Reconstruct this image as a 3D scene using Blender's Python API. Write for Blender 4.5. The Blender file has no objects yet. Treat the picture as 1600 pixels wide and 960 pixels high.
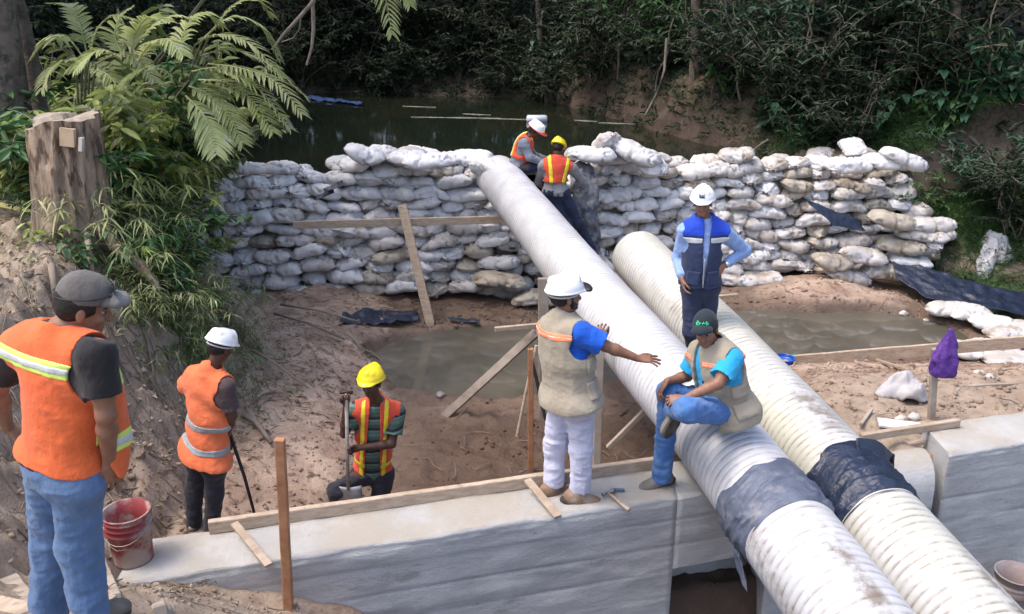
import bpy, bmesh, math, random
import numpy as np
from mathutils import Vector, Matrix
import openvdb

# ------------------------------------------------------------------ camera, sky, sun, exposure
CAM_Z = 3.7
PITCH = math.radians(20.7)
FPX = 1400.0                      # focal length in pixels of a 1600 px wide picture
scene = bpy.context.scene
C = scene.collection
cam_d = bpy.data.cameras.new('camera'); cam = bpy.data.objects.new('camera', cam_d); C.objects.link(cam)
cam.location = (0, 0, CAM_Z); cam.rotation_euler = (math.pi/2 - PITCH, 0, 0)
cam_d.sensor_width = 36; cam_d.lens = 36*FPX/1600; cam_d.clip_start = 0.05; cam_d.clip_end = 2000
scene.camera = cam

SUN_EL, SUN_AZ = math.radians(64), math.radians(258)   # azimuth clockwise from +Y
world = bpy.data.worlds.new('World'); scene.world = world; world.use_nodes = True
wn = world.node_tree
bg = wn.nodes['Background']; sky = wn.nodes.new('ShaderNodeTexSky')
sky.sky_type = 'NISHITA'; sky.sun_disc = False; sky.sun_elevation = SUN_EL; sky.sun_rotation = SUN_AZ
sky.air_density = 1.0; sky.dust_density = 4.0; sky.ozone_density = 1.0
wn.links.new(sky.outputs[0], bg.inputs[0]); bg.inputs[1].default_value = 0.15
sun_d = bpy.data.lights.new('sun', 'SUN'); sun_d.energy = 0.8; sun_d.angle = math.radians(16); sun_d.color = (1, 0.93, 0.84)
sun = bpy.data.objects.new('sun', sun_d); C.objects.link(sun)
sd = Vector((math.sin(SUN_AZ)*math.cos(SUN_EL), math.cos(SUN_AZ)*math.cos(SUN_EL), math.sin(SUN_EL)))
sun.rotation_euler = sd.to_track_quat('Z', 'Y').to_euler()
vs = scene.view_settings
vs.view_transform = 'Standard'; vs.look = 'None'; vs.gamma = 1; vs.use_curve_mapping = False; vs.exposure = 1.28
scene.cycles.use_denoising = True
scene.cycles.max_bounces = 6; scene.cycles.diffuse_bounces = 3; scene.cycles.glossy_bounces = 3
scene.cycles.transmission_bounces = 2; scene.cycles.transparent_max_bounces = 8

# ------------------------------------------------------------------ measuring helpers
cT, sT = math.cos(PITCH), math.sin(PITCH)
def ray(u, v):
    a = (u-800)/FPX; b = -(v-480)/FPX
    return Vector((a, cT + b*sT, -sT + b*cT))
def atz(u, v, z):
    d = ray(u, v); return Vector((0, 0, CAM_Z)) + d*((z-CAM_Z)/d.z)
def aty(u, v, y):
    d = ray(u, v); return Vector((0, 0, CAM_Z)) + d*(y/d.y)
def pix(p):
    dx, dy, dz = p[0], p[1], p[2]-CAM_Z
    t = dy*cT - dz*sT
    return 800+FPX*dx/t, 480-FPX*(dy*sT+dz*cT)/t

rng = random.Random(7)

# ------------------------------------------------------------------ numpy noise
def _hash(ix, iy, iz, seed):
    n = (ix*374761393 + iy*668265263 + iz*2147483647 + seed*974634777) & 0xffffffff
    n = ((n ^ (n >> 13))*1274126177) & 0xffffffff
    n = (n ^ (n >> 16)) & 0xffff
    return n.astype(np.float32)/65535.0
def vnoise(x, y, z=None, seed=0):
    x = np.asarray(x, np.float64); y = np.asarray(y, np.float64)
    z = np.zeros_like(x) if z is None else np.asarray(z, np.float64)
    ix, iy, iz = np.floor(x).astype(np.int64), np.floor(y).astype(np.int64), np.floor(z).astype(np.int64)
    fx, fy, fz = x-ix, y-iy, z-iz
    fx, fy, fz = [f*f*(3-2*f) for f in (fx, fy, fz)]
    r = 0
    for a in (0, 1):
        for b in (0, 1):
            for c in (0, 1):
                w = (fx if a else 1-fx)*(fy if b else 1-fy)*(fz if c else 1-fz)
                r = r + w*_hash(ix+a, iy+b, iz+c, seed)
    return r*2-1
def fbm(x, y, z=None, oct=4, seed=0, gain=0.5):
    r = 0; a = 1.0; f = 1.0
    for o in range(oct):
        r = r + a*vnoise(np.asarray(x)*f, np.asarray(y)*f, None if z is None else np.asarray(z)*f, seed+o*17)
        a *= gain; f *= 2.03
    return r

# ------------------------------------------------------------------ materials
MATS = {}
def nodes_of(m):
    m.use_nodes = True; nt = m.node_tree; return nt, nt.nodes['Principled BSDF']
def mat(name, c1, c2=None, scale=8.0, rough=0.8, bump=0.0, bscale=None, detail=5, lo=0.35, hi=0.65, spec=0.3,
        c3=None, s3=3.0, lo3=0.5, hi3=0.62, objrand=0.0, stretch=None, sss=0.0, transl=0.0, metal=0.0, sheen=0.0, bdist=0.01):
    if name in MATS: return MATS[name]
    m = bpy.data.materials.new(name); nt, b = nodes_of(m); N = nt.nodes; L = nt.links
    b.inputs['Roughness'].default_value = rough
    b.inputs['Specular IOR Level'].default_value = spec
    b.inputs['Metallic'].default_value = metal
    tc = N.new('ShaderNodeTexCoord'); vec = tc.outputs['Object']
    if stretch:
        mp = N.new('ShaderNodeMapping'); mp.inputs['Scale'].default_value = stretch
        L.new(vec, mp.inputs['Vector']); vec = mp.outputs[0]
    if objrand:
        oi = N.new('ShaderNodeObjectInfo'); ad = N.new('ShaderNodeVectorMath'); ad.operation = 'ADD'
        sc = N.new('ShaderNodeMath'); sc.operation = 'MULTIPLY'; sc.inputs[1].default_value = 37.0
        L.new(oi.outputs['Random'], sc.inputs[0]); L.new(vec, ad.inputs[0]); L.new(sc.outputs[0], ad.inputs[1]); vec = ad.outputs[0]
    def rgb(c): return (c[0], c[1], c[2], 1)
    def noise(s, d=detail):
        n = N.new('ShaderNodeTexNoise'); n.inputs['Scale'].default_value = s; n.inputs['Detail'].default_value = d
        n.inputs['Roughness'].default_value = 0.6; L.new(vec, n.inputs['Vector']); return n
    def ramp(src, a, bb):
        r = N.new('ShaderNodeMapRange'); r.inputs['From Min'].default_value = a; r.inputs['From Max'].default_value = bb
        r.interpolation_type = 'SMOOTHSTEP'
        L.new(src, r.inputs['Value']); return r.outputs[0]
    col = None
    if c2 is not None:
        mx = N.new('ShaderNodeMix'); mx.data_type = 'RGBA'
        mx.inputs['A'].default_value = rgb(c1); mx.inputs['B'].default_value = rgb(c2)
        L.new(ramp(noise(scale).outputs['Fac'], lo, hi), mx.inputs['Factor']); col = mx.outputs['Result']
    if c3 is not None:
        mx = N.new('ShaderNodeMix'); mx.data_type = 'RGBA'
        if col: L.new(col, mx.inputs['A'])
        else: mx.inputs['A'].default_value = rgb(c1)
        mx.inputs['B'].default_value = rgb(c3)
        L.new(ramp(noise(s3, 8).outputs['Fac'], lo3, hi3), mx.inputs['Factor']); col = mx.outputs['Result']
    if objrand:
        hs = N.new('ShaderNodeHueSaturation'); mr = N.new('ShaderNodeMapRange')
        mr.inputs['To Min'].default_value = 1-objrand; mr.inputs['To Max'].default_value = 1+objrand
        L.new(oi.outputs['Random'], mr.inputs['Value']); L.new(mr.outputs[0], hs.inputs['Value'])
        if col: L.new(col, hs.inputs['Color'])
        else: hs.inputs['Color'].default_value = rgb(c1)
        col = hs.outputs[0]
    if col: L.new(col, b.inputs['Base Color'])
    else: b.inputs['Base Color'].default_value = rgb(c1)
    if bump:
        bp = N.new('ShaderNodeBump'); bp.inputs['Strength'].default_value = bump; bp.inputs['Distance'].default_value = bdist
        L.new(noise(bscale or scale*3, 6).outputs['Fac'], bp.inputs['Height']); L.new(bp.outputs[0], b.inputs['Normal'])
    if sss:
        b.inputs['Subsurface Weight'].default_value = sss; b.inputs['Subsurface Radius'].default_value = (0.01, 0.004, 0.002)
    if transl:
        tr = N.new('ShaderNodeBsdfTranslucent'); ms = N.new('ShaderNodeMixShader'); ms.inputs[0].default_value = transl
        if col: L.new(col, tr.inputs[0])
        else: tr.inputs[0].default_value = rgb(c1)
        L.new(b.outputs[0], ms.inputs[1]); L.new(tr.outputs[0], ms.inputs[2]); L.new(ms.outputs[0], N['Material Output'].inputs[0])
    if sheen: b.inputs['Sheen Weight'].default_value = sheen
    MATS[name] = m; return m

# ------------------------------------------------------------------ object helpers
def tag(o, label=None, cat=None, group=None, kind=None):
    if label: o['label'] = label
    if cat: o['category'] = cat
    if group: o['group'] = group
    if kind: o['kind'] = kind
    return o
def link(name, me, m=None, parent=None, loc=(0, 0, 0), smooth=False):
    o = bpy.data.objects.new(name, me); C.objects.link(o); o.location = loc
    if m is not None and not me.materials: me.materials.append(m)
    if parent is not None: o.parent = parent
    if smooth: me.shade_smooth()
    return o
def mesh_np(name, V, F):
    me = bpy.data.meshes.new(name)
    V = np.asarray(V, np.float32)
    F = [np.asarray(f, np.int32) for f in (F if isinstance(F, (list, tuple)) and len(F) and isinstance(F[0], np.ndarray) and F[0].ndim == 2 else [np.asarray(F)]) if len(f)]
    me.vertices.add(len(V)); me.vertices.foreach_set('co', V.ravel())
    idx = np.concatenate([f.ravel() for f in F]); tot = np.concatenate([np.full(len(f), f.shape[1], np.int32) for f in F])
    st = np.concatenate([[0], np.cumsum(tot)[:-1]]).astype(np.int32)
    me.loops.add(len(idx)); me.loops.foreach_set('vertex_index', idx.astype(np.int32))
    me.polygons.add(len(tot)); me.polygons.foreach_set('loop_start', st)
    me.update(calc_edges=True); me.validate()
    return me
def empty(name, loc):
    o = bpy.data.objects.new(name, None); C.objects.link(o); o.location = loc; o.empty_display_size = 0.2; return o

class MB:
    """collects simple solids of one part"""
    def __init__(s): s.V = []; s.F = []
    def add(s, V, F):
        n = len(s.V); s.V += [tuple(v) for v in V]; s.F += [tuple(i+n for i in f) for f in F]
    def beam(s, A, B, w, t, up=(0, 0, 1), roll=0, taper=1.0):
        A = Vector(A); B = Vector(B); d = (B-A).normalized(); up = Vector(up)
        x = d.cross(up)
        if x.length < 1e-3: x = d.cross(Vector((0, 1, 0)))
        x.normalize(); z = x.cross(d).normalized()
        if roll: q = Matrix.Rotation(roll, 3, d); x = q @ x; z = q @ z
        n = max(2, int((B-A).length/0.25)+1); c = min(w, t)*0.09; V = []
        for i in range(n):
            p = A.lerp(B, i/(n-1)); k = 1+(taper-1)*i/(n-1)
            e = Vector((0, 0, 0)) if i in (0, n-1) else x*rng.uniform(-.03, .03)*w + z*rng.uniform(-.03, .03)*t
            a, b = w/2*k, t/2*k
            for (sx, sz) in ((-a+c, -b), (a-c, -b), (a, -b+c), (a, b-c), (a-c, b), (-a+c, b), (-a, b-c), (-a, -b+c)):
                V.append(p+e+x*sx+z*sz)
        F = [[i*8+j, i*8+(j+1) % 8, i*8+8+(j+1) % 8, i*8+8+j] for i in range(n-1) for j in range(8)]
        F.append(list(range(7, -1, -1))); F.append([(n-1)*8+j for j in range(8)])
        s.add(V, F)
    def tube(s, pts, rad, n=8, caps=True, jag=0.0):
        pts = [Vector(p) for p in pts]
        if not hasattr(rad, '__len__'): rad = [rad]*len(pts)
        V = []; ref = Vector((0.3, 0.2, 1)).normalized()
        for i, p in enumerate(pts):
            d = (pts[min(i+1, len(pts)-1)]-pts[max(i-1, 0)]).normalized()
            x = d.cross(ref)
            if x.length < .1: x = d.cross(Vector((1, 0, 0)))
            x.normalize(); y = d.cross(x)
            for j in range(n):
                a = 2*math.pi*j/n; r = rad[i]*(1+(rng.uniform(-jag, jag) if jag else 0)); V.append(p+x*math.cos(a)*r+y*math.sin(a)*r)
        F = [[i*n+j, i*n+(j+1) % n, (i+1)*n+(j+1) % n, (i+1)*n+j] for i in range(len(pts)-1) for j in range(n)]
        if caps: F.append(list(range(n-1, -1, -1))); F.append([(len(pts)-1)*n+j for j in range(n)])
        s.add(V, F)
    def build(s, name, m, parent=None, base=(0, 0, 0), smooth=False):
        b = Vector(base); me = bpy.data.meshes.new(name)
        me.from_pydata([tuple(Vector(v)-b) for v in s.V], [], s.F); me.update()
        bm = bmesh.new(); bm.from_mesh(me); bmesh.ops.recalc_face_normals(bm, faces=bm.faces); bm.to_mesh(me); bm.free()
        return link(name, me, m, parent, (0, 0, 0) if parent else tuple(b), smooth)

ORD = ['', 'first', 'second', 'third', 'fourth', 'fifth', 'sixth', 'seventh', 'eighth', 'ninth', 'tenth', 'eleventh', 'twelfth', 'thirteenth',
       'fourteenth', 'fifteenth', 'sixteenth', 'seventeenth', 'eighteenth', 'nineteenth', 'twentieth', 'twenty-first', 'twenty-second',
       'twenty-third', 'twenty-fourth', 'twenty-fifth', 'twenty-sixth', 'twenty-seventh', 'twenty-eighth', 'twenty-ninth', 'thirtieth',
       'thirty-first', 'thirty-second', 'thirty-third', 'thirty-fourth', 'thirty-fifth', 'thirty-sixth', 'thirty-seventh', 'thirty-eighth', 'thirty-ninth', 'fortieth']
# ================================================================== SETTING: terrain, water, wall
def yn(x): return 5.43+0.27*x            # near top edge of the concrete wall
WALL_W = 0.50
def dam_y(x): return np.interp(x, [-7, -5.3, -3, -.1, 1.5, 4, 6, 7.5], [12.4, 12.6, 12.9, 13.15, 13.5, 14.0, 14.15, 14.1])
def dam_top(x): return np.interp(x, [-5.5, -3, -2.7, -2.1, -1.5, -.6, -.3, .1, .2, .9, 1.0, 1.9, 2.4, 4.9, 5.2, 6.4, 6.7, 7.0], [.98, .98, 1.05, 1.24, 1.22, 1.08, .98, .9, .45, .45, 1.12, 1.2, .93, .88, 1.0, 1.02, .6, .0])
def sstep(e0, e1, x):
    t = np.clip((x-e0)/(e1-e0), 0, 1); return t*t*(3-2*t)
def terrain(x, y, fine=True):
    x = np.asarray(x, np.float64); y = np.asarray(y, np.float64)
    s = y-yn(x)
    # pit behind the wall with a sandy apron rising to the left bank
    z = -1.1+0*x
    apron = sstep(-1.15, -2.9, x)
    z = z + apron*np.interp(y, [5, 6.5, 8, 10, 12], [.3, .35, .45, .62, .25])
    # right-hand ground behind wall, sloping to the pond
    rg = sstep(2.3, 3.1, x)*sstep(10.9, 7.2, y)
    z = z + rg*0.95
    z = z + 0.14*sstep(10.4, 10.2, y)*sstep(3.0, 3.4, x)*sstep(7.5, 9, y)
    # mud spit and shallow banks
    z = z + 0.22*np.exp(-(((x-4.9)/1.0)**2+((y-13.2)/.7)**2))
    # ponds
    p1 = ((x+.25)/1.65)**2+((y-10.9)/1.15)**2
    p2 = ((x-4.3)/2.2)**2+((y-11.75)/.95)**2
    nz = fbm(x*.9, y*.9, oct=3, seed=3)*.25
    z = z - 0.28*sstep(1.15, .75, p1+nz) - 0.28*sstep(1.15, .75, p2+nz)
    p3 = ((x-8.4)/1.6)**2+((y-12.3)/.9)**2
    z = z - 0.3*sstep(1.2, .8, p3)
    # dam core
    dy = dam_y(np.clip(x, -5.6, 7.2)); top = dam_top(np.clip(x, -5.4, 6.5))-0.32
    core = sstep(dy+.28, dy+.62, y)*sstep(dy+1.75, dy+1.25, y)*sstep(6.5, 6.1, x)
    up = sstep(dy+1.3, dy+1.8, y)
    z = z*(1-up) + (-.4)*up
    z = z*(1-core) + top*core
    # right / far bank
    yr = np.interp(x, [-30, -10, -6.7, -1.6, .8, 1.7, 3, 4.3, 5.5, 7, 8, 9, 11, 14, 30], [27, 25.5, 24.6, 24.4, 23.2, 21.4, 18.6, 16.3, 15.2, 14.6, 13.75, 12.9, 11.5, 9.5, 6])
    yr = yr + .35*fbm(x*.8, y*.4, oct=3, seed=11)
    d = y-yr
    base = np.where(y > dy+1, .3, -1.0)
    bank = base + np.clip(d*.75, 0, 1.3) + np.clip(d-1.6, 0, 60)*.16
    k = sstep(-.25, .35, d)
    z = z*(1-k) + np.maximum(bank, z)*k
    # left bank
    xl = np.interp(y, [3, 4.6, 5.5, 6.5, 7.5, 9, 10, 11, 12, 13, 15, 17, 23, 60], [-2.35, -2.62, -2.95, -3.05, -2.85, -2.75, -2.9, -3.3, -3.9, -4.6, -5.6, -6.3, -9, -15])
    xl = xl + .16*fbm(x*1.3, y*1.3, oct=3, seed=21)
    dl = xl-x
    lb = z + np.clip(dl*1.45, 0, 1.9)
    lim = np.interp(y, [3, 5, 7, 9, 13, 20], [.95, 1.0, 1.15, 1.3, 1.1, 1.2]) + np.clip(dl-1.4, 0, 50)*.22
    lb = np.minimum(lb, np.maximum(lim, z))
    z = np.where(dl > 0, lb, z)
    # foreground: channel in front of the wall, mound on the left
    fz = np.interp(y, [0, 2.5, 3.4, 4.0, 4.5, 4.85], [1.2, .95, .82, .52, .14, -.1])
    fz = fz - .42*np.clip(x+2.0, 0, 3) - 1.9*np.clip(x+1.05, 0, 3)**1.1
    fz = np.maximum(fz, -1.72)
    lcorner = sstep(-2.45, -3.1, x)
    fg = sstep(.25, .0, s)
    fg = np.where(x < -2.5, sstep(5.35, 4.7, y), fg)
    z = z*(1-fg) + np.maximum(fz, np.where(x < -2.5, lb, -9)*1.0)*fg
    if fine:
        rough = np.where(y < 16, 1.0, 1.6)
        n1 = fbm(x*2.1, y*2.1, oct=4, seed=5)
        n2 = fbm(x*7.5, y*7.5, oct=4, seed=9)
        bankk = sstep(0, .4, dl)*sstep(2.6, 1.6, dl)
        amp = .035+.06*bankk+.02*rg
        wet = np.maximum(sstep(1.15, .8, p1), sstep(1.15, .8, p2))
        clod = sstep(-1.4, -.6, x)*sstep(9.6, 9.2, y)*sstep(2.6, 2.2, x)
        z = z + rough*(n1*amp + n2*(.016+.05*bankk+.022*clod))*(1-.8*wet)
        ridg = 1-np.abs(fbm(x*3.3+.6*n1, y*2.6, oct=4, seed=31))
        z = z + bankk*(ridg-.6)*.20
    # distant ground stays level
    far = sstep(45, 120, np.hypot(x, y))
    return z*(1-far) + 4.0*far
def hz(x, y): return float(terrain(np.array([x]), np.array([y]))[0])

def axis_vals(a, b, step, out, grow=1.35):
    v = list(np.arange(a, b+1e-6, step)); lo = []; st = step; c = a
    while c > -out: st *= grow; c -= st; lo.append(c)
    hi = []; st = step; c = b
    while c < out: st *= grow; c += st; hi.append(c)
    return np.array(lo[::-1]+v+hi)
gx = axis_vals(-7.5, 10, .045, 600); gy = axis_vals(3.0, 17.5, .045, 600, 1.2)
GX, GY = np.meshgrid(gx, gy); GZ = terrain(GX, GY)
nx, ny = len(gx), len(gy)
I = np.arange(nx*ny).reshape(ny, nx)
Q = np.stack([I[:-1, :-1], I[:-1, 1:], I[1:, 1:], I[1:, :-1]], -1).reshape(-1, 4)

def soil_material():
    m = bpy.data.materials.new('soil'); nt, b = nodes_of(m); N = nt.nodes; L = nt.links
    geo = N.new('ShaderNodeNewGeometry'); sp = N.new('ShaderNodeSeparateXYZ'); L.new(geo.outputs['Position'], sp.inputs[0])
    def noise(s, d=6, r=.6, w=0):
        n = N.new('ShaderNodeTexNoise'); n.inputs['Scale'].default_value = s; n.inputs['Detail'].default_value = d
        n.inputs['Roughness'].default_value = r; n.inputs['Distortion'].default_value = w; L.new(geo.outputs['Position'], n.inputs['Vector']); return n.outputs['Fac']
    def mr(src, a, b_, lo=0, hi=1):
        r = N.new('ShaderNodeMapRange'); r.interpolation_type = 'SMOOTHSTEP'
        for k, v in (('From Min', a), ('From Max', b_), ('To Min', lo), ('To Max', hi)): r.inputs[k].default_value = v
        L.new(src, r.inputs['Value']); return r.outputs[0]
    def mth(op, a, b_):
        r = N.new('ShaderNodeMath'); r.operation = op
        for i, q in enumerate((a, b_)):
            if isinstance(q, (int, float)): r.inputs[i].default_value = q
            else: L.new(q, r.inputs[i])
        return r.outputs[0]
    def mix(A, B, f):
        x = N.new('ShaderNodeMix'); x.data_type = 'RGBA'
        for k, q in (('A', A), ('B', B)):
            if isinstance(q, tuple): x.inputs[k].default_value = (*q, 1)
            else: L.new(q, x.inputs[k])
        L.new(f, x.inputs['Factor']); return x.outputs['Result']
    X, Y, Z = sp.outputs
    col = mix((.30, .21, .16), (.46, .35, .275), mr(noise(2.3), .35, .65))
    col = mix(col, (.15, .095, .068), mr(noise(9, 8), .52, .68))
    grey = mix((.26, .20, .15), (.42, .335, .26), mr(noise(5, 8), .3, .7))
    grey = mix(grey, (.11, .08, .06), mr(noise(12, 8, .7, .6), .56, .68))
    bankf = mth('MAXIMUM', mr(mth('ADD', Z, mth('MULTIPLY', noise(1.5), .5)), -.35, .25), 0)
    col = mix(col, grey, bankf)
    # red-brown dug soil in the trench behind the wall
    tr = mth('MULTIPLY', mr(X, -1.5, -.7), mr(mth('ADD', Y, mth('MULTIPLY', noise(2), .8)), 9.8, 9.2))
    tr = mth('MULTIPLY', tr, mr(Z, -.55, -.85))
    dug = mix((.078, .046, .034), (.155, .097, .072), mr(noise(6, 8), .4, .65))
    col = mix(col, dug, tr)
    # forest floor on the far and right banks
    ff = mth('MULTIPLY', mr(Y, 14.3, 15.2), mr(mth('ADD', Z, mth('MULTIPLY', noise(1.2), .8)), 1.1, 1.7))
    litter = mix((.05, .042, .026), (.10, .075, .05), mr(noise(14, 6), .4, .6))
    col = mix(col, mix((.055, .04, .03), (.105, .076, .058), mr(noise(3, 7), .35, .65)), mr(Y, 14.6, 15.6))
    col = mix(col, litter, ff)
    # damp rim round the water
    wet = mr(mth('ADD', Z, mth('MULTIPLY', noise(3), .16)), -.86, -1.0)
    col = mix(col, (.105, .068, .048), mth('MULTIPLY', wet, .75))
    L.new(col, b.inputs['Base Color'])
    rg = mr(mth('ADD', wet, 0), 0, 1, .92, .42); L.new(rg, b.inputs['Roughness']); b.inputs['Specular IOR Level'].default_value = .3
    bp = N.new('ShaderNodeBump'); bp.inputs['Strength'].default_value = .9; bp.inputs['Distance'].default_value = .03
    L.new(noise(24, 9, .7), bp.inputs['Height']); L.new(bp.outputs[0], b.inputs['Normal'])
    return m
M_soil = soil_material()
g = link('ground', mesh_np('ground', np.stack([GX, GY, GZ], -1).reshape(-1, 3), Q), M_soil, smooth=True); tag(g, kind='structure')

def water_mat(name, c1, c2, sc, bump, rough=.03):
    m = mat(name, c1, c2, scale=.8, rough=rough, spec=.5, bump=bump, bscale=sc, detail=3, bdist=.02)
    return m
def sheet(name, x0, x1, y0, y1, z, m, poly=None):
    mb = MB(); P = poly or [(x0, y0), (x1, y0), (x1, y1), (x0, y1)]
    mb.add([(a, b, z) for a, b in P], [tuple(range(len(P)))]); o = mb.build(name, m); tag(o, kind='structure'); return o
M_river = water_mat('river_water', (.010, .016, .011), (.018, .020, .012), 2.2, .12, .04)
M_pond = water_mat('pond_water', (.085, .078, .062), (.125, .112, .09), 1.2, .02, .03)
sheet('river_water', 0, 0, 0, 0, .50, M_river, poly=[(-14, 29), (-14, 14.2), (-5, 14.2), (0, 14.6), (3.5, 15.2), (8, 15.5), (8, 17), (3.5, 24), (0, 29)])
sheet('pond_water', -2.6, 10.3, 9.3, 13.9, -1.16, M_pond)

# ---- concrete wall, two pieces with a notch for the second pipe
def concrete_mat():
    m = bpy.data.materials.new('concrete'); nt, b = nodes_of(m); N = nt.nodes; L = nt.links
    tc = N.new('ShaderNodeTexCoord'); v = tc.outputs['Object']
    def noise(s, d=6, st=None, r=.6):
        n = N.new('ShaderNodeTexNoise'); n.inputs['Scale'].default_value = s; n.inputs['Detail'].default_value = d; n.inputs['Roughness'].default_value = r
        if st: mp = N.new('ShaderNodeMapping'); mp.inputs['Scale'].default_value = st; L.new(v, mp.inputs[0]); L.new(mp.outputs[0], n.inputs['Vector'])
        else: L.new(v, n.inputs['Vector'])
        return n.outputs['Fac']
    def mr(src, a, b_, lo=0, hi=1):
        r = N.new('ShaderNodeMapRange'); r.interpolation_type = 'SMOOTHSTEP'
        for k, q in (('From Min', a), ('From Max', b_), ('To Min', lo), ('To Max', hi)): r.inputs[k].default_value = q
        L.new(src, r.inputs['Value']); return r.outputs[0]
    def mix(A, B, f):
        x = N.new('ShaderNodeMix'); x.data_type = 'RGBA'
        for k, q in (('A', A), ('B', B)):
            if isinstance(q, tuple): x.inputs[k].default_value = (*q, 1)
            else: L.new(q, x.inputs[k])
        L.new(f, x.inputs['Factor']); return x.outputs['Result']
    col = mix((.41, .42, .43), (.54, .545, .55), mr(noise(1.7), .32, .68))
    col = mix(col, (.34, .335, .33), mr(noise(1.8, 9, (1, 1, 2.5), .75), .54, .66))
    col = mix(col, (.22, .21, .20), mr(noise(4, 10, (1, 1, 2.2), .85), .60, .66))
    col = mix(col, (.56, .56, .56), mr(noise(7, 10, (.8, 1, 3), .85), .60, .66))
    col = mix(col, (.46, .45, .44), mr(noise(30, 4), .55, .75))
    col = mix(col, (.16, .15, .14), mr(noise(16, 8, (1, 1, 2.5), .75), .66, .74))
    geo = N.new('ShaderNodeNewGeometry'); sp = N.new('ShaderNodeSeparateXYZ'); L.new(geo.outputs['Normal'], sp.inputs[0])
    dust = N.new('ShaderNodeMath'); dust.operation = 'MULTIPLY'; L.new(mr(sp.outputs[2], .6, .95), dust.inputs[0]); L.new(mr(noise(2.4, 8), .3, .62, .25, .95), dust.inputs[1])
    col = mix(col, (.40, .36, .305), dust.outputs[0])
    L.new(col, b.inputs['Base Color']); b.inputs['Roughness'].default_value = .85; b.inputs['Specular IOR Level'].default_value = .25
    bp = N.new('ShaderNodeBump'); bp.inputs['Strength'].default_value = 1.0; bp.inputs['Distance'].default_value = .018
    L.new(noise(16, 10, (1, 1, 1.8), .8), bp.inputs['Height']); L.new(bp.outputs[0], b.inputs['Normal'])
    return m
M_conc = concrete_mat()
def wall_piece(x0, x1, ztop, zbot, y_off, w, name, label, holes=None):
    """cast block: near face with board marks, worn edges"""
    L_ = x1-x0; n = max(8, int(L_/.045)); prof = []
    zs = list(np.linspace(zbot, ztop-.02, max(6, int((ztop-zbot)/.013))))
    for z in zs: prof.append((0.0, z))
    prof += [(.006, ztop-.006), (.02, ztop)]
    for k in range(1, 8): prof.append((w*k/8, ztop))
    prof += [(w-.02, ztop), (w-.005, ztop-.008), (w, ztop-.03), (w, (ztop+zbot)/2), (w, zbot)]
    V = []; prof = np.array(prof)
    xs = np.linspace(x0, x1, n)
    X = np.repeat(xs, len(prof)); D = np.tile(prof[:, 0], n); Z = np.tile(prof[:, 1], n)
    face = D < .001
    groove = np.zeros_like(Z)
    for gz in (-.20, -.43, -.66, -.9, -1.13, -1.36):
        lev = gz+.012*fbm(X*.6, X*0+gz, oct=2, seed=5)
        groove += 1.5*np.exp(-((Z-lev)/.013)**2)*(.5+.7*vnoise(X*2.5, X*0+gz*7, seed=8)).clip(0, 1)
    bd = .008*np.sin(np.floor((Z+.2)/.23)*5.3)
    off = np.where(face, .006*groove + bd*.4 + .006*fbm(X*3, Z*9, oct=3, seed=2), 0)
    topm = (D > .015) & (D < w-.015) & (Z > ztop-.01)
    Zo = Z + np.where(topm, .010*fbm(X*3, D*5, oct=4, seed=14), 0) + np.where(~face & ~topm, .012*fbm(X*6, D*8, oct=2, seed=15), 0)*(Z > ztop-.04)
    D = D + off + .012*np.where((Z > ztop-.05) & (D < .03), np.abs(fbm(X*8, Z*0, oct=3, seed=19)), 0)
    Y = yn(X)+y_off+D
    base = Vector((x0, yn(x0)+y_off, zbot))
    V = np.stack([X-base.x, Y-base.y, Zo-base.z], -1)
    k = len(prof); I = np.arange(n*k).reshape(n, k)
    Fq = np.stack([I[:-1, :-1], I[1:, :-1], I[1:, 1:], I[:-1, 1:]], -1).reshape(-1, 4)
    me = mesh_np(name, V, Fq)
    bm = bmesh.new(); bm.from_mesh(me); bm.verts.ensure_lookup_table()
    bm.faces.new([bm.verts[i] for i in I[0]][::-1]); bm.faces.new([bm.verts[i] for i in I[-1]])
    bmesh.ops.recalc_face_normals(bm, faces=bm.faces); bm.to_mesh(me); bm.free()
    o = link(name, me, M_conc, None, base); tag(o, label, 'wall'); return o
wall_piece(-2.56, 1.24, 0.0, -1.78, 0, WALL_W, 'concrete_wall', 'long grey concrete wall with board marks that the vest wearers stand on')
wall_piece(1.241, 2.02, 0.0, -.64, 0, WALL_W, 'wall_over_added_opening', 'concrete wall stretch over the opening added for darkness under the left pipe')  # opening below is added to darken the wall foot where only shadow falls
wall_piece(1.25, 2.01, -.643, -1.79, .44, .08, 'added_back_panel', 'added panel keeping daylight out of the opening under the left pipe')  # panel added behind the opening so that it stays dark
wall_piece(3.56, 8.5, 0.0, -1.78, 0, WALL_W, 'concrete_wall', 'blocky concrete wall right of the white pipes, clean grey face')
wall_piece(2.05, 3.50, -.42, -1.78, .02, WALL_W-.04, 'concrete_sill', 'low shaded concrete sill under the right white pipe')
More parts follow.
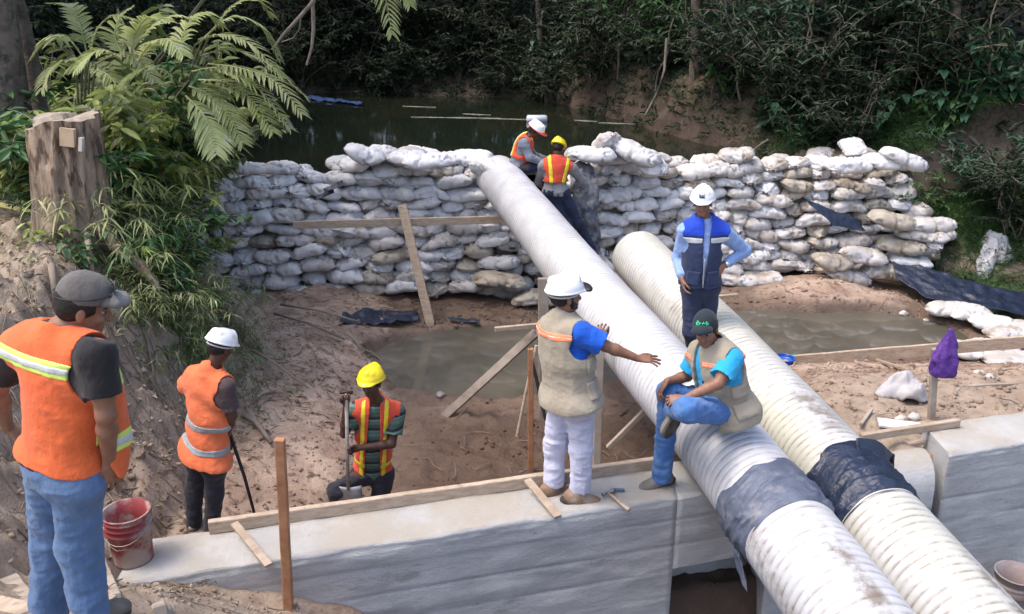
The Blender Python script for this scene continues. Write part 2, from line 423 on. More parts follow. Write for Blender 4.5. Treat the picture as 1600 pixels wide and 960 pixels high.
# rounded concrete collar beside the right wall end
def half_round():
    V = []; F = []; n = 14; L0, L1 = 2.93, 3.43; k = 6
    for i in range(k):
        x = L0+(L1-L0)*i/(k-1)
        ring = []
        for j in range(n):
            a = math.pi*(j/(n-1)); ring.append((x+.02*math.sin(a), 6.38+.27*(x-3.0)-.27*math.cos(a)+.05, -.415+.36*math.sin(a)**.8+.006*rng.uniform(-1, 1)))
        V += ring
    F = [[i*n+j, i*n+j+1, (i+1)*n+j+1, (i+1)*n+j] for i in range(k-1) for j in range(n-1)]
    F += [[i*n+n-1, i*n, (i+1)*n, (i+1)*n+n-1] for i in range(k-1)]
    F += [list(range(n)), [(k-1)*n+j for j in range(n)][::-1]]
    mb = MB(); mb.add(V, F); o = mb.build('concrete_hump', M_conc, None, (3.2, 6.3, -.4), True); tag(o, 'rounded concrete hump tucked between right pipe and wall end', 'concrete block')
    m = o.modifiers.new('e', 'EDGE_SPLIT'); m.split_angle = 1.0
half_round()
# ================================================================== SANDBAGS
def bag_mesh(seed, kind):
    r = np.random.RandomState(seed); nu, nv = 34, 30
    L = .30*(1+r.uniform(-.10, .12)); W = .21*(1+r.uniform(-.1, .1)); H = .108*(1+r.uniform(-.12, .12))
    u = np.linspace(-1, 1, nu); th = np.linspace(0, 2*math.pi, nv, endpoint=False)
    U, T = np.meshgrid(u, th, indexing='ij')
    # end -1 is the sewn end (flat with two ears), end +1 is tied (kind 0) or sewn (kind 1)
    def prof(s, p): return np.clip(1-np.abs(s)**p, 0, 1)
    wl = prof(U, 7)**.5*.93+.07; hl = prof(U, 3.4)**.55*.97+.03
    if kind == 0:
        e = np.clip((U-.25)/.63, 0, 1)
        wl = np.where(U > 0, (1-e**2.1)**.75*.93+.07, wl); hl = np.where(U > 0, (1-e**2.4)**.7*.92+.08, hl)
        fr = np.clip((U-.88)/.12, 0, 1)
        wl += .26*fr**1.2; hl += .22*fr**1.2
        pl = np.sin(T*9+r.uniform(0, 6))*np.clip((U-.3)/.5, 0, 1)*(.13+.25*fr)
        wl = wl*(1+pl); hl = hl*(1+pl)
    ct, st = np.cos(T), np.sin(T)
    x = L*U*(1+.0*T)
    ears = np.exp(-((U+1)/.1)**2)*np.abs(ct)**6*.035
    x = x - ears
    if kind == 1: x = x + np.exp(-((U-1)/.1)**2)*np.abs(ct)**6*.035
    y = W*wl*np.sign(ct)*np.abs(ct)**.8
    z = H*hl*np.sign(st)*np.abs(st)**.85
    z = np.where(z < 0, z*.75, z)
    # slump, fold and creases
    y = y + .05*r.uniform(-1, 1)*np.sin(U*1.7)
    z = z + .03*r.uniform(-1, 1)*U**2 + .02*np.sin(U*2.2+r.uniform(0, 6))
    P = np.stack([x, y, z], -1)
    so = r.uniform(0, 90)
    n = fbm(x*5+so, y*6, z*7+so, oct=3, seed=seed)*.022
    cr = 1-np.abs(fbm(x*4.6+so+.5*n*30, y*6-so, z*6, oct=3, seed=seed+50))
    cr2 = 1-np.abs(fbm(x*9-so, y*12+so, z*10, oct=2, seed=seed+70))
    disp = n - .048*np.clip((cr-.85)/.15, 0, 1)**1.3 - .015*np.clip((cr2-.82)/.18, 0, 1)**1.3
    cen = P*np.array([.55, 0, 0]); dr = P-cen; dr /= np.linalg.norm(dr, axis=-1, keepdims=True)+1e-6
    P = P + dr*disp[..., None]
    V = P.reshape(-1, 3); I = np.arange(nu*nv).reshape(nu, nv)
    J = np.roll(I, -1, axis=1)
    F = np.stack([I[:-1], J[:-1], J[1:], I[1:]], -1).reshape(-1, 4)
    me = mesh_np('sandbag', V, F)
    bm = bmesh.new(); bm.from_mesh(me); bm.verts.ensure_lookup_table()
    bm.faces.new([bm.verts[i] for i in I[0]]); bm.faces.new([bm.verts[i] for i in I[-1]][::-1])
    bmesh.ops.recalc_face_normals(bm, faces=bm.faces); bm.to_mesh(me); bm.free(); me.shade_smooth()
    me.materials.append(None)
    return me
BAGS = [(bag_mesh(i, 0), 0) for i in range(9)] + [(bag_mesh(40+i, 1), 1) for i in range(8)]
def bag_mat(name, c1, c2, dirt, lo3, s3):
    return mat(name, c1, c2, scale=5, rough=.62, bump=.8, bscale=17, c3=dirt, s3=s3, lo3=lo3, hi3=lo3+.16, objrand=.10, spec=.35, bdist=.012)
M_bag = [bag_mat('woven_sack_clean', (.68, .67, .67), (.57, .56, .57), (.42, .37, .31), .60, 3.2),
         bag_mat('woven_sack_dusty', (.58, .56, .56), (.46, .43, .40), (.33, .27, .21), .52, 3.0),
         bag_mat('woven_sack_muddy', (.45, .41, .35), (.36, .31, .25), (.20, .15, .11), .52, 3.5)]
def put_bag(x, y, z, yaw, tilt=0, roll=0, m=0, kind=None, s=1.0, flat=1.0, group='sandbags of the dam'):
    c = [b for b in BAGS if kind is None or b[1] == kind]; me = rng.choice(c)[0]
    o = bpy.data.objects.new('sandbag', me); C.objects.link(o)
    o.location = (x, y, z); o.rotation_euler = (roll, tilt, yaw); o.scale = (s, s, s*flat)
    o.material_slots[0].link = 'OBJECT'; o.material_slots[0].material = M_bag[m]
    o['category'] = 'sandbag'; o['group'] = group
    return o
PIPE1 = [(2.245, 3.0, -.03), (2.043, 4, .10), (1.612, 6, .305), (.815, 9, .501), (.35, 11, .62), (-.163, 13, .786), (-.23, 13.25, .80)]
PIPE2 = [(2.95, 3.0, -.12), (2.772, 4, -.018), (2.337, 6.3, .196), (1.9, 8.3, .36), (1.497, 10.3, .479)]
def pipe_x(P, y): return float(np.interp(y, [p[1] for p in P], [p[0] for p in P]))
def pipe_z(P, y): return float(np.interp(y, [p[1] for p in P], [p[2] for p in P]))
bags = {'left': [], 'right': []}
CH = .180
def lay_dam():
    for c in range(14):
        x = -5.5+rng.uniform(0, .3) + (.25 if c % 2 else 0)
        while x < 6.9:
            zb = -1.02+.04*sstep(2, 5, x)+.10*sstep(5.5, 6.6, x)
            z = zb+.08+CH*c*(1+.03*math.sin(x*1.3)) + rng.uniform(-.02, .02)+.03*math.sin(x*2.1+c*.7)
            end_on = rng.random() < .45
            adv = (.40 if end_on else .545)*rng.uniform(.9, 1.1); xc = x+adv/2
            if z+.1 > dam_top(xc)+rng.uniform(-.04, .07): x += adv; continue
            if x > 6.95-.10*c: x += adv; continue
            yb = float(dam_y(xc))
            yy = yb+.10+.042*c+rng.uniform(-.035, .035)
            px_ = pipe_x(PIPE1, yy)
            if abs(xc-px_) < .42 and z > pipe_z(PIPE1, min(13.2, yy))-.50 and yy < 13.6: x += adv; continue
            last = z+CH+.05 > dam_top(xc)
            right = xc > px_
            pr = rng.random()
            low = c < 5
            if right: m = 0 if (pr < .5 and xc < 2.6) or pr < .22 else (1 if pr < .84 else 2)
            else: m = (0 if pr < .8 else 1) if not low else (0 if pr < .40 else (1 if pr < .8 else 2))
            if last and not right: m = 0
            if last and 5.0 < xc: m = 0 if pr < .5 else 1
            if end_on: yaw = -math.pi/2+rng.uniform(-.35, .35); k = 0 if rng.random() < .8 else 1
            else: yaw = rng.choice([0, math.pi])+rng.uniform(-.22, .22); k = None
            o = put_bag(xc, yy+(.12 if end_on else .02), z, yaw, rng.uniform(-.16, .16), rng.uniform(-.18, .18), m, k, rng.uniform(.93, 1.1), 1.12)
            bags['right' if right else 'left'].append((c, xc, o))
            x += adv*.93
    # second row behind the crest
    x = -3.6
    while x < 6.2:
        adv = rng.uniform(.58, .70); xc = x+adv/2; t = float(dam_top(xc)); yb = float(dam_y(xc))
        if abs(xc+.2) > .5 and not (.1 < xc < 1.0):
            o = put_bag(xc, yb+.98+rng.uniform(-.06, .06), t-.26, rng.choice([0, math.pi, 1.57])+rng.uniform(-.3, .3), rng.uniform(-.12, .12), rng.uniform(-.1, .1), 0 if xc < 0 else 1, None, 1.05, 1.1)
            bags['right' if xc > 0 else 'left'].append((50, xc, o))
        x += adv
lay_dam()
for side in bags:
    rows = {}
    for c, x, o in bags[side]: rows.setdefault(c, []).append((x, o))
    for k, c in enumerate(sorted(rows)):
        for i, (x, o) in enumerate(sorted(rows[c], key=lambda q: q[0])):
            where = 'dam left of pipe' if side == 'left' else 'dam right of pipe'
            if c == 50: o['label'] = f"sandbag {ORD[i+1]} from left in row behind the crest, {where}"
            else: o['label'] = f"sandbag {ORD[i+1]} from left, {ORD[k+1]} course up, {where}"
# bags that stand out
def special(u, v, y, yaw, tilt, roll, m, kind, s, label, flat=1.15, group='loose sandbags'):
    p = aty(u, v, y); o = put_bag(p.x, p.y, p.z, yaw, tilt, roll, m, kind, s, flat, group); o['label'] = label; return o
special(569, 242, 13.15, .15, .30, 0, 0, 1, 1.05, 'long white sandbag lying tilted on the highest point of the left dam')
special(757, 266, 12.95, 2.6, -.25, .9, 0, 0, .95, 'clean white tied sandbag leaning on the upper end of the white pipe', 1.3)
special(640, 248, 13.2, -.3, .1, 0, 0, 0, .95, 'white knotted sandbag beside the tilted top bag on the left dam')
special(668, 252, 13.1, 0.0, .05, 0, 0, 1, 1.1, 'long flat white sandbag near the crest left of the pipe')
special(926, 241, 13.55, 0.1, .08, 0, 0, 1, 1.15, 'plump white sandbag under the upright knotted bag, right of the men')
special(949, 222, 13.7, -1.2, -.5, 0, 1, 0, .9, 'white sandbag standing upright with its knot on top, highest on the dam', 1.5)
special(994, 240, 13.6, -.35, .2, 0, 0, 1, 1.2, 'big smooth white sandbag sloping down to the right of the upright one')
special(1020, 262, 13.6, -1.0, .1, 0, 0, 0, 1.0, 'white sandbag with puckered mouth below the big smooth one')
special(1328, 258, 13.9, .2, -.15, 0, 0, 1, 1.15, 'pale bag with an eared corner on the crest near the dam right end')
special(1385, 252, 13.9, .15, .05, 0, 0, 1, 1.2, 'pale grey sandbag on the crest, second from the dam right end')
special(1412, 250, 13.8, .1, .25, 0, 0, 1, 1.1, 'pale sandbag with pointed ear at the right tip of the crest')
# stepped toe at the right end
for (u, v, m, lab) in ((1395, 345, 2, 'dirty sandbag on the upper step of the toe at the dam right end'), (1440, 368, 1, 'pale sandbag with a pointed corner at the outermost right of the toe'),
                       (1410, 385, 2, 'tan sandbag on the lower step of the toe at the dam right end'), (1350, 400, 1, 'white sandbag low in the toe above the black sheet'),
                       (1300, 410, 2, 'tan sandbag low in the toe beside the mud spit'), (1420, 407, 0, 'bluish white sandbag resting at the end of the black plastic sheet'),
                       (1325, 432, 1, 'flat white sandbag slumped onto the mud in front of the dam'), (1455, 352, 1, 'sandbag propped against the bank beyond the dam right end'), (1380, 425, 1, 'small pale sandbag half sunk in mud by the black sheet')):
    special(u, v, 13.55, rng.choice([0, 3.14])+rng.uniform(-.3, .3), rng.uniform(-.1, .2), rng.uniform(-.1, .1), m, 1, 1.1, lab)
# long bags at the foot of the dam, mid right
for i, (u, v, lab) in enumerate(((1148, 436, 'long muddy white sandbag lying along the pond edge behind the blue vest man'), (1190, 432, 'flattened muddy sandbag at the right end of the pond edge row'),
                                 (800, 455, 'muddy flat sandbag at the dam foot left of the white pipe'), (835, 470, 'brown slumped sandbag at the dam foot touching the pipe'), (780, 438, 'dirty bulging sandbag low in the dam just left of the pipe'))):
    o = special(u, v, 12.9, rng.uniform(-.2, .2), 0, 0, 1 if i < 2 else 2, 1, 1.15, lab, .9)
    if i != 4:
        d = ray(u, v); t = np.arange(8, 20, .01); k_ = int(np.argmax(CAM_Z+d.z*t < terrain(d.x*t, d.y*t, False)+.06)); q_ = Vector((0, 0, CAM_Z))+d*float(t[k_])
        if q_.y > dam_y(q_.x)+.1: q_.y = float(dam_y(q_.x))+.1
        o.location = (q_.x, q_.y, hz(q_.x, q_.y)+.07)
# pile the yellow-helmet man stands on
for i, (x, y, z) in enumerate(((1.0, 12.9, -.9), (1.45, 12.95, -.92), (1.1, 12.95, -.72), (1.5, 13.0, -.73), (1.2, 12.98, -.54))):
    o = put_bag(x, y, z, rng.uniform(-.3, .3), 0, 0, 1, 1, 1.15, 1.1, 'sandbags under the kneeling platform'); o['label'] = f"sandbag stacked behind the pipe under the yellow helmet man, {ORD[i+1]} from bottom"
# line of big flat bags on the right bank
for i, (u, v) in enumerate(((1488, 470), (1520, 478), (1552, 490), (1580, 506), (1612, 500))):
    p = atz(u, v, -.82); o = put_bag(p.x, p.y, max(hz(p.x, p.y)+.08, -.95), rng.uniform(-.7, .1), 0, 0, 1 if i != 2 else 0, 1, 1.0, 1.1, 'sandbags in the row on the right bank')
    o['label'] = f"big muddy white sandbag on the mud beside the black sheet, {ORD[i+1]} from left"
for i, (u, v) in enumerate(((1520, 524), (1556, 520), (1590, 541))):
    p = atz(u, v, -.85); o = put_bag(p.x, p.y, hz(p.x, p.y)+.05, rng.uniform(-.2, .2), 0, 0, 1, 1, 1.15, .7, 'flat sandbags just beyond the long plank')
    o['label'] = f"flattened pale sandbag right behind the long plank on the right, {ORD[i+1]} from left"

# ================================================================== PIPES
def pipe_material():
    m = bpy.data.materials.new('ribbed_pvc'); nt, b = nodes_of(m); N = nt.nodes; L = nt.links
    tc = N.new('ShaderNodeTexCoord'); v = tc.outputs['Object']
    def noise(s, d=6, r=.6):
        n = N.new('ShaderNodeTexNoise'); n.inputs['Scale'].default_value = s; n.inputs['Detail'].default_value = d; n.inputs['Roughness'].default_value = r
        L.new(v, n.inputs['Vector']); return n.outputs['Fac']
    def mr(src, a, b_, lo=0, hi=1):
        r = N.new('ShaderNodeMapRange'); r.interpolation_type = 'SMOOTHSTEP'
        for k, q in (('From Min', a), ('From Max', b_), ('To Min', lo), ('To Max', hi)): r.inputs[k].default_value = q
        L.new(src, r.inputs['Value']); return r.outputs[0]
    def mix(A, B, f):
        x = N.new('ShaderNodeMix'); x.data_type = 'RGBA'
        for k, q in (('A', A), ('B', B)):
            if isinstance(q, tuple): x.inputs[k].default_value = (*q, 1)
            else: L.new(q, x.inputs[k])
        L.new(f, x.inputs['Factor']); return x.outputs['Result']
    at = N.new('ShaderNodeAttribute'); at.attribute_name = 'brown_mask'
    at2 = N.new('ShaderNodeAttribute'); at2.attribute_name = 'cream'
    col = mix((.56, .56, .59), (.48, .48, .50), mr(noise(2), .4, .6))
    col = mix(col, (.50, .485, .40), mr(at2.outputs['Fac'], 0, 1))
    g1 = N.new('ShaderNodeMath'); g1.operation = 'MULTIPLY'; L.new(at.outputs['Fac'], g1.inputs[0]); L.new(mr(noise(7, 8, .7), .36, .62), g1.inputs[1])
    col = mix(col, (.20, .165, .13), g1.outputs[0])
    col = mix(col, (.38, .33, .27), mr(noise(13, 8, .75), .67, .73))
    L.new(col, b.inputs['Base Color']); b.inputs['Roughness'].default_value = .42; b.inputs['Specular IOR Level'].default_value = .4
    bp = N.new('ShaderNodeBump'); bp.inputs['Strength'].default_value = .25; bp.inputs['Distance'].default_value = .01
    L.new(noise(18), bp.inputs['Height']); L.new(bp.outputs[0], b.inputs['Normal'])
    return m
M_pipe = pipe_material()
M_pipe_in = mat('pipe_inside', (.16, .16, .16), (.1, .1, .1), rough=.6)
def make_pipe(name, label, P, y0, y1, cream, ribh=.013, smooth_far=None, R_=.32, seed=0):
    """open ribbed tube, ribs every 6 cm; far stretch of the first pipe has shallower ribs"""
    P = np.array(P); ys = P[:, 1]
    dense = np.linspace(y0, y1, 40); cx = np.interp(dense, ys, P[:, 0]); cz = np.interp(dense, ys, P[:, 2])
    k = np.ones(5)/5
    def sm(a): b = np.concatenate([2*a[0]-a[1:3][::-1], a, 2*a[-1]-a[-3:-1][::-1]]); return np.convolve(b, k, 'valid')
    cx, cz = sm(cx), sm(cz)
    n = int((y1-y0)*1.02/.0095); Y = np.linspace(y0, y1, n); X = np.interp(Y, dense, cx); Z = np.interp(Y, dense, cz)
    ctr = np.stack([X, Y, Z], -1); d = np.gradient(ctr, axis=0); d /= np.linalg.norm(d, axis=1)[:, None]
    s = np.concatenate([[0], np.cumsum(np.linalg.norm(np.diff(ctr, axis=0), axis=1))])
    side = np.cross(d, [0, 0, 1.]); side /= np.linalg.norm(side, axis=1)[:, None]; up = np.cross(side, d)
    na = 72; A = np.linspace(0, 2*math.pi, na, endpoint=False)
    S, AA = np.meshgrid(s, A, indexing='ij')
    ph = (S/.065+AA/(2*math.pi)) % 1.0                        # spiral rib
    rib = np.clip(np.abs(ph-.5)*2, 0, 1); h = sstep(.05, .38, rib)
    amp = np.full(n, ribh)
    if smooth_far is not None: amp = ribh*(1-.55*sstep(smooth_far-1.6, smooth_far+.6, Y))
    rr = R_-amp[:, None]*(1-h) + .004*fbm(S*1.2, np.cos(AA)*1.2, np.sin(AA)*1.2, oct=3, seed=seed)
    V = ctr[:, None]+side[:, None]*(np.cos(AA)*rr)[..., None]+up[:, None]*(np.sin(AA)*rr)[..., None]
    base = ctr[0].copy()
    Vv = (V-base).reshape(-1, 3); I = np.arange(n*na).reshape(n, na); J = np.roll(I, -1, 1)
    F = np.stack([I[:-1], J[:-1], J[1:], I[1:]], -1).reshape(-1, 4)
    me = mesh_np(name, Vv, F); me.shade_smooth()
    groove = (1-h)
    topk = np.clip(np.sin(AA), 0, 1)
    gr = groove*(.75+.5*cream*(.5+.5*np.sin(AA*1-.6))) + .9*np.clip(vnoise(S*.9, np.cos(AA)*2.2, np.sin(AA)*2, seed=seed+3)*2.1-.45, 0, 1)*sstep((5.6 if cream < .5 else 9.8), (4.4 if cream < .5 else 7.5), Y[:, None])  # mud patches on the near stretch, plus browner rib grooves
    gr = gr + .5*np.clip(-np.sin(AA)-.1, 0, 1)  # browner towards the underside
    a = me.attributes.new('brown_mask', 'FLOAT', 'POINT'); a.data.foreach_set('value', np.clip(gr, 0, 1).astype(np.float32).ravel())
    cr = np.clip(cream+.35*fbm(S*.6, np.cos(AA), np.sin(AA), oct=2, seed=seed+9), 0, 1)
    a = me.attributes.new('cream', 'FLOAT', 'POINT'); a.data.foreach_set('value', cr.astype(np.float32).ravel())
    root = link(name, me, M_pipe, None, tuple(base)); tag(root, label, 'pipe', 'white ribbed diversion pipes')
    # inner wall and rim
    mb = MB(); pts = ctr[::12]; V2 = []
    R2 = R_-.025; idx = list(range(0, n, 12)); idx = idx if idx[-1] == n-1 else idx+[n-1]
    for i in idx:
        for a_ in np.linspace(0, 2*math.pi, 36, endpoint=False): V2.append(tuple(ctr[i]+side[i]*math.cos(a_)*R2+up[i]*math.sin(a_)*R2))
    F2 = [[i*36+j, (i+1)*36+j, (i+1)*36+(j+1) % 36, i*36+(j+1) % 36] for i in range(len(idx)-1) for j in range(36)]
    mb.add(V2, F2)
    for e in (0, n-1):
        Vr = []
        for a_ in np.linspace(0, 2*math.pi, 36, endpoint=False):
            for q in (R2, R_-.004): Vr.append(tuple(ctr[e]+side[e]*math.cos(a_)*q+up[e]*math.sin(a_)*q))
        mb.add(Vr, [[2*j, 2*j+1, (2*j+3) % 72, (2*j+2) % 72] for j in range(36)])
    mb.build('inner_wall', M_pipe_in, root, base, True)
    return root, ctr, side, up, s
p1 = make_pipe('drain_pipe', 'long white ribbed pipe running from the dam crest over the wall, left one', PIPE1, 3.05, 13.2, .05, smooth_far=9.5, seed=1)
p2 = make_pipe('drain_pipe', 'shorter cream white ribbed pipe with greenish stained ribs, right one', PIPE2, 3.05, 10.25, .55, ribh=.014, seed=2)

M_tarp = mat('black_plastic', (.012, .018, .036), (.022, .032, .062), scale=6, rough=.34, bump=.9, bscale=9, spec=.5, c3=(.10, .10, .11), s3=9, lo3=.66, hi3=.75, bdist=.03)
M_tarp_grey = mat('dusty_plastic', (.075, .09, .135), (.12, .14, .19), scale=5, rough=.5, bump=.8, bscale=8, spec=.45, c3=(.22, .22, .24), s3=7, lo3=.52, hi3=.72, bdist=.03)
M_tarp_drape = mat('muddy_plastic', (.10, .105, .125), (.16, .16, .17), scale=7, rough=.5, bump=.7, bscale=10, spec=.4, c3=(.035, .045, .08), s3=6, lo3=.5, hi3=.62, bdist=.03)
def collar(P, ya, yb, m, label, seed, flap):
    Y = np.linspace(ya, yb, 46); P = np.array(P); X = np.interp(Y, P[:, 1], P[:, 0]); Z = np.interp(Y, P[:, 1], P[:, 2])
    ctr = np.stack([X, Y, Z], -1); d = ctr[-1]-ctr[0]; d /= np.linalg.norm(d); side = np.cross(d, [0, 0, 1.]); side /= np.linalg.norm(side); up = np.cross(side, d)
    A = np.linspace(0, 2*math.pi, 120, endpoint=False); T, AA = np.meshgrid(np.linspace(0, 1, 46), A, indexing='ij')
    sk = .05*np.sin(AA+seed)+.03*np.sin(2*AA+seed*2)+.012*np.sin(7*AA)                 # edges run unevenly round the pipe
    tt = T*(1+0*AA)
    folds = 1-np.abs(fbm(T*4.5+.5*np.sin(AA+seed)+.3*np.sin(3*AA), np.cos(AA)*.8, np.sin(AA)*.8, oct=4, seed=seed))
    R_ = .329+.024*np.clip((folds-.62)/.38, 0, 1)**2.2+.004*fbm(T*9, np.cos(AA)*3, np.sin(AA)*3, oct=3, seed=seed+5)+.006*np.sin(T*math.pi)
    R_ = np.maximum(R_, .326)
    edge = np.minimum(T, 1-T); R_ = np.where(edge < .03, .318, R_)
    V = ctr[:, None]+d*(sk*(T+.3))[..., None]*(1)+side*(np.cos(AA)*R_)[..., None]+up*(np.sin(AA)*R_)[..., None]
    V = V.reshape(-1, 3); I = np.arange(46*120).reshape(46, 120); J = np.roll(I, -1, 1)
    F = np.stack([I[:-1], J[:-1], J[1:], I[1:]], -1).reshape(-1, 4)
    base = ctr[23]; me = mesh_np('plastic_wrap', V-base, F); me.shade_smooth()
    o = link('plastic_wrap', me, m, None, tuple(base)); tag(o, label, 'plastic wrap', 'plastic wraps over the pipe joints')
    if flap:
        fl = cloth(flap, m, 'loose_flap', o, base, 22, 14, .03, seed)
    return o
def cloth(P, m, name, parent, base, nu=30, nv=20, amp=.04, seed=0, label=None, thick=.006, freq=2.2):
    """crumpled sheet through a grid of control points P[row][col]"""
    P = np.array([[list(q) for q in r] for r in P], float); R0, C0 = P.shape[:2]
    def res(a, n, axis):
        xs = np.linspace(0, a.shape[axis]-1, n); i = np.minimum(xs.astype(int), a.shape[axis]-2); f = xs-i; f = f*f*(3-2*f)*.4+f*.6
        a0 = np.take(a, i, axis); a1 = np.take(a, i+1, axis); sh = [1]*a.ndim; sh[axis] = n; return a0+(a1-a0)*f.reshape(sh)
    G = res(res(P, nu, 0), nv, 1)
    du = np.gradient(G, axis=0); dv = np.gradient(G, axis=1); nn = np.cross(du, dv); nn /= np.linalg.norm(nn, axis=-1, keepdims=True)+1e-9
    q = 1-np.abs(fbm(G[..., 0]*freq+seed, G[..., 1]*freq, G[..., 2]*freq, oct=4, seed=seed)); dsp = amp*(q-.6)+amp*.5*fbm(G[..., 0]*9, G[..., 1]*9, G[..., 2]*9, oct=2, seed=seed+4)
    G = G+nn*dsp[..., None]
    I = np.arange(nu*nv).reshape(nu, nv); F = np.stack([I[:-1, :-1], I[:-1, 1:], I[1:, 1:], I[1:, :-1]], -1).reshape(-1, 4)
    base = np.array(base, float); me = mesh_np(name, (G-base).reshape(-1, 3), F); me.shade_smooth()
    o = link(name, me, m, parent, (0, 0, 0) if parent else tuple(base), True)
    s = o.modifiers.new('thick', 'SOLIDIFY'); s.thickness = thick
    if label: tag(o, label[0], label[1])
    return o
collar(PIPE1, 4.97, 5.44, M_tarp_grey, 'dusty blue-grey plastic wrapped round the left pipe at its joint', 3, [[(1.51, 4.98, .05), (1.50, 5.2, .03)], [(1.53, 4.95, -.08), (1.52, 5.15, -.10)], [(1.56, 4.93, -.20), (1.56, 5.05, -.18)]])
collar(PIPE2, 5.22, 5.74, M_tarp, 'dark navy plastic bunched round the right pipe at its joint', 6, [[(2.48, 5.64, .47), (2.62, 5.70, .43), (2.76, 5.72, .34)], [(2.50, 5.74, .52), (2.66, 5.82, .46), (2.84, 5.84, .33)], [(2.56, 5.80, .44), (2.70, 5.86, .38), (2.86, 5.86, .22)]])

N_BAGS = sum(1 for o in C.objects if o.name.startswith("sandbag")); print("BAGS", N_BAGS)
# ================================================================== TIMBER AND SITE THINGS
M_wood = mat('sawn_wood', (.36, .27, .195), (.46, .37, .285), scale=3, rough=.75, bump=.4, bscale=6, stretch=(3, 3, 14), c3=(.22, .16, .115), s3=4, lo3=.56, hi3=.72, bdist=.004, objrand=.10)
M_woodg = mat('weathered_wood', (.27, .22, .18), (.36, .31, .26), scale=4, rough=.85, bump=.5, bscale=12, c3=(.13, .10, .075), s3=3, lo3=.55, hi3=.72, bdist=.005, objrand=.12)
M_woodr = mat('reddish_stake_wood', (.33, .15, .075), (.42, .22, .12), scale=9, rough=.7, bump=.5, bscale=26, c3=(.20, .09, .05), s3=7, lo3=.55, hi3=.7, bdist=.004)
M_bark = mat('bark', (.10, .08, .065), (.17, .14, .115), scale=7, rough=.95, bump=1.0, bscale=18, c3=(.055, .055, .045), s3=8, lo3=.5, hi3=.66, bdist=.02)
def plank(A, B, w, t, label, m=None, name='wooden_plank', cat='plank', up=(0, 0, 1), group=None, roll=0, point=False):
    A = Vector(A); B = Vector(B); mb = MB(); 
    mb.beam(A, B, w, t, up, roll)
    if point:
        d = (B-A).normalized(); mb.beam(B, B+d*.12, w, t, up, roll, taper=.15)
    o = mb.build(name, m or M_wood, None, A); tag(o, label, cat, group)
    bv = o.modifiers.new('worn', 'BEVEL'); bv.width = .003; bv.segments = 1
    return o
def pz(u, v, z): return atz(u, v, z)
# long formwork plank on the back edge of the wall
A = pz(333, 838, .045); B = pz(1035, 733, .045)
plank((-2.12, yn(-2.12)+.46, .048), (1.22, yn(1.22)+.44, .050), .05, .098, 'long pale formwork plank on edge along the back of the concrete wall', up=(0, 0, 1))
plank(pz(366, 818, .11), pz(420, 884, .02), .055, .022, 'short batten laid slanting across the wall, left near the stake')
plank(pz(824, 750, .11), pz(872, 808, .02), .06, .022, 'short batten laid slanting across the wall beside the tan boots')
s0 = pz(447, 938, hz(-1.47, 4.76)); 
plank((s0.x, s0.y, hz(s0.x, s0.y)-.25), aty(437, 686, s0.y-.04), .062, .05, 'tall reddish wooden stake standing in the dirt before the wall', M_woodr, 'wooden_stake', 'stake', up=(0, 1, 0))
# boards bottom left
def gpt(u, v, lift=.03, z0=0):
    d = ray(u, v); t = np.arange(3, 30, .01); z = CAM_Z+d.z*t; h = terrain(d.x*t, d.y*t, False); i = np.argmax(z < h+lift); return Vector((d.x*t[i], d.y*t[i], z[i]))
def gboard(u0, v0, u1, v1, w, t, label, m=None, lift=.03, z0=.5, l1=None, **k):
    return plank(gpt(u0, v0, lift, z0), gpt(u1, v1, lift if l1 is None else l1, z0), w, t, label, m, **k)
gboard(5, 905, 38, 962, .16, .03, 'grey board end lying on the ground left of the blue jeans', M_woodg)
gboard(160, 880, 182, 935, .05, .05, 'dark leaning batten between the jeans and the red bucket', M_woodg, lift=.10, l1=.03)
gboard(224, 900, 250, 955, .07, .05, 'short thick batten on the mound below the red bucket', M_woodg, lift=.05)
gboard(243, 912, 262, 958, .04, .03, 'thin short batten lying against the thick one on the mound', M_woodg, lift=.04)
gboard(90, 925, 175, 940, .07, .03, 'pale board lying behind the jeans on the ground', M_wood)
gboard(-10, 944, 70, 962, .10, .04, 'pale thick board at the very bottom left corner', M_wood)
# boards on the dam
plank(aty(458, 352, 12.55), aty(788, 343, 12.85), .04, .115, 'long horizontal board held against the front of the left dam')
plank(aty(628, 320, 12.65), aty(672, 505, 12.0), .13, .04, 'diagonal board leaning over the horizontal one, foot in the mud', up=(0, 1, 0.2), point=True)
# framing by the left pipe
plank(aty(660, 683, 9.3), aty(838, 520, 8.9), .04, .10, 'diagonal brace board rising from the mud to the pipe support', M_woodg, up=(0, .5, 1))
plank(aty(773, 515, 8.8), aty(850, 508, 8.9), .04, .05, 'pale board end nailed to the pipe support post, upper one')
plank(aty(850, 655, 8.7), aty(849, 435, 8.75), .11, .06, 'upright grey post of the pipe support behind the beige vest', M_woodg, 'wooden_post', 'post', up=(0, 1, 0))
plank(aty(829, 742, 8.0), aty(829, 545, 8.0), .055, .045, 'narrow reddish stake standing behind the wall left of the beige vest', M_woodr, 'wooden_stake', 'stake', up=(0, 1, 0))
mb = MB(); mb.tube([aty(808, 682, 8.4), aty(822, 612, 8.42), aty(838, 540, 8.45)], .017, jag=.1); tag(mb.build('bamboo_pole', M_wood, None, aty(808, 682, 8.4)), 'thin pale pole leaning beside the reddish stake', 'pole')
mb = MB(); mb.tube([aty(852, 655, 8.0), aty(838, 590, 8.0), aty(826, 545, 8.0)], .018, jag=.15); tag(mb.build('iron_bar', mat('dark_iron', (.05, .045, .04), rough=.6), None, aty(852, 655, 8.0)), 'dark iron bar leaning on the narrow stake', 'bar')
plank(aty(932, 735, 7.3), aty(938, 520, 7.35), .075, .055, 'upright grey post behind the beige vest man, reddish at its top', M_woodg, 'wooden_post', 'post', up=(0, 1, 0))
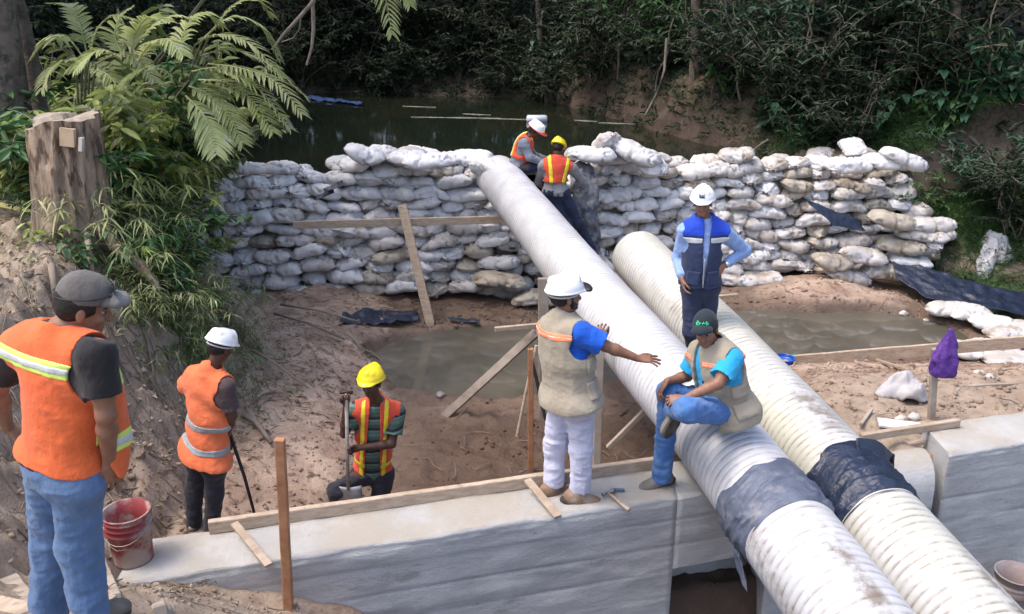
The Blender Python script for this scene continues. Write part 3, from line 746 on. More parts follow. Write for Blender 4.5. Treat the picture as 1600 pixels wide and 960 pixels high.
plank(aty(1046, 520, 9.0), aty(1048, 490, 9.0), .12, .10, 'short block of wood standing between the two pipes', M_wood, 'wooden_block', 'block', up=(0, 1, 0))
plank(aty(1010, 640, 7.6), aty(950, 700, 7.6), .05, .05, 'shaded brace under the left pipe', M_woodg)
plank(aty(1120, 464, 9.7), aty(1152, 461, 9.9), .05, .03, 'small pale board end poking out by the right pipe')
# right-hand ground
plank(aty(1228, 566, 10.1), aty(1625, 532, 10.15), .04, .16, 'very long brown plank on edge holding the mud on the right', M_wood)
plank(pz(1345, 684, .03), pz(1498, 660, .05), .05, .07, 'pale plank resting on the corner of the right wall')
gboard(1372, 660, 1440, 668, .16, .02, 'flat white painted offcut lying behind the plank on the right', mat('white_board', (.62, .63, .66), (.5, .5, .52), rough=.5), lift=.03, z0=-.2)
for i, (a, b, c, d, lab) in enumerate(((1398, 700, 1445, 690, 'short pale board in the gap by the right pipe, topmost'), (1402, 712, 1448, 706, 'thin pale strip in the gap by the right pipe, middle'), (1404, 722, 1430, 717, 'short dark board in the gap by the right pipe, lowest'))):
    plank(aty(a, b, 6.75), aty(c, d, 6.8), .05, .035, lab, M_wood if i < 2 else M_woodg)
gboard(1368, 562, 1418, 578, .05, .03, 'short pale stick on the mud beyond the white sack', M_wood, z0=-.5)
gboard(1495, 605, 1590, 600, .035, .03, 'thin dry branch lying on the mud at the far right', M_woodg, z0=-.4)
gboard(632, 600, 668, 545, .10, .03, 'half sunk grey board in the pond below the leaning plank', M_woodg, lift=.02, z0=-1.14)
gboard(1345, 664, 1362, 640, .03, .03, 'thin stub stick near the white sack', M_woodg, lift=.03, z0=-.3)

# stake with the purple bag
sp = gpt(1457, 655, 0, -.3)
plank((sp.x, sp.y, sp.z-.1), aty(1461, 545, sp.y), .06, .05, 'grey stake with a purple bag hung over its top', M_woodg, 'wooden_stake', 'stake', up=(0, 1, 0))
M_purple = mat('purple_plastic', (.085, .03, .21), (.13, .05, .28), scale=7, rough=.65, bump=1.0, bscale=14, spec=.3, c3=(.045, .016, .12), s3=9, lo3=.52, hi3=.66, bdist=.02)
def lumpy(name, prof, m, base, label, cat, seed=0, amp=.03, nv=40, squash=(1, 1), freq=9, parent=None, pleat=0.0):
    """closed crumpled solid of revolution: prof = [(z, r), ...]"""
    z = np.array([p[0] for p in prof]); r = np.array([p[1] for p in prof]); n = 36
    t = np.linspace(0, len(prof)-1, n); zz = np.interp(t, range(len(prof)), z); rr = np.interp(t, range(len(prof)), r)
    A = np.linspace(0, 2*math.pi, nv, endpoint=False); Z, AA = np.meshgrid(zz, A, indexing='ij'); R_ = np.repeat(rr[:, None], nv, 1)
    x, y = np.cos(AA)*R_, np.sin(AA)*R_
    q = 1-np.abs(fbm(x*freq+seed, y*freq, Z*freq, oct=4, seed=seed)); k = 1+0*R_
    k = k + (amp*(q-.7)*3)/.12 + pleat*np.sin(AA*7+Z*9)*.5
    x, y = x*k*squash[0], y*k*squash[1]; Z = Z+amp*.5*fbm(x*freq, y*freq+seed, Z*freq, oct=2, seed=seed+3)
    V = np.stack([x, y, Z], -1).reshape(-1, 3); I = np.arange(n*nv).reshape(n, nv); J = np.roll(I, -1, 1)
    F = np.stack([I[:-1], J[:-1], J[1:], I[1:]], -1).reshape(-1, 4)
    me = mesh_np(name, V, F); bm = bmesh.new(); bm.from_mesh(me); bm.verts.ensure_lookup_table()
    bm.faces.new([bm.verts[i] for i in I[0]][::-1]); bm.faces.new([bm.verts[i] for i in I[-1]]); bm.to_mesh(me); bm.free(); me.shade_smooth()
    o = link(name, me, m, parent, (0, 0, 0) if parent else tuple(base)); 
    if label: tag(o, label, cat)
    return o
pb = aty(1472, 590, sp.y-.06)
lumpy('carrier_bag', [(0, .03), (.015, .10), (.07, .125), (.18, .125), (.28, .09), (.37, .062), (.43, .03), (.47, .022)], M_purple, pb, 'crumpled purple plastic bag hanging over the grey stake', 'bag', 4, .014, squash=(.95, .6), pleat=.16, nv=84, freq=8)
M_sack = mat('empty_sack', (.44, .42, .43), (.34, .32, .32), scale=6, rough=.6, bump=.7, bscale=14, c3=(.27, .23, .2), s3=6, lo3=.55, hi3=.7)
def mound_sheet(u0, v0, u1, v1, hgt, m, name, label, cat, seed, n=34):
    a = gpt((u0+u1)/2, (v0+v1)/2, 0, -.3); w = abs(gpt(u1, v1, 0, -.3).x-gpt(u0, v1, 0, -.3).x)/2; d = w*.8
    U, Vv = np.meshgrid(np.linspace(-1, 1, n), np.linspace(-1, 1, n), indexing='ij'); r = np.sqrt(U**2+Vv**2); th = np.arctan2(Vv, U)
    R2 = 1+.22*np.sin(3*th+seed)+.12*np.sin(5*th+2*seed); X = a.x+U*w*R2; Y = a.y+Vv*d*R2
    q = 1-np.abs(fbm(X*5+seed, Y*5, oct=4, seed=seed, gain=.42)); Z = np.array(terrain(X, Y, False))+.02+hgt*np.clip(1-r**2.2*.9, 0, 1)**.7*(.55+.6*np.clip((q-.4)*1.5, 0, 1))
    P = np.stack([X-a.x, Y-a.y, Z-a.z], -1); I = np.arange(n*n).reshape(n, n); F = np.stack([I[:-1, :-1], I[1:, :-1], I[1:, 1:], I[:-1, 1:]], -1).reshape(-1, 4)
    keep = (r[:-1, :-1] < 1.12).ravel(); me = mesh_np(name, P.reshape(-1, 3), F[keep]); o = link(name, me, m, None, tuple(a), True); tag(o, label, cat)
    s = o.modifiers.new('thick', 'SOLIDIFY'); s.thickness = .006; return o
mound_sheet(1372, 590, 1446, 652, .24, M_sack, 'empty_sack', 'crumpled empty whitish sack lying on the mud by the purple bag', 'sack', 5)
mound_sheet(1520, 385, 1580, 415, .30, mat('white_red_plastic', (.66, .64, .66), (.55, .2, .17), scale=5, lo=.6, hi=.66, rough=.4, bump=.5), 'litter_bag', 'white plastic bag with red print caught on the right bank', 'bag', 9)

# ---- buckets
def bucket(name, label, loc, m, h=.37, r0=.125, r1=.15, handle=True, rib=1.0):
    n = 48
    prof = [(r0-.012, .004), (r0, 0), (r0, .012)]
    z = .012
    for zz, rr in ((z_, r1-.010+(r_-r1+.010)*rib if z_ < .35 and r_ > r1 else r_) for z_, r_ in ((.24, r1-.014), (.245, r1+.004), (.253, r1+.004), (.258, r1-.010), (.285, r1-.008), (.29, r1+.006), (.298, r1+.006), (.303, r1-.008), (.328, r1-.006), (.333, r1+.007), (.341, r1+.007), (.346, r1-.005), (h-.006, r1-.003), (h-.004, r1+.006), (h, r1+.004), (h, r1-.008), (.20, r1-.02), (.012, r0-.008), (.010, 0.001))):
        prof.append((rr, zz*h/.37))
    V = [(r*math.cos(2*math.pi*j/n), r*math.sin(2*math.pi*j/n), zz) for r, zz in prof for j in range(n)]
    F = [[i*n+j, i*n+(j+1) % n, (i+1)*n+(j+1) % n, (i+1)*n+j] for i in range(len(prof)-1) for j in range(n)]
    me = bpy.data.meshes.new('bucket_body'); me.from_pydata(V, [], F); me.update()
    root = empty(name, loc); o = link('bucket_body', me, m, root, smooth=True)
    mb = MB(); mb.add([((r1-.012)*math.cos(a*.26), (r1-.012)*math.sin(a*.26), h*.42+.008*math.sin(a*2.1)) for a in range(24)]+[(0, 0, h*.42)], [[i, (i+1) % 24, 24] for i in range(24)])
    mb.build('dried_mortar', mat('mortar', (.26, .22, .19), (.36, .32, .28), scale=12, rough=.95, bump=.6), root, smooth=True)
    if handle:
        mb = MB(); mb.tube([(-(r1+.008), 0, h*.9)]+[((r1+.014)*math.cos(math.pi-a), -(r1+.03)*math.sin(a)*.9, h*.9-.13*math.sin(a)) for a in np.linspace(.15, math.pi-.15, 12)]+[(r1+.008, 0, h*.9)], .0035, 6)
        mb.build('handle', mat('wire', (.25, .24, .23), rough=.5, metal=.6), root, smooth=True)
    tag(root, label, 'bucket', 'plastic buckets'); return root
M_bred = mat('red_bucket_plastic', (.21, .03, .035), (.27, .055, .055), scale=5, rough=.6, bump=.3, c3=(.33, .25, .22), s3=4.5, lo3=.42, hi3=.56)
M_bfade = mat('faded_bucket_plastic', (.24, .19, .19), (.30, .26, .26), scale=5, rough=.7, bump=.3, c3=(.30, .26, .25), s3=5, lo3=.45, hi3=.6)
bp_ = pz(202, 884, .01); bpl = bucket('bucket', 'muddy red bucket standing at the left end of the concrete wall', (bp_.x, bp_.y+.08, .012), M_bred)
q = aty(1588, 900, 6.18); bucket('bucket', 'faded pink bucket below the right wall at the picture corner', (q.x, q.y, q.z-.40), M_bfade, .40, .13, .165, False, 0.0)
# ledge under that bucket
b2 = MB(); b2.beam((q.x-.5, q.y+.0, q.z-.47), (q.x+1.6, q.y+.45, q.z-.47), .7, .12); o = b2.build('concrete_footing', M_conc, None, (q.x, q.y, q.z-.5)); tag(o, 'low concrete footing under the faded bucket', 'footing')
# blue tub and green strip by the plank
q = aty(1226, 553, 9.86); q.z = hz(q.x, q.y)+.02; bl = bucket('tub', 'small bright blue tub on the mud at the end of the long plank', (q.x, q.y, q.z-.02), mat('blue_plastic', (.02, .09, .42), (.03, .12, .5), rough=.35), .14, .10, .125, False)
cloth([[(gpt(1240, 553, .04, -.9)), (gpt(1280, 548, .06, -.9))], [gpt(1228, 560, .01, -.9), gpt(1283, 554, .02, -.9)]], mat('green_plastic', (.02, .22, .13), (.03, .3, .2), rough=.5), 'plastic_strip', None, gpt(1250, 555, 0, -.9), 16, 10, .04, 3, ('crumpled green plastic strip beside the blue tub', 'plastic strip'))

# ---- hammer on the wall
hp0, hp1 = pz(950, 770, .03), pz(983, 797, .02); root = empty('hammer', hp0)
mb = MB(); mb.tube([hp0, hp0.lerp(hp1, .5), hp1], [.011, .013, .017], 10); mb.build('handle', M_wood, root, hp0, True)
mb = MB(); d = (hp1-hp0).normalized(); sd_ = Vector((-d.y, d.x, 0)).normalized(); mb.tube([hp0-sd_*.05+Vector((0, 0, .0)), hp0-sd_*.03, hp0+sd_*.03, hp0+sd_*.035, hp0+sd_*.062], [.016, .012, .012, .019, .019], 10); mb.build('head', mat('steel', (.2, .21, .23), rough=.4, metal=.7), root, hp0, True)
mb = MB(); mb.beam(hp0+sd_*.06+Vector((.0, .02, -.005)), hp0+sd_*.06+Vector((.08, .03, -.015)), .03, .008); mb.build('claw', mat('steel_blue', (.12, .18, .28), rough=.4, metal=.5), root, hp0)
tag(root, 'wooden-handled hammer lying on the wall between the two pairs of boots', 'hammer')

# ---- plastic sheets around the dam
cloth([[aty(1258, 312, 13.45), aty(1300, 330, 13.4), aty(1345, 345, 13.4)], [aty(1262, 318, 13.4), aty(1302, 352, 13.25), aty(1352, 362, 13.3)]], M_tarp, 'plastic_sheet', None, aty(1300, 340, 13.4), 20, 16, .05, 2, ('black plastic flap sticking out of the right part of the dam', 'plastic sheet'))
cloth([[aty(1393, 404, 13.6), aty(1440, 415, 13.3), aty(1500, 438, 13.0), aty(1560, 450, 12.8), aty(1640, 466, 12.7)],
       [aty(1396, 420, 13.3), aty(1450, 452, 12.8), aty(1520, 462, 12.6), aty(1570, 470, 12.5), aty(1640, 484, 12.4)],
       [aty(1400, 436, 13.1), aty(1450, 468, 12.6), aty(1520, 478, 12.35), aty(1570, 485, 12.2), aty(1640, 500, 12.1)]], M_tarp, 'plastic_sheet', None, aty(1500, 450, 12.8), 30, 50, .05, 7, ('long black plastic sheet lying across the mud to the right edge', 'plastic sheet'), freq=1.5)
cloth([[gpt(535, 492, .05, -1), gpt(585, 482, .06, -1), gpt(650, 486, .05, -1)], [gpt(530, 506, .03, -1), gpt(590, 508, .05, -1), gpt(655, 502, .02, -1)]], M_tarp, 'plastic_sheet', None, gpt(590, 495, 0, -1), 20, 30, .07, 4, ('dark blue crumpled sheet on the mud at the foot of the left dam', 'plastic sheet'))
cloth([[aty(700, 494, 12.2), aty(745, 500, 12.1)], [aty(704, 500, 12.1), aty(750, 505, 12.0)]], M_tarp, 'plastic_scrap', None, aty(725, 500, 12.1), 12, 16, .03, 5, ('thin dark plastic scrap right of the leaning plank foot', 'plastic scrap'))
cloth([[aty(888, 262, 13.55), aty(905, 256, 13.6), aty(925, 262, 13.6)], [aty(893, 290, 13.15), aty(908, 288, 13.1), aty(934, 290, 13.2)], [aty(898, 330, 12.98), aty(916, 330, 12.9), aty(936, 335, 12.98)], [aty(905, 365, 12.9), aty(920, 368, 12.85), aty(938, 372, 12.9)], [aty(912, 394, 12.9), aty(926, 398, 12.85), aty(938, 396, 12.9)]], M_tarp_drape, 'plastic_sheet', None, aty(915, 330, 13), 60, 34, .09, 8, ('muddy dark plastic sheet hanging down the dam behind the yellow helmet man', 'plastic sheet'), freq=3)
# dark scraps between left bags
for i, (u, v, lab) in enumerate(((505, 300, 'thin dark plastic scrap squeezed between bags high on the left dam'), (520, 288, 'bent dark plastic strip peeking under a white bag, high on the left dam'), (862, 600, 'dark scrap hanging on the pipe support'))):
    if i < 2: cloth([[aty(u-14, v+8, 12.9), aty(u+16, v-6, 12.95)], [aty(u-12, v+14, 12.85), aty(u+18, v+2, 12.9)]], M_tarp, 'plastic_scrap', None, aty(u, v, 12.9), 10, 12, .03, 20+i, (lab, 'plastic scrap'))

# ---- floating things upstream
q = pz(838, 188, .53); mb = MB(); mb.tube([(q.x-.22, q.y, .55), (q.x-.20, q.y, .55), (q.x+.22, q.y+.02, .55), (q.x+.25, q.y+.02, .55)], [.05, .09, .09, .04], 12); mb.build('floating_drum', mat('pale_plastic', (.55, .6, .66), rough=.4), None, (q.x, q.y, .5), True)
tag(bpy.context.scene.objects['floating_drum'], 'pale blue plastic jug floating on the river behind the sitting man', 'jug')
q0, q1 = pz(482, 153, .53), pz(566, 163, .53)
cloth([[q0+Vector((0, .15, .04)), q0.lerp(q1, .5)+Vector((0, .15, .05)), q1+Vector((0, .12, .02))], [q0+Vector((0, -.15, .0)), q0.lerp(q1, .5)+Vector((0, -.15, .0)), q1+Vector((0, -.12, 0))]], mat('blue_sheet', (.02, .05, .16), (.06, .10, .22), rough=.4), 'floating_sheet', None, q0, 14, 30, .05, 9, ('blue plastic sheet floating on the river behind the palm leaves', 'plastic sheet'))
for i, (u, v, w, lab) in enumerate(((655, 166, 26, 'thin pale foam line on the river left of centre'), (712, 183, 70, 'long pale floating scum streak behind the sitting man'), (790, 185, 40, 'pale scum streak touching the floating jug'), (745, 178, 22, 'short floating streak beyond the long one'), (965, 192, 30, 'pale litter floating near the right bank'), (915, 188, 18, 'small pale litter floating by the far mud bank'))):
    a = pz(u-w, v, .508); b = pz(u+w, v+2, .508); mb = MB(); n = 14
    V = []
    for k in range(n):
        p = a.lerp(b, k/(n-1)); hw = .09*math.sin(math.pi*(k+.3)/(n-.4))*rng.uniform(.5, 1.2)+.01
        V += [(p.x, p.y-hw, .506), (p.x, p.y, .516), (p.x, p.y+hw*rng.uniform(.5, 1.2), .506)]
    mb.add(V, [[3*k+j, 3*k+3+j, 3*k+4+j, 3*k+1+j] for k in range(n-1) for j in (0, 1)]); tag(mb.build('scum_streak', mat('foam', (.12, .12, .10), (.20, .20, .17), scale=6, rough=.8), None, a), lab, 'foam streak', 'streaks floating on the river')

# ---- rocks
def rock(p, s, label=None, parent=None, m=None, seed=0):
    bm = bmesh.new(); bmesh.ops.create_icosphere(bm, subdivisions=3, radius=1)
    for v in bm.verts:
        c = v.co; n = float(fbm(c.x*1.2+seed, c.y*1.2, c.z*1.2, oct=3, seed=seed)); v.co = Vector((c.x*s*1.15, c.y*s*.95, c.z*s*.72))*(1+.28*n)
    me = bpy.data.meshes.new('rock'); bm.to_mesh(me); bm.free(); me.shade_smooth(); o = link('rock', me, m or M_rock, None, tuple(p)); tag(o, label, 'rock', 'stones on the mud'); return o
M_rock = mat('stone', (.22, .20, .19), (.31, .29, .27), scale=6, rough=.9, bump=.5)
M_rockw = mat('pale_stone', (.50, .47, .44), (.4, .37, .34), scale=9, rough=.9, bump=.5)
for i, (u, v, s, mm, lab) in enumerate(((807, 612, .11, 0, 'grey round rock in the mud right of the diagonal brace'), (688, 617, .05, 0, 'small rock at the pond edge by the brace board'), (1357, 494, .055, 1, 'white stone beside the pond, right one of a pair'), (1340, 494, .04, 1, 'white stone beside the pond, left one of a pair'), (1412, 490, .06, 1, 'largest white stone near the row of big bags'), (1447, 501, .04, 1, 'white stone just below the big bags'), (1381, 504, .035, 1, 'small white stone in the mud, midway along the pond edge'), (1530, 583, .05, 1, 'pale stone near the purple bag, left one'), (1546, 590, .05, 1, 'pale stone near the purple bag, right one'), (1408, 655, .045, 1, 'pale stone between the sack and the wall, left'), (1428, 652, .05, 1, 'pale stone between the sack and the stake'), (1195, 428, .05, 1, 'pale round stone under the long muddy bag'))):
    p = gpt(u, v, .02, -.7); rock(p, s, lab, m=(M_rockw if mm else M_rock), seed=i)
# loose clods and gravel: uncountable
def scatter_clods():
    r = np.random.RandomState(5); V = []; F = []; ico = bmesh.new(); bmesh.ops.create_icosphere(ico, subdivisions=1, radius=1); iv = np.array([v.co[:] for v in ico.verts]); fi = np.array([[v.index for v in f.verts] for f in ico.faces]); ico.free()
    zones = [(-1.6, 2.2, 6.3, 9.6, 600, .006, .034), (-2.9, -1.4, 5.6, 11, 900, .010, .03), (-4.2, -2.7, 4.6, 9.5, 1000, .012, .045), (2.6, 6.2, 7.3, 10.1, 900, .012, .04), (3.0, 7.0, 10.1, 13.4, 500, .012, .04), (-2.6, -.8, 4.0, 4.95, 500, .008, .025), (-2.5, 1, 11.9, 12.9, 400, .01, .04)]
    k = 0
    for (x0, x1, y0, y1, n, a, b) in zones:
        x = r.uniform(x0, x1, n); y = r.uniform(y0, y1, n); z = terrain(x, y)
        for i in range(n):
            if 0 < y[i]-yn(x[i])+.02 < .54: continue
            s = a*(b/a)**(r.rand()**2.2); R3 = Matrix.Rotation(r.uniform(0, 6.28), 3, Vector(r.normal(size=3)).normalized()); P = iv*(1+.35*r.uniform(-1, 1, (len(iv), 1)))*[1, .8, .65]*s
            V.append((np.array(R3) @ P.T).T+[x[i], y[i], z[i]+s*.3]); F.append(fi+k*len(iv)); k += 1
    me = mesh_np('soil_clods', np.concatenate(V), np.concatenate(F)); o = link('soil_clods', me, M_soil); tag(o, 'loose clods and gravel strewn over the mud', 'gravel', kind='stuff')
scatter_clods()
def scatter_twigs():
    mb = MB(); r = rng
    zones = [(-4.3, -2.6, 5.0, 9.5, 420), (-3.2, -1.6, 8.5, 11.8, 170), (-3.5, .3, 11.9, 12.8, 150), (2.8, 6.6, 7.4, 13.2, 90), (-1.4, 2, 6.4, 9.5, 70), (-2.5, -1.0, 4.0, 4.9, 50)]
    for (x0, x1, y0, y1, n) in zones:
        for _ in range(n):
            x, y = r.uniform(x0, x1), r.uniform(y0, y1); a = r.uniform(0, 6.28); L_ = r.uniform(.06, .42)*(1.3 if r.random() < .15 else .8); p = []
            for k in range(4):
                xx, yy = x+math.cos(a)*L_*k/3, y+math.sin(a)*L_*k/3; a += r.uniform(-.3, .3); p.append((xx, yy, hz(xx, yy)+.012+r.uniform(0, .03)))
            if 0 < y-yn(x) < .55: continue
            w = r.uniform(.002, .0065); mb.tube(p, [w, w, w*.8, w*.4], 5, False)
    o = mb.build('twig_litter', mat('dead_twig', (.26, .21, .165), (.14, .10, .075), scale=3, rough=.9), None, (0, 0, 0), True); tag(o, 'dead twigs and root bits strewn over the ground', 'twigs', kind='stuff')
scatter_twigs()
def scatter_dry_leaves():
    V = []; F = []; r = np.random.RandomState(8); k = 0
    zones = [(-4.6, -2.9, 6.5, 10, 700), (-4.6, -2.7, 4.8, 7, 160), (-2.9, -1.6, 8.5, 11.5, 120), (6.6, 9.5, 12.5, 17, 900), (-6.5, -4.2, 7, 13, 1500)]
    for (x0, x1, y0, y1, n) in zones:
        x = r.uniform(x0, x1, n); y = r.uniform(y0, y1, n); z = terrain(x, y)+r.uniform(.005, .03, n); a = r.uniform(0, 6.28, n); s = r.uniform(.012, .042, n)
        for i in range(n):
            c, q_ = math.cos(a[i]), math.sin(a[i]); L_ = s[i]*1.6; w = s[i]*.45; h1, h2 = r.uniform(-.01, .025, 2)
            V += [(x[i]-c*L_, y[i]-q_*L_, z[i]), (x[i]-q_*w, y[i]+c*w, z[i]+h1), (x[i]+c*L_, y[i]+q_*L_, z[i]+h2), (x[i]+q_*w, y[i]-c*w, z[i]+h2)]; F.append([k, k+1, k+2, k+3]); k += 4
    o = link('leaf_litter', mesh_np('leaf_litter', V, F), mat('dry_leaf', (.30, .24, .17), (.17, .12, .08), scale=9, rough=.8, lo=.45, hi=.55)); tag(o, 'dry fallen leaves on the banks', 'leaf litter', kind='stuff')
scatter_dry_leaves()
# ================================================================== PLANTS
NR = np.random.RandomState(77)
def unit(a): return a/(np.linalg.norm(a, axis=-1, keepdims=True)+1e-9)
def leaf_batch(P, D, N, L_, W, fold=.25, droop=.15):
    """n folded pointed leaves -> verts (n*7), quads"""
    P, D, N = [np.asarray(a, float) for a in (P, D, N)]; D = unit(D); S = unit(np.cross(D, N)); N = unit(np.cross(S, D)); n = len(P)
    L_ = np.broadcast_to(L_, n)[:, None]; W = np.broadcast_to(W, n)[:, None]
    dn = np.array([0, 0, -1.])
    a = P; c1 = P+D*L_*.38-N*W*fold*.5+dn*L_*droop*.2; c2 = P+D*L_*.72-N*W*fold*.5+dn*L_*droop*.6; tip = P+D*L_+dn*L_*droop*1.3
    l1 = P+D*L_*.36+S*W*.5+N*W*fold+dn*L_*droop*.2; r1 = P+D*L_*.36-S*W*.5+N*W*fold+dn*L_*droop*.2
    l2 = P+D*L_*.7+S*W*.38+N*W*fold*.6+dn*L_*droop*.6; r2 = P+D*L_*.7-S*W*.38+N*W*fold*.6+dn*L_*droop*.6
    V = np.stack([a, c1, c2, tip, l1, l2, r1, r2], 1).reshape(-1, 3); k = (np.arange(n)*8)[:, None]
    F4 = np.concatenate([k+np.array([[1, 4, 5, 2]]), k+np.array([[1, 2, 7, 6]])]); F3 = np.concatenate([k+np.array([[0, 4, 1]]), k+np.array([[0, 1, 6]]), k+np.array([[2, 5, 3]]), k+np.array([[2, 3, 7]])])
    return V, F4, F3
class Leaves:
    def __init__(s): s.V = []; s.F4 = []; s.F3 = []; s.n = 0
    def add(s, *a, **k):
        V, F4, F3 = leaf_batch(*a, **k); s.V.append(V); s.F4.append(F4+s.n); s.F3.append(F3+s.n); s.n += len(V)
    def mesh(s, name): return mesh_np(name, np.concatenate(s.V), [np.concatenate(s.F4), np.concatenate(s.F3)])
def leafmat(name, c1, c2, r=.5, tr=.25, rnd=.25, c3=None, scale=3.0, lo3=.6):
    return mat(name, c1, c2, scale=scale, rough=r, spec=.35, transl=tr, objrand=rnd, lo=.35, hi=.65, c3=c3, s3=6, lo3=lo3, hi3=lo3+.06, detail=2)
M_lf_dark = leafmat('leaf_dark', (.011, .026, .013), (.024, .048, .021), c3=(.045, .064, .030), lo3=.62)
M_lf_mid = leafmat('leaf_mid', (.035, .095, .03), (.07, .155, .05), c3=(.14, .17, .08))
M_lf_teal = leafmat('leaf_bluegreen', (.028, .075, .04), (.05, .12, .065), c3=(.10, .16, .10))
M_lf_brt = leafmat('leaf_bright', (.27, .36, .08), (.42, .47, .18), tr=.35, c3=(.55, .55, .38), lo3=.58)  # sunshine on the thicket put into this leaf colour
M_lf_cane = leafmat('leaf_cane', (.11, .18, .055), (.24, .29, .11), c3=(.30, .30, .18), lo3=.56)
M_lf_pale = leafmat('leaf_palm', (.27, .32, .12), (.40, .43, .20), tr=.35, c3=(.42, .44, .30), lo3=.58)  # frond colour lightened to stand in for direct sun
M_lf_dry = leafmat('leaf_withered', (.22, .19, .14), (.12, .10, .07), tr=.1)
M_grass = leafmat('grass_blades', (.04, .10, .03), (.085, .17, .05), c3=(.16, .19, .09))
M_stem = mat('green_stem', (.10, .11, .06), (.17, .15, .09), scale=6, rough=.8, objrand=.2)
M_twig = mat('grey_twig', (.16, .135, .11), (.25, .21, .17), scale=6, rough=.9, objrand=.2)
M_vine = mat('pale_liana', (.20, .17, .13), (.13, .105, .08), scale=6, rough=.9, objrand=.3)

def bent(p0, d0, L_, n=7, wob=.15, droop=0.0, r=rng):
    p = [Vector(p0)]; d = Vector(d0).normalized()
    for i in range(n-1):
        d = (d+Vector((r.uniform(-wob, wob), r.uniform(-wob, wob), r.uniform(-wob, wob)*.5-droop*(i/n)))).normalized(); p.append(p[-1]+d*L_/(n-1))
    return p
def plant_pair(kind, stemmb, lv, sm, lm):
    sme = bpy.data.meshes.new('stem'); sme.from_pydata(stemmb.V, [], stemmb.F); sme.update(); sme.shade_smooth(); sme.materials.append(sm)
    lme = lv.mesh('foliage'); lme.materials.append(lm); return sme, lme
# --- variants
def v_shrub(seed, h=2.0, nst=9, ll=.13, lw=.05, per=26, lm=None, spread=.55):
    r = random.Random(seed); mb = MB(); lv = Leaves()
    for i in range(nst):
        a = r.uniform(0, 6.28); p = bent((r.uniform(-.12, .12), r.uniform(-.12, .12), -.1), (math.cos(a)*spread, math.sin(a)*spread, 1), h*r.uniform(.6, 1.1), 9, .16, .25, r)
        mb.tube(p, [.012*(1-.08*k) for k in range(9)], 5, False)
        br = []
        for k in range(2, 9):
            for _ in range(2):
                b = r.uniform(0, 6.28); q = bent(p[k], (math.cos(b), math.sin(b), r.uniform(-.1, .7)), h*.24, 4, .2, .4, r); mb.tube(q, [.004, .003, .003, .002], 4, False); br.append(q)
        P = []; D = []
        for q in br:
            for _ in range(per//2):
                t = r.uniform(0.15, 3); j = min(2, int(t)); P.append(q[j].lerp(q[j+1], t-j)); b = r.uniform(0, 6.28); D.append(Vector((math.cos(b), math.sin(b), r.uniform(-.7, .3))))
        n = len(P); lv.add(P, D, np.array([[0, 0, 1]]*n)+NR.normal(0, .35, (n, 3)), ll*NR.uniform(.6, 1.25, n), lw*NR.uniform(.7, 1.2, n))
    return plant_pair('shrub', mb, lv, M_twig, lm)
def v_broad(seed, h=1.2, nst=6, ll=.34, lw=.17, lm=None):
    r = random.Random(seed); mb = MB(); lv = Leaves()
    for i in range(nst):
        a = r.uniform(0, 6.28); p = bent((0, 0, -.1), (math.cos(a)*.5, math.sin(a)*.5, 1), h*r.uniform(.6, 1.1), 7, .14, .1, r); mb.tube(p, [.013, .012, .011, .01, .008, .006, .004], 6, False)
        P = []; D = []
        for k in range(2, 7):
            for _ in range(2 if k < 6 else 4): b = r.uniform(0, 6.28); P.append(p[k]); D.append(Vector((math.cos(b), math.sin(b), r.uniform(-.35, .35))))
        n = len(P); lv.add(P, D, np.array([[0, 0, 1]]*n)+NR.normal(0, .25, (n, 3)), ll*NR.uniform(.55, 1.15, n), lw*NR.uniform(.8, 1.2, n), fold=.12, droop=.35)
    return plant_pair('broad', mb, lv, M_stem, lm)
def v_cane(seed, h=1.5, nst=16, lm=None, ll=.24, lw=.022, spread=.6, per=26):
    r = random.Random(seed); mb = MB(); lv = Leaves()
    for i in range(nst):
        a = r.uniform(0, 6.28); s = r.uniform(.1, spread); p = bent((r.uniform(-.15, .15), r.uniform(-.15, .15), -.1), (math.cos(a)*s, math.sin(a)*s, 1), h*r.uniform(.55, 1.15), 11, .07, .45, r)
        mb.tube(p, [.006*(1-.06*k) for k in range(11)], 5, False); P = []; D = []
        for _ in range(per):
            t = r.uniform(2, 9.99); j = int(t); q = p[j].lerp(p[j+1], t-j); b = r.uniform(0, 6.28); dd = (p[j+1]-p[j]).normalized(); P.append(q); D.append(dd*r.uniform(.1, .9)+Vector((math.cos(b), math.sin(b), r.uniform(-.3, .2))))
        n = len(P); lv.add(P, D, np.array([[0, 0, 1]]*n)+NR.normal(0, .3, (n, 3)), ll*NR.uniform(.6, 1.3, n), lw*NR.uniform(.8, 1.3, n), fold=.1, droop=.45)
    return plant_pair('cane', mb, lv, M_stem, lm)
def v_crown(seed, R_=(2.6, 2.3, 1.8), nleaf=5200, ll=.16, lw=.075):
    r = np.random.RandomState(seed); nc = 38; cen = unit(r.normal(size=(nc, 3)))*r.uniform(.35, 1, (nc, 1))**.6*np.array(R_)
    k = r.randint(0, nc, nleaf); o = r.normal(0, 1, (nleaf, 3)); o = unit(o)*r.uniform(.2, 1, (nleaf, 1))**.5*np.array([.62, .62, .34])*r.uniform(.6, 1.3, (nc, 1))[k]
    P = cen[k]+o; D = o*np.array([1, 1, .3])+r.normal(0, .4, (nleaf, 3))-[0, 0, .25]; N = np.array([[0, 0, 1.]])+r.normal(0, .45, (nleaf, 3))
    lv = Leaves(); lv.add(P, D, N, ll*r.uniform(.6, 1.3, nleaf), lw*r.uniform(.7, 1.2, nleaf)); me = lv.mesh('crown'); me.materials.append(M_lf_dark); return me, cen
CROWNS = [v_crown(i) for i in range(5)]
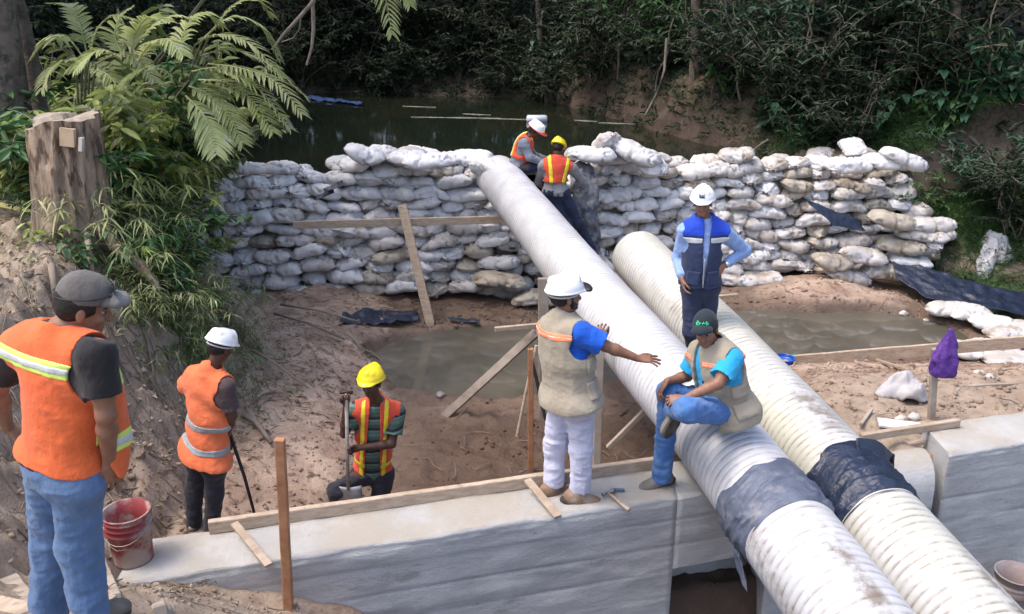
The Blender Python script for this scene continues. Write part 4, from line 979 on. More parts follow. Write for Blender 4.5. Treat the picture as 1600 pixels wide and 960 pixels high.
def v_trunk(seed, h, cen, rad=.14, off=6.2):
    r = random.Random(seed); mb = MB(); p = bent((0, 0, -.5), (r.uniform(-.12, .12), r.uniform(-.12, .12), 1), h, 10, .05, 0, r)
    mb.tube(p, [rad*(1.35 if k == 0 else 1-.07*k) for k in range(10)], 10, False, jag=.06)
    for c in cen[:16]:
        q = p[r.randint(5, 9)]; e = Vector((c[0], c[1], off+c[2])); m_ = q.lerp(e, .5)+Vector((r.uniform(-.2, .2), r.uniform(-.2, .2), .25)); mb.tube([q, q.lerp(m_, .5), m_, e], [.05, .04, .03, .012], 6, False)
    me = bpy.data.meshes.new('trunk'); me.from_pydata(mb.V, [], mb.F); me.update(); me.shade_smooth(); me.materials.append(M_bark); return me
TRUNKS = [v_trunk(i, 6.4, CROWNS[i][1], rng.uniform(.08, .17)) for i in range(5)]
plants = {}
def put_plant(kind, var, x, y, s=1.0, z=None, group=None, names=('stem', 'foliage'), lm=None, place='', tilt=0, cat=None, name=None, yaw=None):
    z = hz(x, y) if z is None else z
    root = empty(name or kind, (x, y, z)); root.rotation_euler = (rng.uniform(-.08, .08)+tilt, rng.uniform(-.08, .08), rng.uniform(0, 6.28) if yaw is None else yaw); root.scale = (s, s, s*rng.uniform(.9, 1.12))
    for nm, me in zip(names, var):
        o = bpy.data.objects.new(nm, me); C.objects.link(o); o.parent = root
        if lm is not None and nm in ('foliage', 'crown'): o.material_slots[0].link = 'OBJECT'; o.material_slots[0].material = lm
    root['category'] = cat or kind.replace('_', ' '); root['group'] = group
    plants.setdefault((group, place), []).append(root); return root
# --- far forest: trees in staggered rows along the far and right bank
def yR(x): return float(np.interp(x, [-30, -10, -6.7, -1.6, .8, 1.7, 3, 4.3, 5.5, 7, 8, 9, 11, 14, 30], [27, 25, 24.6, 24.4, 23.2, 21.4, 18.6, 16.3, 15.2, 14.6, 13.75, 12.9, 11.5, 9.5, 6]))
GT = 'trees of the dark forest behind the river'
k = 0
for row, (d0, step) in enumerate(((2.0, 1.75), (4.2, 2.2), (7.5, 3.0), (11.5, 4))):
    x = -17+row*.7
    while x < 15.5:
        xx = x+rng.uniform(-.5, .5); y = yR(xx)+d0+rng.uniform(-.5, .6)
        i = rng.randrange(5); s = rng.uniform(.85, 1.15)
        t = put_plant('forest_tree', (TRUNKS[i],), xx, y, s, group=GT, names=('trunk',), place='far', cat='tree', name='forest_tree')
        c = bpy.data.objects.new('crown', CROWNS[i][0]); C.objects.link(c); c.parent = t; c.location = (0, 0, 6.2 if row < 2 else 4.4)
        if row >= 1:        # more foliage low down in the depth of the wood
            c2 = bpy.data.objects.new('crown', CROWNS[(i+2) % 5][0]); C.objects.link(c2); c2.parent = t; c2.location = (rng.uniform(-.6, .6), rng.uniform(0, .8), 2.4); c2.rotation_euler = (0, 0, rng.uniform(0, 6)); c2.scale = (.9, .9, .8)
        x += step
# left bank upstream trees
for (xx, y) in ((-8.6, 14.5), (-8.2, 17), (-9.8, 19.5), (-11.5, 22), (-11, 16), (-13, 19), (-11.5, 13.5)):
    i = rng.randrange(5); t = put_plant('forest_tree', (TRUNKS[i],), xx, y, rng.uniform(.9, 1.1), group=GT, names=('trunk',), place='left', cat='tree', name='forest_tree')
    c = bpy.data.objects.new('crown', CROWNS[i][0]); C.objects.link(c); c.parent = t; c.location = (0, 0, 6.2)
    if xx < -8: c2 = bpy.data.objects.new('crown', CROWNS[(i+2) % 5][0]); C.objects.link(c2); c2.parent = t; c2.location = (0, 0, 2.6)
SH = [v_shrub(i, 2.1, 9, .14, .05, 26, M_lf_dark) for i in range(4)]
BR = [v_broad(20+i, 1.3, 6, .32, .15, M_lf_teal) for i in range(4)]
CA = [v_cane(30+i, 1.5, 15, M_lf_cane) for i in range(5)]
GS = 'shrubs at the foot of the dark forest'
for row, (d0, step) in enumerate(((.35, .85), (1.3, .95), (2.6, 1.2))):
    x = -12+row*.4
    while x < 11.5:
        xx = x+rng.uniform(-.3, .3); y = yR(xx)+d0+rng.uniform(-.25, .35)
        if 1.2 < xx < 4.6 and row == 0: x += step; continue      # bare earth bank
        lm = rng.choice([M_lf_dark, M_lf_dark, M_lf_mid, M_lf_teal]) if xx > .5 else M_lf_dark  # left and centre get only the darkest leaves: forest shade put into colour
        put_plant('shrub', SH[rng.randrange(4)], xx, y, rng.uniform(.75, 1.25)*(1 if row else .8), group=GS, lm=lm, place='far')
        x += step*rng.uniform(.8, 1.2)
# overhanging shrubs on the left bank upstream
for (xx, y) in ((-6.6, 14.2), (-6.3, 13.3), (-7.2, 15.6), (-7.3, 17.2), (-8.3, 18.8), (-9.2, 20.8), (-9.9, 22.4), (-7.7, 13.6), (-8.6, 15.6)):
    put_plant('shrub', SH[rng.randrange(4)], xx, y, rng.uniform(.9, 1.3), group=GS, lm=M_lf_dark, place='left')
# big-leaved plants on the right bank
def ground_hit(u, v):
    d = ray(u, v); t = np.arange(3, 48, .03); z = CAM_Z+d.z*t; h = terrain(d.x*t, d.y*t, False); i = np.argmax(z < h); return Vector((d.x*t[i], d.y*t[i], h[i]))
GB = 'large-leaved plants on the far and right bank'
for (u, v, s) in ((1215, 175, .9), (1260, 185, .8), (1330, 190, .9), (1140, 120, .8), (1480, 235, .8), (1470, 175, .7), (1560, 180, .9), (1510, 130, .9), (1580, 120, .9), (1270, 60, 1.0), (1000, 60, .9), (1180, 30, .9), (1390, 130, .8), (860, 80, .9), (1440, 95, .8), (1555, 60, .9), (1350, 95, .8), (1590, 260, .7)):
    p = ground_hit(u, v+35); put_plant('broadleaf_plant', BR[rng.randrange(4)], p.x, p.y, s, z=p.z, group=GB, lm=rng.choice([M_lf_teal, M_lf_mid, M_lf_teal]), place='right', cat='plant')
# lianas and bare stems
GL = 'bare stems and lianas against the dark wood'
for (u, v, v2, du, nm) in ((1262, 170, -40, 6, 0), (1245, 175, -40, 30, 0), (1110, 150, -30, 25, 0), (1025, 150, 15, 30, 0), (1085, 130, -30, -12, 0), (1205, 165, -30, 4, 0), (1320, 165, -30, -12, 0), (1395, 160, -30, 14, 0), (1160, 160, -20, -25, 0), (965, 120, -30, 18, 0), (1490, 150, -30, -8, 0), (900, 90, -30, 8, 0), (780, 85, -30, -14, 0), (1545, 160, -30, 10, 0)):
    p = ground_hit(u, v); a = aty(u+du, v2, p.y+rng.uniform(-.3, .3)); pts = [p-Vector((0, 0, .1))]
    for j in range(1, 8): q = p.lerp(a, j/7); pts.append(q+Vector((rng.uniform(-.07, .07), rng.uniform(-.07, .07), 0)))
    top = pts[-1]+(pts[-1]-pts[-3])*rng.uniform(1.0, 2.0); pts.append(top); w = rng.uniform(.012, .034)
    mb = MB(); mb.tube(pts, [w*(1-.06*j) for j in range(9)], 6, False, .1); o = mb.build('liana', M_vine, None, p, True); tag(o, None, 'stem', GL); plants.setdefault((GL, 'right'), []).append(o)
# hanging branch over the river, top left
def hang(pts, w, label, y=15.0, m=None, name='bare_branch'):
    P = [aty(u, v, y+dy) for u, v, dy in pts]; mb = MB(); mb.tube(P, [w*(1-.6*j/len(P)) for j in range(len(P))], 6, False, .12); o = mb.build(name, m or M_twig, None, P[0], True); tag(o, label, 'branch'); return o
hang([(520, -60, 0), (490, 2, 0), (470, 25, 0), (445, 52, 0), (425, 78, 0)], .035, 'bare grey branch slanting down to the palm at the top', 14)
hang([(486, -40, .3), (489, 10, .3), (490, 45, .3), (487, 75, .3), (479, 102, .3)], .035, 'hanging dead branch with a thick end over the river', 14)
hang([(470, 25, 0), (468, 45, 0), (458, 60, .1), (440, 66, .2)], .015, 'thin bent twig beside the hanging dead branch', 14)
hang([(1042, 60, 0), (1038, 110, 0), (1025, 150, -.1), (1008, 180, -.3)], .03, 'thin pale stem hanging down to the bare earth bank', 17.5)
hang([(1200, 218, 0), (1180, 232, -.1), (1160, 250, -.2)], .02, 'dry grass stalk lying down the earth bank to the water', 16.4)
hang([(1510, 210, 0), (1524, 222, -.1), (1535, 235, -.2)], .05, 'pale broken branch stub on the grassy right bank', 15.2)

# --- left bank: cane thicket between stump and dam
GC = 'leafy canes of the left bank thicket'
spots = [(153, 330, 0.7), (173, 360, 0.7), (193, 320, 0.62), (200, 355, 0.57), (213, 390, 0.53), (200, 400, 0.75), (222, 425, 0.7), (250, 440, 0.62), (240, 480, 0.55), (275, 505, 0.5), (178, 285, 0.66), (193, 265, 0.57), (203, 290, 0.53), (153, 250, 0.7), (178, 235, 0.66), (275, 455, 0.5), (225, 470, 0.5), (292, 490, 0.45), (148, 300, 0.62), (330, 560, 0.42), (300, 540, 0.42), (255, 405, 0.5), (218, 335, 0.44), (335, 450, 0.5), (350, 480, 0.5), (375, 500, 0.42), (320, 500, 0.5), (400, 520, 0.3), (300, 430, 0.5)]
for (u, v, s) in spots:
    p = ground_hit(u, v+40); put_plant('cane_clump', CA[rng.randrange(5)], p.x, p.y, s, z=p.z, group=GC, lm=rng.choice([M_lf_cane, M_lf_cane, M_lf_mid, M_lf_pale]), place='left', cat='cane plant', name='cane_plant')
GU = 'bright bushes on top of the left bank'
SB = [v_shrub(60+i, 1.3, 9, .15, .055, 20, M_lf_brt, .7) for i in range(3)]
def at_uy(u, y):
    x = (u-800)/FPX*(y*cT+1.6*sT); return x, y
for (u, y, s_, kind) in ((95, 9.4, 1.2, 0), (120, 9.2, 1.0, 0), (160, 9.9, 1.4, 0), (215, 9.9, 1.4, 0), (228, 9.3, .9, 0), (45, 9.2, .7, 0), (70, 9.6, .9, 0), (105, 9.9, 1.1, 0), (150, 9.3, .8, 1), (175, 9.0, .75, 0), (200, 9.6, 1.0, 1), (235, 9.2, .8, 0), (215, 9.7, .8, 1), (215, 9.5, .6, 0), (130, 10.6, 1.3, 0), (185, 10.4, 1.3, 1), (225, 10.5, 1.1, 0), (220, 10.6, .8, 1),
                         (85, 11.4, 1.5, 1), (150, 11.6, 1.6, 0), (215, 11.4, 1.5, 0), (240, 11.5, 1.2, 1), (45, 10.3, .8, 0), (25, 9.5, .55, 1), (60, 8.8, .45, 0), (190, 8.5, .6, 1), (225, 8.6, .6, 0), (110, 12.6, 1.8, 0), (190, 12.6, 1.8, 1), (235, 12.5, 1.4, 0)):
    x, y = at_uy(u, y); lm = rng.choice([M_lf_brt, M_lf_brt, M_lf_brt, M_lf_cane, M_lf_pale, M_lf_mid])
    if kind == 0: put_plant('bright_bush', SB[rng.randrange(3)], x, y, s_, group=GU, lm=lm, place='left', cat='bush', name='leafy_bush')
    else: put_plant('cane_clump', CA[rng.randrange(5)], x, y, s_, group=GU, lm=lm, place='left', cat='bush', name='leafy_bush')
for (u, v, s) in ((75, 372, .32), (130, 400, .36), (105, 132, .45), (180, 150, .5), (225, 130, .5), (160, 60, .6), (30, 120, .4)):
    p = ground_hit(u, v+20); put_plant('broadleaf_plant', BR[rng.randrange(4)], p.x, p.y, s, z=p.z, group='large-leaved plants around the stump', lm=rng.choice([M_lf_mid, M_lf_brt]), place='left', cat='plant')

# --- palm fronds
def frond_mesh(pts, nl=26, ll=.42, lw=.035, droop=.5, up=Vector((0, 0, 1))):
    nl = 25; lw = .0175; ll = ll*.66; droop = droop*.7
    """rachis tube + narrow leaflets in three bent segments each; pts = rachis polyline (world)"""
    mb = MB(); P = []
    n = 24
    for i in range(n):
        t = i/(n-1)*(len(pts)-1); j = min(int(t), len(pts)-2); f = t-j
        p0 = pts[max(j-1, 0)]; p1 = pts[j]; p2 = pts[j+1]; p3 = pts[min(j+2, len(pts)-1)]
        P.append(.5*((2*p1)+(p2-p0)*f+(2*p0-5*p1+4*p2-p3)*f*f+(3*p1-p0-3*p2+p3)*f**3))
    mb.tube(P, [.011*(1-.8*i/n) for i in range(n)], 6, False); rach = (list(mb.V), list(mb.F))
    V = []; F = []
    for i in range(nl):
        t = .12+.88*i/(nl-1); q = t*(n-1); j = min(int(q), n-2); p = P[j].lerp(P[j+1], q-j); d = (P[j+1]-P[j]).normalized(); s0 = d.cross(up).normalized(); nn = s0.cross(d).normalized()
        for sg in (-1, 1):
            if rng.random() < .05: continue
            L_ = ll*(.35+.65*math.sin(math.pi*min(.97, .18+t*.8)))*rng.uniform(.85, 1.1); dd = (s0*sg*rng.uniform(.75, 1)+d*rng.uniform(.45, .8)+nn*.22).normalized(); w0 = dd.cross(nn).normalized(); a = Vector(p); k0 = len(V); m_ = 5
            for k in range(m_):
                f = k/(m_-1); w = lw*(.35+1.3*math.sin(math.pi*min(.93, .12+f*.86)))*.5 if k < m_-1 else .001
                c = a+dd*L_*f+Vector((0, 0, -1))*L_*droop*f*f; V += [tuple(c-w0*w), tuple(c-nn*w*.35), tuple(c+w0*w)]
            F += [[k0+3*k+u_, k0+3*k+u_+1, k0+3*k+u_+4, k0+3*k+u_+3] for k in range(m_-1) for u_ in (0, 1)]
    return rach, (V, F)
def palm(base, fronds, label, lm, ll=.42, y0=None):
    root = empty('palm', base); B = Vector(base); mbs = MB()
    for f in fronds:
        pts = [Vector(p) for p in f]; st = pts[0]; q0 = B+Vector((rng.uniform(-.12, .12), rng.uniform(-.12, .12), 0))
        mid = q0.lerp(st, .5); mid.z += .12*(st-q0).length; mbs.tube([q0, q0.lerp(mid, .5)+Vector((0, 0, .05)), mid, mid.lerp(st, .5)+Vector((0, 0, .04)), st], [.016, .014, .013, .012, .011], 6, False)
        r_, l_ = frond_mesh(pts, ll=ll*rng.uniform(.85, 1.1), droop=rng.uniform(.35, .65))
        me = bpy.data.meshes.new('frond'); nv = len(r_[0]); me.from_pydata([tuple(Vector(v)-B) for v in r_[0]+l_[0]], [], r_[1]+[[i+nv for i in f_] for f_ in l_[1]]); me.update(); link('frond', me, lm, root)
    o = mbs.build('stem', M_stem, root, B, True)
    tag(root, label, 'palm'); return root
def fr(y, *uv, dy=.25): return [aty(u, v, y+dy*i) for i, (u, v) in enumerate(uv)]
pb1 = ground_hit(300, 300)
palm(pb1, [fr(9.8, (312, 88), (360, 78), (420, 100), (476, 150), dy=.05), fr(9.4, (300, 112), (345, 108), (405, 140), (452, 200), dy=-.05), fr(10.0, (318, 60), (360, 28), (405, 40), (436, 92), dy=.1), fr(9.3, (295, 135), (325, 148), (355, 178), (378, 222), dy=-.1),
           fr(9.6, (280, 80), (292, 40), (318, 22), (345, 40), dy=.1), fr(9.5, (325, 100), (380, 108), (430, 128), (472, 178), dy=-.12), fr(9.2, (270, 120), (240, 105), (205, 118), (180, 150), dy=-.1), fr(9.7, (305, 70), (340, 55), (390, 68), (440, 120), dy=-.08),
           fr(9.1, (290, 150), (315, 175), (330, 205), (338, 240), dy=-.12), fr(10.3, (330, 50), (365, 10), (400, 0), (425, 25), dy=.1), fr(9.6, (310, 125), (355, 130), (395, 158), (425, 205), dy=-.14)],
     'pale green palm with long drooping fronds hanging over the dark water', M_lf_pale)
pb2 = ground_hit(205, 190)
palm(pb2, [fr(8.8, (205, 85), (212, 52), (232, 28), (262, 34), dy=-.05), fr(8.7, (195, 90), (180, 60), (185, 30), (205, 12), dy=.05), fr(8.6, (215, 95), (235, 70), (262, 62), (285, 85), dy=-.1), fr(8.9, (190, 95), (165, 80), (140, 85), (118, 108), dy=-.1), fr(9, (205, 80), (235, 45), (270, 25), (300, 30), dy=.1)],
     'smaller palm with upright combed fronds at the top left of the bank', M_lf_pale, .36)
palm(aty(560, -160, 12.2)-Vector((3.9, 0, 3.2)), [[aty(520, -120, 12), aty(575, -60, 11.8), aty(600, -10, 11.6), aty(612, 52, 11.5)], [aty(530, -120, 12), aty(590, -80, 11.8), aty(622, -30, 11.6), aty(640, 8, 11.5)]],
     'palm reaching in from above with one frond tip hanging over the river', M_lf_pale, .40)

pb3 = Vector((at_uy(130, 10.2)[0], 10.2, hz(at_uy(130, 10.2)[0], 10.2)))
palm(pb3, [fr(10, (140, 90), (150, 50), (175, 25), (210, 30), dy=.05), fr(9.9, (130, 90), (105, 60), (75, 60), (50, 90), dy=-.05), fr(9.8, (150, 100), (185, 85), (215, 95), (240, 125), dy=-.1), fr(9.7, (140, 110), (165, 115), (185, 140), (195, 175), dy=-.1), fr(10.1, (135, 80), (125, 40), (110, 10), (80, 5), dy=.1), fr(9.8, (120, 100), (100, 95), (78, 110), (65, 140), dy=-.1)],
     'light green palm rising behind the stump at the upper left', M_lf_pale, .34)
# --- tree at the far left edge, stump, logs
mb = MB(); b = Vector((at_uy(12, 9.8)[0], 9.8, hz(at_uy(12, 9.8)[0], 9.8))); P = [b-Vector((0, 0, .3)), b+Vector((-.03, 0, .6)), b+Vector((.02, .05, 1.6)), b+Vector((.05, .1, 3.2)), b+Vector((.0, .1, 6.0))]
root = empty('tree', b); mb.tube(P, [.36, .27, .25, .22, .16], 20, False, .07); tr_ = mb.build('trunk', M_bark, root, b, True)
c = bpy.data.objects.new('crown', CROWNS[1][0]); C.objects.link(c); c.parent = root; c.location = (-2.0, 2.0, 7.6); tag(root, 'thick grey tree trunk at the upper left corner of the picture', 'tree')
mb = MB(); b = Vector((at_uy(62, 10.4)[0], 10.4, hz(at_uy(62, 10.4)[0], 10.4))); root = empty('tree', b); mb.tube([b-Vector((0, 0, .3)), b+Vector((.02, 0, 1.5)), b+Vector((-.1, 0, 3.2)), b+Vector((.0, 0, 5.0))], [.12, .09, .08, .05], 12, False, .07); mb.build('trunk', M_bark, root, b, True)
c = bpy.data.objects.new('crown', CROWNS[2][0]); C.objects.link(c); c.parent = root; c.location = (-.2, .6, 5.4); c.scale = (.35, .35, .35); tag(root, 'thin grey tree right of the thick corner trunk', 'tree')
def stump():
    base = ground_hit(118, 372); y = base.y; top = aty(103, 186, y+.05); R0 = .325
    nv = 96; hs = np.linspace(-.35, top.z-base.z, 60); A = np.linspace(0, 2*math.pi, nv, endpoint=False); Z, AA = np.meshgrid(hs, A, indexing='ij'); H_ = top.z-base.z
    flare = .07*np.exp(-(Z+.1)/.28)*(1+.6*np.sin(AA*4+1))+.0
    bark = .022*np.sin(AA*17+2*np.sin(Z*3))*np.clip(fbm(AA*3, Z*1.2, oct=2, seed=3)+.7, 0, 1.5)+.02*fbm(np.cos(AA)*3, np.sin(AA)*3, Z*1.5, oct=3, seed=8)
    notch = -.03*np.exp(-((AA-4.6)/.35)**2)*sstep(H_*.62, H_*.7, Z)
    r = R0*(1-.06*Z/H_)+flare+bark+notch
    lean = (top.x-base.x)*Z/H_
    V = np.stack([r*np.cos(AA)+lean, r*np.sin(AA)*.95, Z+.05*np.cos(AA)*sstep(H_*.8, H_, Z)+.03*np.sin(AA*3)*sstep(H_*.9, H_, Z)], -1)
    I = np.arange(60*nv).reshape(60, nv); J = np.roll(I, -1, 1); F = np.stack([I[:-1], J[:-1], J[1:], I[1:]], -1).reshape(-1, 4)
    root = empty('tree_stump', base); M_sb = mat('stump_bark', (.22, .16, .115), (.35, .27, .20), scale=4, rough=.95, bump=1, bscale=14, stretch=(3, 3, .8), c3=(.10, .07, .05), s3=5, lo3=.5, hi3=.62, bdist=.02)
    link('bark', mesh_np('bark', V.reshape(-1, 3), F), M_sb, root, smooth=True)
    ring = V[-1]; n = 12; cen = ring.mean(0); VV = [cen+(ring-cen)*(k/n) for k in range(n, 0, -1)]; VV = np.stack(VV); VV[:, :, 2] += .012*fbm(VV[..., 0]*7, VV[..., 1]*7, oct=3, seed=4)*(np.arange(n)[:, None] > 0); VV[..., 2] += -.0+.05*(VV[..., 0]-cen[0] < -.02)*np.array(VV[..., 1]-cen[1] > .0)
    VV = np.concatenate([VV.reshape(-1, 3), [cen]]); I = np.arange(n*nv).reshape(n, nv); J = np.roll(I, -1, 1); F = np.stack([I[:-1], J[:-1], J[1:], I[1:]], -1).reshape(-1, 4); Ft = np.array([[I[-1][j], J[-1][j], n*nv] for j in range(nv)])
    link('cut_face', mesh_np('cut_face', VV, [F, Ft]), mat('cut_wood', (.36, .31, .25), (.26, .21, .165), scale=9, rough=.9, bump=.6, bscale=30, c3=(.17, .13, .10), s3=12, lo3=.5, hi3=.7), root)
    for (du, dv, w, h, nm, mm) in ((104, 215, .13, .16, 'bare_patch', mat('fresh_wood', (.42, .30, .19), (.5, .38, .26), scale=8, rough=.8)), (125, 226, .035, .12, 'splinter', mat('pale_chip', (.6, .57, .52), (.5, .46, .4), rough=.8))):
        q = aty(du, dv, y-R0*.89); mb = MB(); mb.beam(q-Vector((0, 0, h/2)), q+Vector((.02, .01, h/2)), w, .05, up=(0, 1, 0)); mb.build(nm, mm, root, base)
    for a in (4.6, 5.9):
        d = Vector((math.cos(a), math.sin(a), 0)); P = [Vector((0, 0, .25))+d*.28, Vector((0, 0, .0))+d*.45, Vector((0, 0, -.18))+d*.75, Vector((.1*math.sin(a*5), 0, -.4))+d*1.1]; mb = MB(); mb.tube([base+p for p in P], [.10, .075, .05, .02], 10, False, .1); mb.build('root', M_sb, root, base, True)
    tag(root, 'big sawn tree stump with stripped bark on the left bank', 'tree stump')
stump()
def log(pts, w, label, m=None):
    P = [Vector(p) for p in pts]; mb = MB(); mb.tube(P, w, 14, True, .06); o = mb.build('log', m or M_bark, None, P[0], True); tag(o, label, 'log'); return o
def gh(u, v, l=0): p = ground_hit(u, v); p.z += l; return p
log([gh(-30, 245, .2), gh(20, 240, .22), gh(62, 262, .15)], [.2, .19, .14], 'dark weathered log lying left of the big stump')
log([gh(-20, 275, .1), gh(30, 285, .1), gh(75, 300, .05)], [.12, .12, .08], 'lower dark log under the weathered one left of the stump')
def stick(uvs, w, label, m=None, name='root', cat='root', lift=.03, group=None):
    P = [gh(u, v, lift+(l if l else 0)) for u, v, l in uvs]; mb = MB(); mb.tube(P, [w*(1-.5*i/len(P)) for i in range(len(P))], 7, True, .12); o = mb.build(name, m or M_twig, None, P[0], True); tag(o, label, cat, group)
M_root = mat('root_wood', (.22, .175, .135), (.31, .25, .20), scale=5, rough=.9, bump=.5)
for i, (uvs, w, lab) in enumerate((([(150, 395, .1), (200, 440, .12), (240, 480, .05)], .022, 'straight grey stick lying down the bank right of the cap'), ([(135, 360, .1), (145, 420, .2), (150, 470, .05)], .035, 'thick pale root running down below the stump'), ([(195, 430, .1), (230, 450, .1), (275, 460, .02)], .016, 'thin reddish root curving under the canes'),
        ([(60, 400, .05), (85, 440, .1), (90, 480, .02)], .04, 'short thick root in the bank behind the cap'), ([(380, 660, .05), (400, 672, .06), (425, 700, .02)], .035, 'bent root bulging from the bank beside the black rod'), ([(398, 570, .15), (430, 590, .15), (482, 622, .1)], .016, 'dark thin branch lying above the white hard hat level, on the slope'),
        ([(300, 480, .3), (290, 530, .25), (285, 590, .05)], .012, 'thin dry stem hanging down under the canes'), ([(330, 490, .2), (335, 540, .2), (322, 600, .05)], .014, 'pale dry stem hanging near the white hard hat'), ([(210, 490, .05), (235, 560, .1), (250, 640, .05)], .014, 'long thin root running down the open bank face'), ([(440, 490, .1), (500, 500, .1), (560, 512, .05)], .02, 'driftwood stick at the left foot of the dam, upper'), ([(430, 505, .1), (480, 520, .1), (540, 540, .05)], .016, 'driftwood stick at the left foot of the dam, lower'), ([(510, 535, .05), (580, 560, .05), (640, 605, .03)], .014, 'thin dark branch lying along the pond edge'), ([(40, 300, .1), (70, 285, .2), (88, 265, .3)], .02, 'grey curved twig in front of the logs'))):
    stick(uvs, w, lab, M_root if i % 2 else M_twig)
M_tape = mat('yellow_tape', (.70, .58, .12), (.62, .52, .22), scale=5, rough=.5)
for i, (uv, lab) in enumerate(((((0, 338), (30, 345), (78, 352)), 'strip of yellow tape lying flat among leaves at the left edge'), (((30, 325), (45, 345), (60, 360)), 'yellow tape strip crossing the flat one'), (((52, 235), (50, 262), (42, 290)), 'yellow tape strip hanging beside the log'))):
    A = [[gh(u, v, .08)+Vector((0, 0, .02)) for u, v in uv], [gh(u, v, .08)+Vector((.0, .01, .07)) for u, v in uv]]; cloth(A, M_tape, 'warning_tape', None, A[0][0], 6, 24, .012, i, (lab, 'tape'), .002)

# --- grass: uncountable
def grass(name, label, zones, m, L_=(.18, .45), w=.009, seed=3, bend=.5):
    r = np.random.RandomState(seed); PP = []; DD = []; LL = []
    for (pts, n, rad) in zones:
        pts = np.array(pts); k = r.randint(0, len(pts), n); xy = pts[k]+r.normal(0, rad, (n, 2)); tuft = r.normal(0, .05, (n, 2)); z = terrain(xy[:, 0], xy[:, 1]); rr = 5
        for q in range(rr): PP.append(np.stack([xy[:, 0]+r.normal(0, .03, n), xy[:, 1]+r.normal(0, .03, n), z-.01], -1)); DD.append(np.stack([r.normal(0, bend, n), r.normal(0, bend, n)-.15, np.ones(n)], -1)); LL.append(r.uniform(*L_, n))
    P = np.concatenate(PP); D = np.concatenate(DD); L2 = np.concatenate(LL); lv = Leaves(); lv.add(P, D, r.normal(0, 1, P.shape)+[0, -.5, .3], L2, w*r.uniform(.7, 1.5, len(P)), fold=.1, droop=.5)
    o = link(name, lv.mesh(name), m); tag(o, label, 'grass', kind='stuff')
def hits(l): return [tuple(ground_hit(u, v).xy) for u, v in l]
grass('bank_grass', 'green grass and ground cover on the right bank', [(hits([(1500, 230), (1530, 260), (1560, 280), (1590, 300), (1520, 300), (1560, 330), (1590, 350), (1540, 350), (1500, 210), (1570, 220), (1590, 390), (1540, 380), (1480, 250), (1480, 290)]), 3400, .42), (hits([(1230, 230), (1270, 240), (1300, 215), (1250, 205), (1340, 225), (1390, 220), (1430, 215)]), 1700, .38)], M_grass)
grass('dry_grass', 'dry straw-coloured grass at the edge of the right bank', [(hits([(1240, 245), (1265, 250), (1200, 225), (1290, 245), (1170, 215)]), 700, .3)], M_lf_dry, (.2, .5), .006, 5)
grass('weeds', 'small weeds and blades on the left bank', [(hits([(180, 420), (200, 450), (230, 470), (260, 490), (300, 520), (330, 540), (350, 560), (170, 400), (60, 180), (30, 170), (90, 150), (190, 300)]), 500, .18), (hits([(150, 420), (200, 470), (260, 500), (320, 560), (370, 560), (100, 330), (60, 380), (30, 160), (60, 190), (180, 380)]), 600, .3)], M_lf_cane, (.1, .3), .010, 6)
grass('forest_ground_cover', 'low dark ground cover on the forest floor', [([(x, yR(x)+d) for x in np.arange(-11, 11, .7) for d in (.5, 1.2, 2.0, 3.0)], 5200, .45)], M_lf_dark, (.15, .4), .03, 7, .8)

# labels for plants: sorted as seen from the camera, left to right
LAB = {(GT, 'far'): 'slender dark forest tree beyond the river, {o} from left of the far and right bank', (GT, 'left'): 'tree on the upstream left bank behind the palm, {o} from left', (GS, 'far'): 'dark leafy shrub at the forest foot beyond the river, {o} from left', (GS, 'left'): 'dark shrub overhanging the river on the upstream left bank, {o} from left',
       (GB, 'right'): 'plant with large blue-green leaves below the forest, {o} from left', (GC, 'left'): 'leafy cane plant between stump and dam, {o} from left', (GU, 'left'): 'pale green leafy bush on top of the left bank, {o} from left', ('large-leaved plants around the stump', 'left'): 'broad-leaved green plant near the tree stump, {o} from left', (GL, 'right'): 'thin bare stem against the dark wood, {o} from left'}
def ordinal(n):
    if n < len(ORD): return ORD[n]
    tens = {4: 'fort', 5: 'fift', 6: 'sixt', 7: 'sevent', 8: 'eight', 9: 'ninet'}
    a, b = divmod(n, 10)
    return tens[a]+'ieth' if b == 0 else tens[a]+'y-'+ORD[b]
for key, lst in plants.items():
    for i, o in enumerate(sorted(lst, key=lambda o: pix(o.location)[0])): o['label'] = LAB[key].format(o=ordinal(i+1))

def root_tangle():
    mb = MB()
    for _ in range(420):
        u, v = rng.uniform(0, 440), rng.uniform(395, 700)
        if u > 60+(v-395)*.55+310*(.5+.5*rng.random()): continue
        p = ground_hit(u, v); a = rng.uniform(-2.4, -.2); P = [p+Vector((0, 0, .01))]; L_ = rng.uniform(.12, .7); n = 7; x, y = p.x, p.y
        for k in range(1, n):
            a += rng.uniform(-.45, .45); x += math.cos(a)*L_/n*.8+.3*L_/n; y += math.sin(a)*L_/n*.8; P.append(Vector((x, y, hz(x, y)+rng.uniform(.0, .035))))
        w = .002+.007*rng.random()**2.5; mb.tube(P, [w*(1-.1*k) for k in range(n)], 5, False, .15)
    o = mb.build('root_tangle', mat('dead_roots', (.30, .25, .20), (.17, .13, .10), scale=4, rough=.9), None, (0, 0, 0), True); tag(o, 'tangle of thin dead roots hanging over the cut bank', 'roots', kind='stuff')
root_tangle()
